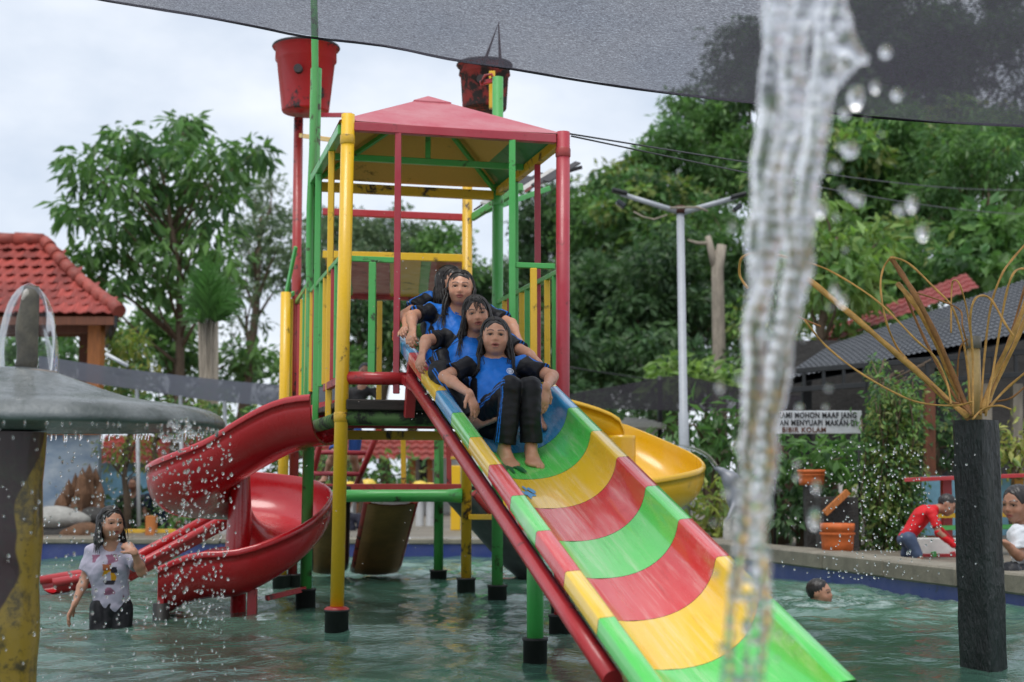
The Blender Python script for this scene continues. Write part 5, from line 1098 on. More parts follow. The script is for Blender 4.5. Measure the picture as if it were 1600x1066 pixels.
# ---- pruned pale trunk
e = empty('pruned_tree', gpt(1125, 22), 'bare pale trunk of a pruned tree with a forked stump top', 'tree trunk')
MB().tube([gpt(1127, 22), at(1124, 575, 22), at(1122, 470, 22), at(1121, 420, 22), at(1128, 383, 22)], [.13, .105, .10, .095, .075], 12).build('trunk', M['bark_pale'], e)
MB().tube([at(1120, 425, 22), at(1112, 395, 22), at(1106, 369, 22)], [.07, .06, .045], 10).build('limb', M['bark_pale'], e); MB().tube([at(1109, 380, 22), at(1090, 380, 22), at(1074, 375, 22)], [.03, .025, .012], 8).build('limb', M['bark_pale'], e)
# ================================================================== BACKGROUND STRUCTURES
M['tile'] = plain('terracotta tile', srgb(150, 58, 48), .65, .45, 7, .3, each=.45); M['tile_dark'] = plain('ridge tile', srgb(146, 66, 54), .6, .35, 9, .3, each=.35)
M['orange_wood'] = plain('varnished wood', srgb(186, 112, 52), .5, .25, 10, .2, stretch=(4, 4, .5)); M['brown_wood'] = plain('brown wood', srgb(110, 62, 38), .6, .3, 10, .2, stretch=(4, 4, .5))
M['black_steel'] = plain('black steel', srgb(34, 36, 38), .5, .3, 12, .1); M['white_wall'] = plain('white wall', srgb(214, 214, 210), .7, .08, 3, .1)
M['dark_glass'] = plain('dark glass', srgb(40, 44, 48), .1, .2, 3, 0)
# ---- gazebo with a hipped tile roof
gz = empty('gazebo', gpt(40, 17.5), 'open gazebo with red clay tile hip roof and wooden posts', 'gazebo')
E0 = at(188, 492, 16.6); Rg = at(68, 378, 17.9)                 # right front eaves corner, right end of the ridge
ez = E0.z; RL = Rg.x - 3.2
eL = Vector((-9.5, E0.y, ez)); EB = Vector((E0.x - .85, E0.y + 2.6, ez))
sl_dir = Vector((0, Rg.y - E0.y, Rg.z - ez)); rows = 9; tile_w = .17; row_h = sl_dir.length / rows; sl_n = sl_dir.normalized(); nrm = Vector((1, 0, 0)).cross(sl_n); nrm = nrm if nrm.z > 0 else -nrm
def tile_mesh():
    mb = MB(); L = row_h * 1.18; w = tile_w; xs = [-.5, -.36, -.2, 0, .2, .36, .5]; hs = [.012, .030, .022, .0, .004, .016, .014]
    top = [[Vector((x_ * w, y, h + (0.022 if y == 0 else 0))) for x_, h in zip(xs, hs)] for y in (0, L)]; bot = [[p - Vector((0, 0, .014)) for p in r] for r in top]
    mb.grid(top, 0, True); mb.grid(bot, 0, True, True); mb.grid([top[0], bot[0]], 0, False, True)
    o = mb.build('roof_tile', M['tile'], None, False); me = o.data; bpy.data.objects.remove(o); return me
tm = tile_mesh()
m_ = MB(); off = nrm * -.10
m_.add([eL + off, E0 + off, Rg + off, Vector((-9.5, Rg.y, Rg.z)) + off], [(0, 1, 2, 3)]); m_.add([E0 + Vector((-.02, 0, -.03)), EB + Vector((-.02, 0, -.03)), Rg + Vector((-.02, 0, -.03))], [(0, 1, 2)])
m_.add([EB, Vector((-9.5, EB.y, ez)), Vector((-9.5, Rg.y, Rg.z)) + Vector((0, 0, -.04)), Rg + Vector((0, 0, -.04))], [(0, 1, 2, 3)]); rdk = m_.build('roof_deck', M['brown_wood'], gz)
cur = Vector((0, 0, 0))
for r in range(rows):
    t = r / rows; xr = E0.x + (Rg.x - E0.x) * t; bow = -.06 * math.sin(math.pi * t)
    nx = 20
    for i in range(nx):
        x_ = xr - .06 - tile_w * (i + .5 - (.5 if r % 2 else 0))
        if x_ > xr - .02: continue
        if x_ < -7.6: break
        p = Vector((x_, E0.y, ez)) + sl_dir * t + nrm * (bow + random.uniform(-.003, .003))
        o = bpy.data.objects.new('roof_tile', tm); COL.objects.link(o); o.parent = rdk
        mw = Matrix((( 1, sl_n.x, nrm.x, p.x), (0, sl_n.y, nrm.y, p.y), (0, sl_n.z, nrm.z, p.z), (0, 0, 0, 1)))
        o.matrix_local = mw @ Matrix.Rotation(random.uniform(-.02, .02), 4, 'Z')
for i in range(10):
    t = (i + .1) / 10; p = E0.lerp(Rg, t); q = E0.lerp(Rg, min(1, t + .125)); bw = Vector((0, 0, .03 - .07 * math.sin(math.pi * t)))
    MB().tube([p + bw, q + bw + Vector((0, 0, .012))], [.085, .07], 12).build('hip_tile', M['tile_dark'], rdk)
for i in range(7): p = Rg + Vector((-.32 * i, 0, .03)); MB().tube([p, p + Vector((-.36, 0, .01))], [.075, .085], 12).build('ridge_tile', M['tile_dark'], rdk)
MB().bar(eL + Vector((0, .02, -.07)), E0 + Vector((-.06, .02, -.07)), .03, .10).build('fascia', M['brown_wood'], gz); MB().bar(E0 + Vector((-.05, 0, -.08)), EB + Vector((-.05, 0, -.08)), .04, .14).build('fascia', M['black_steel'], gz)
MB().bar(at(-20, 512, 17.2), at(150, 512, 17.2), .10, .14).build('beam', M['brown_wood'], gz)
for px, Y in ((143, 17.1), (128, 18.6), (-40, 17.1)):
    p = gpt(px, Y); MB().bar(p, Vector((p.x, p.y, ez + .1)), .19 if px > 130 else .16, .16, (1, 0, 0), bev=.01).build('post', M['orange_wood'] if px > 130 else M['brown_wood'], gz)
MB().bbox((gpt(40, 17.6)) + Vector((0, 0, .12)), ((1, 0, 0), (0, 1, 0), (0, 0, 1)), (2.4, 1.8, .24)).build('plinth', M['coping'], gz)
# ---- shade nets
def net_material(name, c, open_=.33, streak=(1, 1, 1), sc=90, amp=.16):
    m, nt, n, l, b = new_mat(name); v = coords(nt, scale=streak); n1 = noise(nt, sc, 3, .7, v); n2 = noise(nt, sc * .07, 4, .6, v)
    fac = mixc(nt, .65, n1, n2); tr = n.new('ShaderNodeBsdfTransparent'); mx = n.new('ShaderNodeMixShader')
    df = n.new('ShaderNodeBsdfDiffuse'); df.inputs['Color'].default_value = c; tl = n.new('ShaderNodeBsdfTranslucent'); tl.inputs['Color'].default_value = scl(c, .8); m2 = n.new('ShaderNodeMixShader'); m2.inputs[0].default_value = .35
    l.new(df.outputs[0], m2.inputs[1]); l.new(tl.outputs[0], m2.inputs[2])
    l.new(ramp(nt, fac, [(.36, max(0, open_ - amp)), (.64, min(1, open_ + amp))]), mx.inputs[0]); l.new(m2.outputs[0], mx.inputs[1]); l.new(tr.outputs[0], mx.inputs[2]); l.new(mx.outputs[0], n['Material Output'].inputs['Surface'])
    return m
M['net_grey'] = net_material('grey shade cloth', srgb(128, 132, 146), .08, (1, 1, 8), 30, .05); M['net_black'] = net_material('black shade cloth', srgb(54, 52, 56), .14, (1, 1, 1), 40, .06)
top = [(60, 556), (100, 562), (150, 570), (200, 577), (260, 584), (320, 591), (380, 597), (470, 604), (560, 606)]; bot = [(60, 584), (100, 590), (150, 600), (200, 607), (260, 616), (320, 625), (380, 631), (470, 637), (560, 640)]
m_ = MB(); m_.grid([[at(px, py, 15.2 + .8 * t) for px, py in [(a[0], a[1] + (b[1] - a[1]) * t) for a, b in zip(top, bot)]] for t in (0, .3, .6, 1)][::-1], 0, True)
ng = empty('shade_net', gpt(270, 15.5), 'long grey shade net strung across in front of the gazebo post', 'shade net'); m_.build('net_cloth', M['net_grey'], ng, False)
M['white_pole'] = paint('white painted pole', srgb(206, 208, 210), .4, .1, .15)
for px, py in ((216, 608), (284, 618), (353, 627)): MB().tube([gpt(px + 2, 15.6), at(px - 2, py, 15.6)], .022, 8).build('net_pole', M['white_pole'], ng)
MB().tube([at(165, 553, 15.4), at(200, 572, 15.4)], .02, 8).build('net_pole', M['white_pole'], ng)
sb = empty('shade_sail', gpt(1060, 16.5), 'black shade sail stretched behind the lamp post', 'shade sail')
tp_ = [(880, 618), (920, 610), (980, 600), (1030, 590), (1062, 586), (1100, 594), (1150, 605), (1200, 612), (1260, 620)]; bt_ = [(880, 636), (920, 638), (980, 640), (1030, 641), (1062, 642), (1100, 643), (1150, 643), (1200, 642), (1260, 640)]
m_ = MB(); m_.grid([[at(a[0], a[1] + (b[1] - a[1]) * t, 15.6 + 1.6 * (1 - t)) for a, b in zip(tp_, bt_)] for t in (0, .35, .7, 1)], 0, True); m_.build('sail_cloth', M['net_black'], sb, False)
MB().tube([gpt(1032, 17.1), at(1031, 588, 17.1)], .03, 8).build('sail_pole', M['black_steel'], sb); MB().tube([gpt(1255, 16.4), at(1255, 625, 16.4)], .03, 8).build('sail_pole', M['black_steel'], sb)
# ---- far houses with red corrugated tile roofs
def roof_sheet(a, b, c, d, n, rws, mat, name, parent, amp=.03):
    """a,b eaves; d,c ridge; wavy pantile sheet with stepped courses"""
    up = Vector((0, 0, 1)); out = []
    for r in range(rws):
        for e_ in (0, 1):
            t = (r + e_) / rws; rr = []
            for i in range(n * 4 + 1):
                s_ = i / (n * 4); p = a.lerp(d, t).lerp(b.lerp(c, t), s_); rr.append(p + up * (amp * (math.sin(i * math.pi / 2) * .5 + .5) + (amp * 1.2 if e_ == 0 else 0)))
            out.append(rr)
    MB().grid(out, 0, False).build(name, mat, parent, False)
hA = empty('low_house', gpt(240, 24), 'low house with red pantile roof behind the mushroom fountain spray', 'house')
roof_sheet(at(150, 728, 22.5), at(345, 728, 22.5), at(330, 682, 24), at(165, 682, 24), 15, 6, M['tile'], 'roof', hA)
MB().box((at(245, 770, 23.5)), ((1, 0, 0), (0, 1, 0), (0, 0, 1)), (1.9, .4, 1.5)).build('wall', plain('pale blue wall', srgb(116, 150, 164), .7, .15, 1.2, .1), hA)
hB = empty('white_house', gpt(640, 25), 'white house with pantile roof seen under the tower deck', 'house')
roof_sheet(at(400, 722, 22), at(722, 722, 22), at(712, 678, 24), at(420, 678, 24), 22, 5, M['tile'], 'roof', hB)
MB().box(at(690, 765, 24.2), ((1, 0, 0), (0, 1, 0), (0, 0, 1)), (1.05, .3, 1.5)).build('wall', M['white_wall'], hB); MB().box(at(820, 750, 26), ((1, 0, 0), (0, 1, 0), (0, 0, 1)), (2.2, .3, 1.9)).build('wall', M['white_wall'], hB)
for px in (663, ): w_ = MB().box(at(px, 740, 24.02), ((1, 0, 0), (0, 1, 0), (0, 0, 1)), (.16, .04, .5)).build('window', M['dark_glass'], hB)
for px in (562, 645, 672): MB().bar(gpt(px, 22.6), at(px, 712, 22.6), .09, .09, (1, 0, 0)).build('post', M['orange_wood'], hB)
MB().box(at(560, 800, 23.5), ((1, 0, 0), (0, 1, 0), (0, 0, 1)), (2.6, .3, .7)).build('low_wall', M['white_wall'], hB)
# ---- mural wall with rock spires, boulders
M['mural'] = None
def mural_mat():
    m, nt, n, l, b = new_mat('cloud mural'); v = coords(nt, scale=(1, 1, 1.6)); c = ramp(nt, noise(nt, 2.2, 6, .6, v, .5), [(.35, srgb(104, 126, 150)), (.55, srgb(150, 162, 174)), (.7, srgb(186, 192, 196))]); l.new(c, b.inputs['Base Color']); b.inputs['Roughness'].default_value = .7; return m
mw_ = empty('mural_wall', gpt(100, 16), 'wall painted with blue and white clouds behind the mushroom stem', 'wall')
MB().box(at(60, 765, 16), ((1, 0, 0), (0, 1, 0), (0, 0, 1)), (1.36, .12, 1.3)).build('panel', mural_mat(), mw_); MB().bar(at(-30, 676, 15.95), at(156, 676, 15.95), .16, .05).build('capping', M['orange_wood'], mw_)
M['rock_brown'] = plain('brown rock', srgb(104, 74, 52), .85, .4, 6, .8, bdist=.05, stretch=(1.5, 1.5, .5)); M['rock_pale'] = plain('pale boulder', srgb(160, 158, 152), .8, .25, 4, .6, bdist=.04); M['rock_dark'] = plain('dark boulder', srgb(58, 56, 54), .8, .3, 4, .6, bdist=.04)
rk = empty('rock_spires', gpt(120, 15.4), 'cluster of brown rock spires in front of the mural', 'rocks')
for i, (px, tpy, w) in enumerate(((96, 768, .08), (106, 748, .08), (116, 738, .075), (127, 730, .08), (138, 724, .075), (148, 730, .07), (156, 752, .06), (86, 790, .08), (101, 782, .09), (121, 762, .09), (142, 758, .09))):
    b = gpt(px, 15.3 + .1 * (i % 3)); t_ = at(px + 2, tpy, b.y); mb = MB()
    mb.lathe((b.x, b.y, GZ - .05), [(w * (1.15 - .62 * q ** 2.2) * (1 + .12 * math.sin(q * 17 + i)), (t_.z - GZ) * q + .0) for q in [k / 9 for k in range(9)]] + [(0, t_.z - GZ + .05)], 9, 0, (0, 0, 1), False, lambda a, h: .18 * math.sin(3 * a + h * 6 + i)); mb.build('spire', M['rock_brown'], rk)
def boulder(name, c, r, sc, mat, label, seed):
    rs = random.Random(seed); mb = MB(); mb.ball(c, r, 18, 12, 0, None, sc); ph = [rs.uniform(0, 6) for _ in range(6)]
    mb.v = [tuple(Vector(c) + (Vector(v) - Vector(c)) * (1 + .13 * math.sin(9 / r * .3 * (v[0]) + ph[0]) + .1 * math.sin(8 / r * .3 * v[2] + ph[1]) + .08 * math.sin(7 / r * .3 * v[1] * 1.7 + ph[2]))) for v in mb.v]
    o = mb.build(name, mat); tag(o, label, 'boulder'); return o
boulder('boulder', at(88, 812, 14.9), .26, (1.3, 1, .45), M['rock_pale'], 'pale flat boulder lying at the left pool edge', 1); boulder('boulder', at(80, 838, 14.8), .2, (1.2, 1, .8), M['rock_dark'], 'dark boulder under the pale flat boulder', 2)
boulder('boulder', at(130, 838, 14.7), .17, (1.5, 1, .7), M['rock_brown'], 'low brown boulder right of the dark boulder', 3); boulder('boulder', at(150, 812, 15.2), .14, (1.1, 1, .9), M['rock_dark'], 'round dark boulder behind the wading girl', 4)
# fence and low things on the far bank
ff = empty('bank_fence', gpt(238, 14.6), 'orange post with yellow rails on the far bank beside the red slide', 'fence')
MB().bar(gpt(237, 14.6), at(237, 806, 14.6), .10, .10, (1, 0, 0)).build('post', M['orange_wood'], ff); MB().bar(at(195, 830, 14.62), at(275, 830, 14.62), .04, .04).build('rail', M['yellow_worn'], ff); MB().bar(at(195, 843, 14.62), at(275, 843, 14.62), .03, .03).build('rail', M['yellow_worn'], ff)
sh = empty('low_shelter', gpt(235, 17), 'dark low shelter with red bench on the far bank left of the spiral slide', 'shelter')
MB().box(at(235, 770, 17.4), ((1, 0, 0), (0, 1, 0), (0, 0, 1)), (1.5, .1, .5)).build('back_panel', plain('light blue panel', srgb(120, 170, 196), .6, .3, 2, .1), sh); MB().bar(at(165, 818, 16.8), at(320, 818, 16.8), .25, .05).build('bench', M['red_worn'], sh)
for px in (175, 250, 312): MB().bar(gpt(px, 16.8), at(px, 816, 16.8), .07, .07, (1, 0, 0)).build('bench_leg', M['brown_wood'], sh)
# vertical plank fence in green and yellow behind the posts
pf = empty('plank_fence', gpt(760, 16), 'low fence of green, yellow and red upright planks on the far bank', 'fence')
for i, (px, mt, w) in enumerate(((712, 'yellow', .11), (729, 'green', .12), (746, 'green', .11), (800, 'red', .08), (815, 'red', .08), (842, 'green', .12), (860, 'green', .12), (880, 'yellow', .10), (900, 'red', .10), (785, 'yellow_worn', .1))):
    p = gpt(px, 16); MB().bbox(Vector((p.x, 16, GZ + .36)), ((1, 0, 0), (0, 1, 0), (0, 0, 1)), (w, .03, .72 - .1 * (i % 2)), .006).build('plank', M[mt], pf)
# yellow dome stools
M['yellow_dome'] = paint('yellow dome paint', srgb(224, 190, 60), .5, .2, .2)
for i, (px, py) in enumerate(((546, 756), (575, 752), (656, 755), (672, 758))):
    c = at(px, py, 17.5); e = empty('yellow_bollard', Vector((c.x, c.y, GZ)), 'yellow dome-topped bollard ' + ('left of the ladder', 'at the foot of the ladder', 'left of the green post', 'nearest the green post')[i], 'bollard', 'yellow bollards')
    MB().lathe(Vector((c.x, c.y, GZ)), [(.05, 0), (.05, c.z - GZ - .1)], 10).build('stem', M['white_pole'], e); MB().lathe(Vector((c.x, c.y, 0)), [(.0, c.z + .03), (.06, c.z + .02), (.10, c.z - .02), (.115, c.z - .08), (.10, c.z - .12)], 14).build('dome', M['yellow_dome'], e)
# ---- white hut with coloured stripe
wh = empty('white_hut', gpt(1000, 17), 'small white hut with red, yellow and green stripes behind the yellow slide', 'hut')
MB().box(at(997, 740, 17), ((.97, -.2, 0), (.2, .97, 0), (0, 0, 1)), (.42, .5, 1.25)).build('wall', M['white_wall'], wh); MB().bbox(at(1000, 666, 16.9), ((.97, -.2, 0), (.2, .97, 0), (0, 0, 1)), (.56, .64, .06)).build('roof', M['white_wall'], wh)
MB().bar(at(975, 657, 16.9), at(1012, 659, 16.9), .06, .07).build('roof_box', M['white_wall'], wh)
for i, (px, mt) in enumerate(((1020, 'red'), (1032, 'yellow'), (1043, 'green'))): MB().box(at(px, 712, 16.6), ((.97, -.2, 0), (.2, .97, 0), (0, 0, 1)), (.085, .02, .26)).build('stripe', M[mt], wh)
# ---- lamp post
lp = empty('lamp_post', gpt(1070, 14.2), 'white lamp post with two spread arms and floodlights', 'lamp post'); M['galv'] = plain('white-grey galvanised pole', srgb(168, 172, 178), .45, .08, 6, .05)
MB().tube([gpt(1071, 14.2), at(1068, 645, 14.2), at(1068, 644, 14.2), at(1063, 332, 14.2)], [.052, .05, .042, .038], 16).build('pole', M['galv'], lp)
MB().cyl(at(1063, 334, 14.2), at(1063, 322, 14.2), .05, 14).build('cap', M['iron'], lp)
MB().tube([at(1062, 332, 14.2), at(970, 303, 14.2)], [.03, .024], 12).build('arm', M['galv'], lp); MB().tube([at(1068, 332, 14.2), at(1152, 308, 14.2)], [.03, .024], 12).build('arm', M['galv'], lp)
MB().tube([at(1047, 325, 14.1), at(1090, 324, 14.1), at(1106, 330, 14.1)], .012, 6).build('bracket', M['bark_pale'], lp); MB().tube([at(1042, 336, 14.15), at(1022, 343, 14.15), at(1005, 339, 14.15), at(990, 331, 14.15)], .009, 6).build('cable', M['bark_pale'], lp)
for (px, py, s_) in ((968, 300, 1), (1154, 306, -1)):
    c = at(px, py, 14.15); hd = MB(); hd.bbox(c, ((.96, 0, -.25 * s_), (0, 1, 0), (.25 * s_, 0, .96)), (.16, .12, .035), .012); hd = hd.build('flood_head', M['black_steel'], lp)
    MB().bbox(at(px + 2 * s_, py + 19, 14.1), ((.8, 0, -.6 * s_), (0, 1, 0), (.6 * s_, 0, .8)), (.10, .10, .05), .01).build('flood_lamp', M['dark_glass'], hd)
# ---- overhead wires
for i, (a, b) in enumerate((((888, 209, 7.4), (1650, 296, 22)), ((893, 213, 7.4), (1650, 336, 22)), ((885, 573, 18), (1300, 600, 20)))):
    A, B = at(*a), at(*b); mb = MB(); mb.tube([A.lerp(B, t) + Vector((0, 0, -.12 * math.sin(math.pi * t))) for t in [k / 14 for k in range(15)]], .005 if i < 2 else .008, 5)
    tag(mb.build('overhead_wire', M['black_steel'], None, False), ('upper thin wire running from the red post towards the right wood', 'lower thin wire running from the red post towards the right wood', 'thin wire above the black shade sail')[i], 'wire')
# ---- right-hand shelter: grey tiled roof on a black steel truss, red roof behind
M['tile_grey'] = plain('grey roof tile', srgb(80, 83, 88), .7, .25, 8, .25)
rt = empty('eating_shelter', gpt(1450, 15), 'dark shelter with grey tiled roof and black steel truss on the right bank', 'shelter')
a, b, c, d = at(1212, 598, 14.3), at(1660, 512, 12.6), at(1660, 418, 16.0), at(1300, 540, 17.2)
roof_sheet(a, b, c, d, 52, 17, M['tile_grey'], 'roof', rt, .014)
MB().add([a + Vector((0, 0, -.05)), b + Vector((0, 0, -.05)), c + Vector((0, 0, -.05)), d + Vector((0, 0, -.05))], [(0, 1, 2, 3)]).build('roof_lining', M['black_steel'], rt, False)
for k in range(2):
    A = at(1196, 588 + 28 * k - 4, 14.2); B = at(1660, 545 + 36 * k, 12.7); MB().bar(A, B, .04, .05).build('truss_chord', M['black_steel'], rt)
for i in range(15):
    t = i / 14; A = at(1196, 584, 14.2).lerp(at(1660, 545, 12.7), t); B = at(1196, 612, 14.2).lerp(at(1660, 581, 12.7), t); MB().bar(A, B, .03, .03, (1, 0, 0)).build('truss_web', M['black_steel'], rt)
for px, Y in ((1362, 13.6), (1470, 14.6), (1260, 15.2)): MB().bar(gpt(px, Y), at(px, 575, Y), .10, .10, (1, 0, 0)).build('post', M['black_steel'], rt)
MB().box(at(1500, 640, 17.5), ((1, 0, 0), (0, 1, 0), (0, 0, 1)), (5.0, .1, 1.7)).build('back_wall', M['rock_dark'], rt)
for px in (1452, 1540, 1588): MB().bar(gpt(px, 13.2), at(px, 600, 13.2), .09, .09, (1, 0, 0)).build('wood_post', M['brown_wood'] if px < 1500 else M['bark_pale'], rt)
rr_ = empty('red_roof_house', gpt(1400, 22), 'house with faded red roof behind the grey tiled shelter', 'house')
roof_sheet(at(1270, 548, 19), at(1530, 452, 19), at(1508, 428, 20.5), at(1300, 512, 21), 20, 4, paint('faded red roof', srgb(140, 48, 46), .6, .3, .2), 'roof', rr_, .02); MB().box(at(1430, 620, 21), ((1, 0, 0), (0, 1, 0), (0, 0, 1)), (2.2, .4, 1.8)).build('wall', M['rock_dark'], rr_)
# ---- signs
def text_mesh(txt, size, bold=.012):
    cu = bpy.data.curves.new('txt', 'FONT'); cu.body = txt; cu.size = size; cu.offset = bold * size * 2.2; cu.extrude = .003; cu.space_character = 1.12; cu.fill_mode = 'BOTH'
    o = bpy.data.objects.new('txt', cu); COL.objects.link(o); bpy.context.view_layer.update(); dg = bpy.context.evaluated_depsgraph_get(); me = bpy.data.meshes.new_from_object(o.evaluated_get(dg)); bpy.data.objects.remove(o); bpy.data.curves.remove(cu); return me
def sign(px0, py0, px1, py1, Y, lines, label, face, ink, rows_h, turn=0.0):
    A, B = at(px0, py0, Y), at(px1, py1, Y); c = (A + B) / 2; w, h = abs(B.x - A.x), abs(A.z - B.z); e = empty('sign', c, label, 'sign')
    bo_ = MB().bbox(c, ((1, 0, 0), (0, 1, 0), (0, 0, 1)), (w, .02, h), .004).build('board', face, e)
    for i, (tx, x0, sz, im) in enumerate(lines):
        me = text_mesh(tx, sz * h); me.materials.append(im)
        xs = [v.co.x for v in me.vertices]; wid = max(xs) - min(xs); o = bpy.data.objects.new('lettering', me); COL.objects.link(o); o.parent = bo_; tw_ = x0[1] - x0[0]
        o.rotation_euler = (R(90), 0, 0); o.scale = (tw_ * w / wid, 1, 1); o.location = (c.x - w / 2 + x0[0] * w - min(xs) * tw_ * w / wid, c.y - .012, c.z + h / 2 - rows_h[i] * h)
    return e
M['sign_white'] = plain('dirty white sign board', srgb(196, 200, 204), .6, .1, 4, .05); M['ink_black'] = plain('black lettering', srgb(26, 26, 30), .6, .2, 30, 0); M['ink_brown'] = plain('brown lettering', srgb(92, 52, 30), .6, .3, 30, 0); M['sign_grey'] = plain('grey sign board', srgb(120, 126, 130), .6, .15, 5, .05)
sign(1204, 642, 1347, 678, 11.95, [('KAMI MOHON MAAF JANG', (.07, .94), .34, M['ink_black']), ('AN MENYUAPI MAKAN DI', (.09, .94), .34, M['ink_black']), ('BIBIR KOLAM', (.12, .60), .30, M['ink_brown'])], 'white painted notice with three lines of capital letters above the bush', M['sign_white'], M['ink_black'], (.31, .64, .93))
sign(1374, 644, 1432, 664, 13.0, [('KAMI MOHON MAAF', (.06, .94), .36, M['ink_black']), ('MENYUAPI MAKAN', (.06, .94), .36, M['ink_black'])], 'small grey notice half hidden by the vines', M['sign_grey'], M['ink_black'], (.42, .86))
for px in (1210, 1342): MB().tube([gpt(px, 11.99), at(px, 642, 11.99)], .012, 6).build('sign_post', M['black_steel'], bpy.data.objects['sign'])
# ---- planters, table, benches on the right bank
M['terracotta'] = plain('orange terracotta', srgb(206, 104, 46), .6, .2, 7, .2)
def planter(px, pyt, pyb, Y, r, label, fluted=False):
    T0, B0 = at(px, pyt, Y), at(px, pyb, Y); h = T0.z - B0.z; e = empty('planter', B0, label, 'planter')
    MB().lathe(B0, [(0, 0), (r * .92, 0), (r * .95, h * .3), (r, h * .78), (r * 1.04, h * .8), (r * 1.05, h), (r * .95, h), (r * .9, h * .9), (0, h * .88)], 28, 0, (0, 0, 1), True, (lambda a, hh: .06 * math.sin(9 * a)) if fluted else None).build('pot', M['terracotta'], e); pt_ = e.children[0] if e.children else e
    if fluted: MB().bar(Vector((B0.x, B0.y, GZ)), B0, .12, .12, (1, 0, 0)).build('pedestal', M['rock_dark'], e)
    MB().lathe(B0, [(r * 1.055, h * .62), (r * 1.07, h * .66), (r * 1.055, h * .70)], 28).build('band', M['terracotta'], pt_); return e
planter(1309, 818, 864, 10.9, .125, 'round orange terracotta planter beside the vine column'); planter(1268, 734, 758, 11.75, .105, 'fluted orange pot half hidden in the bush', True)
st_ = empty('stand_shelf', gpt(1300, 11.4), 'dark stand with orange sloping board behind the orange planter', 'stand')
MB().bar(at(1288, 803, 11.3), at(1325, 768, 11.3), .05, .05).build('slope_board', M['orange_wood'], st_); MB().box(at(1308, 822, 11.45), ((1, 0, 0), (0, 1, 0), (0, 0, 1)), (.30, .2, .46)).build('cabinet', M['rock_dark'], st_)
tb = empty('picnic_table', gpt(1500, 10.9), 'picnic table with red top and yellow and green rails behind the dark pillar', 'table')
MB().bar(at(1413, 750, 10.9), at(1660, 741, 10.6), .5, .03).build('table_top', M['red'], tb)
for (py, mt) in ((806, 'yellow'), (825, 'green')): MB().bar(at(1462, py, 10.8), at(1660, py - 3, 10.6), .03, .035).build('rail', M[mt], tb)
for px, mt in ((1478, 'red'), (1590, 'yellow_worn'), (1530, 'brown_wood')): MB().bar(gpt(px, 10.9), at(px, 748, 10.9), .07, .07, (1, 0, 0)).build('leg', M[mt], tb)
bn = empty('low_bench', gpt(1470, 10.6), 'low white bench with red and green rails behind the red-shirted boy', 'bench')
MB().bar(at(1420, 868, 10.5), at(1500, 868, 10.5), .03, .025).build('rail', M['red'], bn); MB().box(at(1470, 856, 10.7), ((1, 0, 0), (0, 1, 0), (0, 0, 1)), (.5, .25, .14)).build('seat_block', M['white_wall'], bn)
for px, mt in ((1432, 'green'), (1458, 'green'), (1488, 'red')): MB().bar(gpt(px, 10.5), at(px, 862, 10.5), .035, .035, (1, 0, 0)).build('leg', M[mt], bn)
MB().box(at(1560, 790, 12.2), ((1, 0, 0), (0, 1, 0), (0, 0, 1)), (1.6, .1, .5)).build('counter_wall', plain('light blue counter', srgb(120, 168, 190), .6, .3, 3, .1), bn)
# ---- stout trunk by the water jet and the dolphin statue
o = MB().tube([gpt(1205, 12.6), at(1203, 800, 12.6), at(1200, 740, 12.6), at(1208, 690, 12.6)], [.16, .13, .12, .10], 12).build('stout_trunk', M['bark']); tag(o, 'stout dark tree trunk behind the lower water jet', 'tree trunk')
M['dolphin'] = paint('grey dolphin paint', srgb(128, 132, 142), .4, .2, .25)
dl = empty('dolphin_fountain', gpt(1165, 12.9), 'grey dolphin fountain statue spitting a thin arc of water', 'fountain statue'); Y = 12.9
F = Field(); ch = [(1118, 731, .022), (1130, 738, .03), (1142, 750, .075), (1156, 778, .115), (1168, 815, .12), (1172, 850, .09), (1160, 885, .05)]
for (a, b) in zip(ch[:-1], ch[1:]): F.add(cone(at(a[0], a[1], Y), at(b[0], b[1], Y), a[2], b[2]), .04)
F.add(flatcone(at(1160, 770, Y), at(1190, 752, Y), .05, .01, (0, 1, 0), .35), .02); F.add(flatcone(at(1150, 790, Y - .1), at(1135, 815, Y - .2), .045, .01, (0, 1, 0), .4), .02)
sdf_obj('body', F, .014, M['dolphin'], dl)
MB().lathe(gpt(1162, 12.9) + Vector((0, 0, -.1)), [(.2, 0), (.18, .3), (.12, .36), (0, .36)], 16).build('base', M['rock_pale'], dl)
for i, (ex, ey) in enumerate(((1140, 748),)): MB().ball(at(ex, ey, Y - .065), .012, 8, 6).build('eye', M['black_steel'], dl)
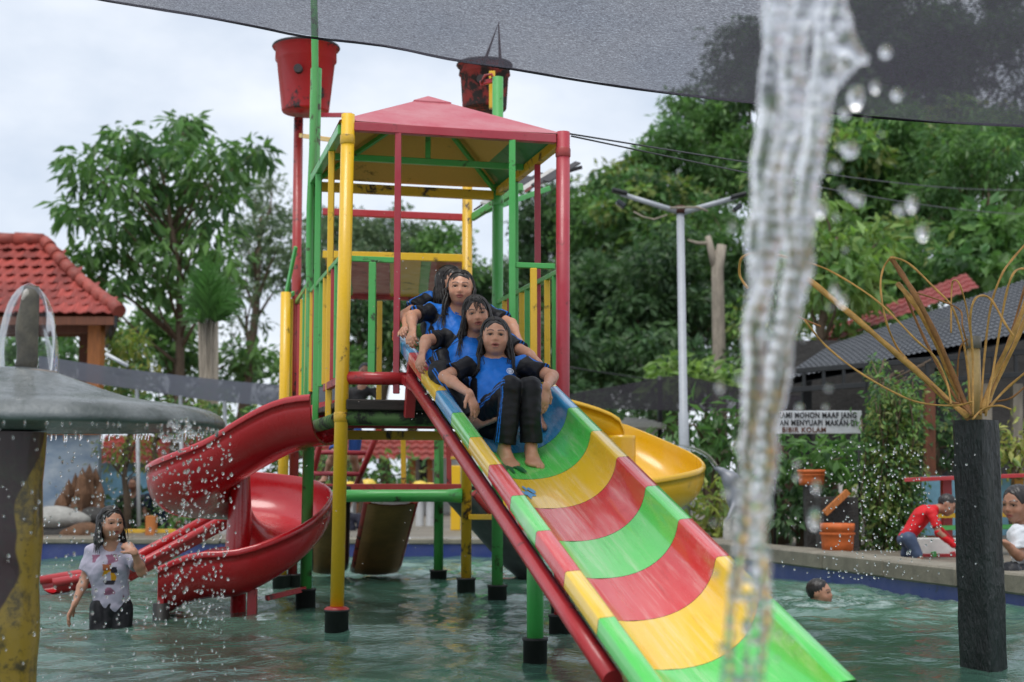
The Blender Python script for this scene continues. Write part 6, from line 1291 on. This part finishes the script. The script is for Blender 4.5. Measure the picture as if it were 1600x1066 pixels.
# ================================================================== FOREGROUND
def glass(name, ior=1.333, rough=0.0, tint=(1, 1, 1, 1), thin=0.0):
    m = bpy.data.materials.new(name); m.use_nodes = True; n = m.node_tree.nodes; l = m.node_tree.links; n.clear()
    o = n.new('ShaderNodeOutputMaterial'); g = n.new('ShaderNodeBsdfGlass'); g.inputs['IOR'].default_value = ior; g.inputs['Roughness'].default_value = rough; g.inputs['Color'].default_value = tint
    t = n.new('ShaderNodeBsdfTransparent'); mx = n.new('ShaderNodeMixShader'); mx.inputs[0].default_value = thin; l.new(g.outputs[0], mx.inputs[1]); l.new(t.outputs[0], mx.inputs[2]); l.new(mx.outputs[0], o.inputs['Surface']); return m
def film():
    m = bpy.data.materials.new('thin water film'); m.use_nodes = True; n = m.node_tree.nodes; l = m.node_tree.links; n.clear(); o = n.new('ShaderNodeOutputMaterial'); fr = n.new('ShaderNodeFresnel'); fr.inputs['IOR'].default_value = 1.3
    t = n.new('ShaderNodeBsdfTransparent'); t.inputs['Color'].default_value = (.96, .97, .98, 1); g = n.new('ShaderNodeBsdfGlossy'); g.inputs['Roughness'].default_value = .04; mx = n.new('ShaderNodeMixShader'); mu = n.new('ShaderNodeMath'); mu.operation = 'MULTIPLY'; mu.inputs[1].default_value = .5; l.new(fr.outputs[0], mu.inputs[0]); l.new(mu.outputs[0], mx.inputs[0]); l.new(t.outputs[0], mx.inputs[1]); l.new(g.outputs[0], mx.inputs[2]); l.new(mx.outputs[0], o.inputs['Surface']); return m
M['clear_water'] = glass('clear falling water', 1.333, .02); M['stream_water'] = glass('aerated stream', 1.333, .03, (1, 1, 1, 1), .25); M['bell_water'] = film()
# ---- mushroom fountain
MC = at(20, 700, 4.5); MC = Vector((MC.x, 4.5, 0)); mf = empty('mushroom_fountain', MC, 'concrete mushroom fountain with grey cap and yellow stem dripping water', 'fountain')
def wet_concrete():
    m, nt, n, l, b = new_mat('wet grey concrete'); v = coords(nt); n1 = noise(nt, 5, 6, .65, v); n2 = noise(nt, 38, 5, .65, v); n3 = noise(nt, 14, 4, .6, coords(nt, scale=(1, 1, .3)), .5)
    base = mixc(nt, ramp(nt, n1, [(.35, 0), (.7, 1)]), srgb(78, 84, 82), srgb(122, 126, 126)); base = mixc(nt, ramp(nt, n3, [(.55, 0), (.72, .7)]), base, srgb(46, 58, 48))
    l.new(base, b.inputs['Base Color']); l.new(ramp(nt, n2, [(.35, .22), (.65, .60)]), b.inputs['Roughness']); bump(nt, mixc(nt, .5, n2, n3), .7, .016, b); b.inputs['Coat Weight'].default_value = .22; b.inputs['Coat Roughness'].default_value = .12
    return m
def stem_paint():
    m, nt, n, l, b = new_mat('painted mossy stem'); v = coords(nt); n1 = noise(nt, 9, 7, .7, v); n2 = noise(nt, 40, 5, .65, v)
    w = noise(nt, 2.6, 2, .4, coords(nt, scale=(1, 1, .55), loc=(.3, 0, .9)), .4)
    base = mixc(nt, ramp(nt, w, [(.495, 0), (.505, 1)]), srgb(164, 132, 36), srgb(52, 16, 18)); base = mixc(nt, ramp(nt, n1, [(.5, 0), (.62, .85)]), base, srgb(58, 50, 30)); base = mixc(nt, ramp(nt, n2, [(.55, 0), (.66, .6)]), base, srgb(30, 34, 22))
    l.new(base, b.inputs['Base Color']); b.inputs['Roughness'].default_value = .35; bump(nt, mixc(nt, .5, n1, n2), .4, .008, b); b.inputs['Coat Weight'].default_value = .3; return m
M['wet_concrete'] = wet_concrete(); M['stem'] = stem_paint()
rs = random.Random(2); wob = [rs.uniform(0, 6) for _ in range(6)]
jit = lambda a, h: .010 * math.sin(3 * a + wob[0]) + .007 * math.sin(7 * a + wob[1]) + .004 * math.sin(17 * a + wob[2])
prof = [(0, 1.085), (.07, 1.083), (.105, 1.076), (.138, 1.066), (.17, 1.054), (.21, 1.040), (.27, 1.017), (.34, .995), (.42, .980), (.50, .970), (.56, .961), (.60, .950), (.628, .934), (.643, .916), (.646, .905), (.640, .896), (.622, .893), (.60, .897), (.5, .893), (.3, .888), (.09, .885)]
MB().lathe(MC, prof, 96, 0, (0, 0, 1), True, jit).build('cap', M['wet_concrete'], mf)
MB().lathe(MC, [(.098 + .004 * math.sin(i * 1.7), -.4 + i * .08) for i in range(17)], 30, 0, (0, 0, 1), True, lambda a, h: .02 * math.sin(2 * a + h * 3)).build('stem', M['stem'], mf)
nz = at(40, 580, 4.5); nt_ = at(47, 448, 4.5)
MB().tube([nz.lerp(nt_, t) + Vector((.003 * math.sin(t * 9), 0, 0)) for t in [k / 8 for k in range(9)]], [.036 - .003 * math.sin(k * 1.1) - .0008 * k for k in range(9)], 14).build('nozzle', plain('algae-crusted pipe', srgb(92, 84, 66), .6, .5, 18, .6), mf)
MB().lathe(Vector((nz.x, 4.5, nz.z - .005)), [(.098, -.01), (.10, .0), (.095, .006), (.05, .008), (0, .008)], 36).build('collar', plain('worn collar', srgb(150, 138, 128), .6, .3, 14, .4), mf)
# thin bell of water over the nozzle
rs = random.Random(8); W_ = [(rs.randint(2, 9), rs.uniform(0, 6), rs.uniform(5, 40)) for _ in range(6)]
def bell(off):
    c = Vector((at(42, 580, 4.5).x, 4.5, 0)); z0, z1 = at(42, 588, 4.5).z, at(42, 443, 4.5).z; rows = []
    for i in range(25):
        t = i / 24; r = .088 * (1 - (1 - t) ** 2.3 * 0 - max(0, (1 - t)) ** 3.2) ** .62 if t > 0 else 0.001; r = max(.001, r * (1 + .03 * t)) + (off if t > .02 else 0); z = z1 - (z1 - z0) * t; row = []
        for j in range(73):
            a = 2 * math.pi * j / 72; w = sum(.0010 * math.sin(k * a + p + q * t * .4) for k, p, q in W_) * min(1, t * 4); row.append(Vector((c.x + (r + w) * math.cos(a), c.y + (r + w) * math.sin(a), z + off)))
        rows.append(row)
    return rows
m_ = MB(); m_.grid(bell(.0022), 0, True); m_.grid(bell(0), 0, True, True)
tag(m_.build('water_bell', M['bell_water'], None, False), 'clear bell of water over the mushroom fountain nozzle', 'water bell')
# ---- dark square pillar with its sheaf of dry stems
M['pillar'] = plain('blackened mossy concrete', srgb(26, 34, 31), .4, .75, 6, 1.0, bdist=.03, stretch=(2, 2, .5)); PY = 5.7; pc = at(1529, 800, PY)
pl = empty('fountain_pillar', Vector((pc.x, PY, 0)), 'dark square concrete pillar carrying a sheaf of dry stems', 'pillar'); an = R(40); ax1 = Vector((math.cos(an), math.sin(an), 0)); ax2 = Vector((-math.sin(an), math.cos(an), 0)); zt = at(1525, 657, PY).z
rows = []; rs = random.Random(9); s_ = .068
for i in range(22):
    z = -.4 + (zt + .4) * i / 21; ring = []
    for k in range(32):
        q = k / 8; sd = int(q) % 4; t = (q % 1) * 2 - 1; u_, w_ = ((t, -1), (1, t), (-t, 1), (-1, -t))[sd]; rr = 1 - .06 * (abs(t) ** 8); j_ = 1 + rs.uniform(-.03, .03) + .02 * (1 - z)
        ring.append(Vector((pc.x, PY, z)) + ax1 * (u_ * s_ * rr * j_) + ax2 * (w_ * s_ * rr * j_))
    rows.append(ring + ring[:1])
m_ = MB(); m_.grid(rows, 0, False); m_.add(rows[-1][:-1], [tuple(range(32))]); m_.build('shaft', M['pillar'], pl)
M['pvc'] = plain('yellowed pipe', srgb(196, 168, 110), .5, .15, 12, .1); M['grey_cap'] = plain('grey pipe cap', srgb(120, 118, 108), .5, .2, 12, .1)
MB().tube([at(1524, 665, PY), at(1521, 535, PY)], [.027, .025], 16).build('pipe', M['pvc'], pl); MB().tube([at(1521, 545, PY), at(1521, 526, PY)], .031, 16).build('pipe_cap', M['grey_cap'], pl)
M['dry_stem'] = plain('dry golden stem', srgb(196, 150, 78), .6, .35, 25, .3); M['dry_brown'] = plain('rusty brown stem', srgb(150, 104, 58), .65, .35, 25, .3)
STEMS = [([(1512, 650), (1480, 625), (1420, 570), (1340, 500), (1280, 450), (1247, 424)], 4.6, 0, 5.55), ([(1514, 650), (1486, 628), (1430, 575), (1345, 506), (1252, 430)], 3, 0, 5.6), ([(1517, 652), (1495, 600), (1465, 530), (1432, 465), (1410, 430), (1392, 402)], 4.2, 1, 5.6), ([(1515, 650), (1490, 600), (1455, 520), (1425, 470), (1403, 444)], 4, 0, 5.65),
         ([(1535, 640), (1552, 590), (1580, 530), (1604, 470)], 4, 0, 5.6), ([(1538, 645), (1560, 590), (1590, 528), (1620, 450)], 3.4, 0, 5.7), ([(1392, 402), (1380, 420), (1376, 450), (1384, 500), (1400, 540), (1416, 560)], 1.6, 0, 5.55), ([(1393, 402), (1420, 412), (1460, 450), (1490, 485), (1510, 560), (1516, 640)], 1.7, 0, 5.6),
         ([(1256, 408), (1300, 425), (1370, 470), (1430, 530), (1462, 560), (1480, 600), (1486, 632)], 1.6, 0, 5.5), ([(1257, 500), (1290, 540), (1340, 580), (1400, 615), (1440, 630), (1490, 634), (1520, 628)], 1.5, 0, 5.5), ([(1232, 488), (1258, 500), (1282, 510)], 1.6, 1, 5.5), ([(1486, 520), (1487, 450), (1492, 438), (1500, 446), (1510, 480), (1516, 520)], 1.3, 0, 5.62),
         ([(1520, 650), (1520, 560), (1516, 500), (1522, 470), (1535, 462), (1550, 470), (1570, 505), (1583, 525)], 1.8, 0, 5.52), ([(1532, 650), (1538, 560), (1548, 480), (1565, 430), (1582, 405), (1604, 380)], 1.8, 0, 5.6), ([(1540, 650), (1555, 560), (1570, 470), (1582, 430), (1596, 420), (1612, 426)], 1.8, 0, 5.55),
         ([(1543, 640), (1570, 610), (1605, 580)], 2, 0, 5.6), ([(1433, 458), (1470, 470), (1500, 485), (1504, 510), (1512, 540)], 1.3, 1, 5.5), ([(1500, 630), (1496, 590), (1500, 545), (1512, 530)], 1.3, 1, 5.62), ([(1168, 450), (1156, 430), (1158, 405), (1172, 396)], 2.0, 0, 5.5), ([(1172, 396), (1210, 398), (1256, 408)], 1.8, 0, 5.5),
         ([(1518, 648), (1500, 632), (1480, 626), (1455, 600)], 1.8, 1, 5.5), ([(1530, 648), (1550, 630), (1580, 622), (1606, 600)], 1.6, 1, 5.6), ([(1512, 655), (1498, 640), (1488, 632)], 3, 1, 5.6), ([(1408, 445), (1440, 520), (1480, 600), (1515, 655)], 2.2, 1, 5.68), ([(1604, 440), (1580, 520), (1545, 620)], 2, 1, 5.72), ([(1520, 655), (1535, 640), (1560, 634), (1580, 640)], 1.5, 0, 5.5)]
def catmull(P, n=6):
    out = []; Q = [P[0]] + P + [P[-1]]
    for i in range(1, len(Q) - 2):
        for k in range(n):
            t = k / n; a, b, c, d = Q[i - 1], Q[i], Q[i + 1], Q[i + 2]; out.append((b * 2 + (c - a) * t + (a * 2 - b * 5 + c * 4 - d) * t * t + (b * 3 - a - c * 3 + d) * t ** 3) * .5)
    return out + [P[-1]]
rs = random.Random(10)
for pts, w, mi, Y in STEMS:
    P = catmull([at(px, py, Y + .05 * math.sin(i * 1.7)) for i, (px, py) in enumerate(pts)]); k = len(P)
    MB().tube(P, [w / 390 * (1 + .12 * math.sin(i * 1.1)) for i in range(k)], 8).build('stem', [M['dry_stem'], M['dry_brown']][mi], pl, False)
# ---- big shade cloth overhead
EDGE = [(-120, -58), (90, -14), (170, 2), (300, 23), (400, 42), (480, 58), (600, 72), (700, 92), (800, 108), (900, 125), (1000, 140), (1100, 152), (1180, 161), (1310, 178), (1450, 190), (1600, 197), (1760, 206)]
def shade_cloth():
    m, nt, n, l, b = new_mat('dark shade cloth'); v1 = coords(nt, scale=(1, 1, 1)); st = noise(nt, 30, 4, .7, coords(nt, scale=(1.0, 9, 1)), .2); fine = noise(nt, 165, 3, .75, coords(nt, scale=(.6, 1.3, 1)))
    wv = n.new('ShaderNodeTexWave'); wv.wave_type = 'BANDS'; wv.bands_direction = 'X'; wv.inputs['Scale'].default_value = 75; wv.inputs['Distortion'].default_value = 3; l.new(v1, wv.inputs['Vector'])
    f = mixc(nt, .08, mixc(nt, .40, fine, st), wv.outputs['Fac']); tr = n.new('ShaderNodeBsdfTransparent'); df = n.new('ShaderNodeBsdfDiffuse'); df.inputs['Color'].default_value = (.055, .052, .066, 1); tl = n.new('ShaderNodeBsdfTranslucent'); tl.inputs['Color'].default_value = (.10, .095, .115, 1)
    m2 = n.new('ShaderNodeMixShader'); m2.inputs[0].default_value = .5; l.new(df.outputs[0], m2.inputs[1]); l.new(tl.outputs[0], m2.inputs[2]); mx = n.new('ShaderNodeMixShader')
    l.new(ramp(nt, f, [(.36, .02), (.50, .22), (.63, .62)]), mx.inputs[0]); l.new(m2.outputs[0], mx.inputs[1]); l.new(tr.outputs[0], mx.inputs[2]); l.new(mx.outputs[0], n['Material Output'].inputs['Surface']); return m
M['shade_cloth'] = shade_cloth(); sn = empty('shade_canopy', (0, 5.5, 2.5), 'big dark shade cloth stretched overhead across the top of the view', 'shade cloth')
P = catmull([at(px, py, 6.3) for px, py in EDGE], 3); rows = []
for i in range(13):
    t = i / 12; rows.append([Vector((p.x * (1 - .05 * t), p.y - 1.9 * t, p.z + .10 * t - .05 * math.sin(math.pi * t) + .008 * math.sin(p.x * 5 + i))) for p in P])
m_ = MB(); m_.grid(rows, 0, True); m_.build('cloth', M['shade_cloth'], sn, False)
MB().tube(P, .006, 6).build('hem', M['net_black'], sn, False)
# ---- falling water close to the camera
def jet():
    rs = np.random.RandomState(12); F = Field(); Y = 1.8; JS = Y / 2.0; ctr = [(-60, 1262, 60), (0, 1260, 60), (120, 1250, 56), (250, 1234, 52), (400, 1218, 45), (520, 1205, 38), (640, 1188, 24), (760, 1181, 20), (900, 1172, 26), (1020, 1164, 34), (1150, 1158, 36)]
    ys = np.array([c[0] for c in ctr], float); xs = np.array([c[1] for c in ctr], float); ws = np.array([c[2] for c in ctr], float)
    for i in range(11):
        a = i / 11 * 2 * math.pi; ph = rs.uniform(0, 6); y1 = 1150 if i % 5 == 0 else rs.uniform(480, 820); y = -60.0; prev = None; rb = rs.uniform(.0075, .0140) * JS; w1, w2, p2 = rs.uniform(26, 62), rs.uniform(10, 18), rs.uniform(0, 6)
        while y < y1:
            k = y / 1000; x = np.interp(y, ys, xs); w = np.interp(y, ys, ws); off = .82 * math.cos(a + .8 * math.sin(k * 2 + ph)) + .12 * math.sin(y / 37 + ph); dep = .75 * math.sin(a + .6 * math.sin(k * 2.3 + ph))
            p = at(x + w * off, y, Y + dep * w / 1234); r = rb * (1 - .35 * max(0, k)) * (1 + (.30 * math.sin(y / w1 + ph) + .22 * math.sin(y / w2 + p2) * math.sin(y / 90 + ph)) * min(1, .5 + k)) * (1 if y < y1 - 60 else max(.35, (y1 - y) / 60)); r = max(r, .0022)
            if prev is not None: F.add(cone(prev[0], p, prev[1], r), .006)
            prev = (p, r); y += 22
    for (x0, y0, x1, y1) in ((1320, 70, 1350, 92), (1312, 30, 1336, 80), (1306, 120, 1340, 95)): F.add(cone(at(x0, y0, Y), at(x1, y1, Y), .014, .0045), .009)
    for i in range(150):
        y = rs.uniform(-30, 1090); x = np.interp(y, ys, xs) + rs.normal() * np.interp(y, ys, ws) * .8; F.add(ell(at(x, y, Y + rs.normal() * .018), np.eye(3), np.array([.7, .7, 1.25]) * rs.uniform(.002, .0075)), .004)
    jd = (lambda P: .0011 * snoise(P * np.array([1, 1, .35]), 165, 2))
    o = sdf_obj('water_jet', F, .0034, M['stream_water'], disp=jd); tag(o, 'thick blurred stream of water falling close to the camera', 'water jet')
jet()
def drop_cloud(name, label, pts, mat='clear_water', cat='drops'):
    """pts: centre, radius, stretch"""
    t = (1 + 5 ** .5) / 2; V = np.array([(-1, t, 0), (1, t, 0), (-1, -t, 0), (1, -t, 0), (0, -1, t), (0, 1, t), (0, -1, -t), (0, 1, -t), (t, 0, -1), (t, 0, 1), (-t, 0, -1), (-t, 0, 1)], float); V /= np.linalg.norm(V[0])
    Fc = np.array([(0, 11, 5), (0, 5, 1), (0, 1, 7), (0, 7, 10), (0, 10, 11), (1, 5, 9), (5, 11, 4), (11, 10, 2), (10, 7, 6), (7, 1, 8), (3, 9, 4), (3, 4, 2), (3, 2, 6), (3, 6, 8), (3, 8, 9), (4, 9, 5), (2, 4, 11), (6, 2, 10), (8, 6, 7), (9, 8, 1)])
    # one subdivision so that each drop is round
    vs = list(map(tuple, V)); cache = {}; nf = []
    def midp(a, b):
        k = (min(a, b), max(a, b))
        if k not in cache: q = (np.array(vs[a]) + np.array(vs[b])); q /= np.linalg.norm(q); cache[k] = len(vs); vs.append(tuple(q))
        return cache[k]
    for a, b, c in Fc: x, y, z = midp(a, b), midp(b, c), midp(c, a); nf += [(a, x, z), (b, y, x), (c, z, y), (x, y, z)]
    V = np.array(vs); Fc = np.array(nf); C = np.array([tuple(p[0]) for p in pts]); r = np.array([p[1] for p in pts]); s = np.array([p[2] for p in pts])
    v = (C[:, None, :] + V[None] * r[:, None, None] * np.stack([np.ones_like(s), np.ones_like(s), s], 1)[:, None, :]).reshape(-1, 3); f = (Fc[None] + (np.arange(len(pts)) * len(V))[:, None, None]).reshape(-1, 3)
    o = np_mesh(name, v, f, M[mat]); tag(o, label, cat, kind='stuff'); return o
rs = random.Random(20); D = []
for i in range(20): y = rs.uniform(40, 700); D.append((at(1320 + rs.gauss(0, 45), y, 1.8 + rs.uniform(-.1, .2)), rs.uniform(.002, .007), rs.uniform(1, 1.5)))
for (x, y, r) in ((1340, 152, .011), (1368, 150, .010), (1385, 72, .008), (1330, 240, .013), (1428, 308, .010), (1330, 296, .009), (1440, 372, .007), (1272, 800, .010), (1272, 770, .008), (1310, 440, .010), (1280, 330, .010)): D.append((at(x + rs.uniform(-8, 8), y + rs.uniform(-14, 14), 1.8), r * rs.uniform(.4, .95), rs.uniform(1, 2.0)))
for i in range(60): y = rs.uniform(700, 1066); D.append((at(1180 + rs.gauss(0, 30), y, 1.8 + rs.uniform(-.1, .1)), rs.uniform(.0015, .005), 1.4))
drop_cloud('falling_drops', 'loose drops flying off the stream near the camera', D)
D = []
for i in range(1100):
    a = rs.uniform(0, 2 * math.pi); rr = .635 + abs(rs.gauss(0, .035)); z = .89 - (rs.random() ** 1.2) * .86; x = MC.x + rr * math.cos(a); y = MC.y + rr * math.sin(a)
    if x > -2.0: D.append((Vector((x, y, z)), rs.uniform(.0014, .0042), rs.uniform(1, 1.9)))
for i in range(420):
    px = rs.choice([rs.gauss(285, 24), rs.uniform(80, 330)]); D.append((at(px, rs.uniform(690, 980), 4.4 + rs.uniform(-.4, .4)), rs.uniform(.0014, .0044), rs.uniform(1, 1.8)))
for i in range(150):
    a = rs.uniform(0, 2 * math.pi); x = MC.x + .632 * math.cos(a); y = MC.y + .632 * math.sin(a); D.append((Vector((x, y, .884)), rs.uniform(.0025, .0045), rs.uniform(1.4, 5)))
for i in range(60): D.append((at(rs.gauss(278, 16), rs.uniform(655, 690), 3.98), rs.uniform(.002, .006), rs.uniform(1, 1.8)))
drop_cloud('dripping_drops', 'drops dripping from the rim of the mushroom fountain', D)
D = []
for i in range(420):
    px = rs.gauss(1370, 75); py = rs.uniform(690, 905); D.append((at(px, py, 5.5 + rs.uniform(-.5, .7)), rs.uniform(.002, .0042), rs.uniform(1, 1.4)))
for i in range(60): D.append((at(rs.gauss(620, 70), rs.uniform(330, 900), 6 + rs.uniform(-1, 1)), rs.uniform(.0015, .003), 1.1))
drop_cloud('spray_drops', 'fine spray drops in front of the vine column', D)
# thin arc spat by the dolphin
o = MB().tube(catmull([at(1119, 729, 12.9), at(1106, 713, 12.9), at(1088, 703, 12.9), at(1068, 698, 12.9), at(1048, 698, 12.9)], 5), [.022 - .0006 * i for i in range(21)], 8).build('spout_arc', M['clear_water']); tag(o, 'thin arc of water from the dolphin mouth', 'water jet')
D = [(at(1050 - i * .7 + rs.gauss(0, 4), 697 + (i / 40) ** 2 * 18 + rs.gauss(0, 3.5), 12.9 + rs.uniform(-.05, .05)), rs.uniform(.008, .016), 1) for i in range(70)]
drop_cloud('spout_drops', 'drops at the end of the dolphin water arc', D)
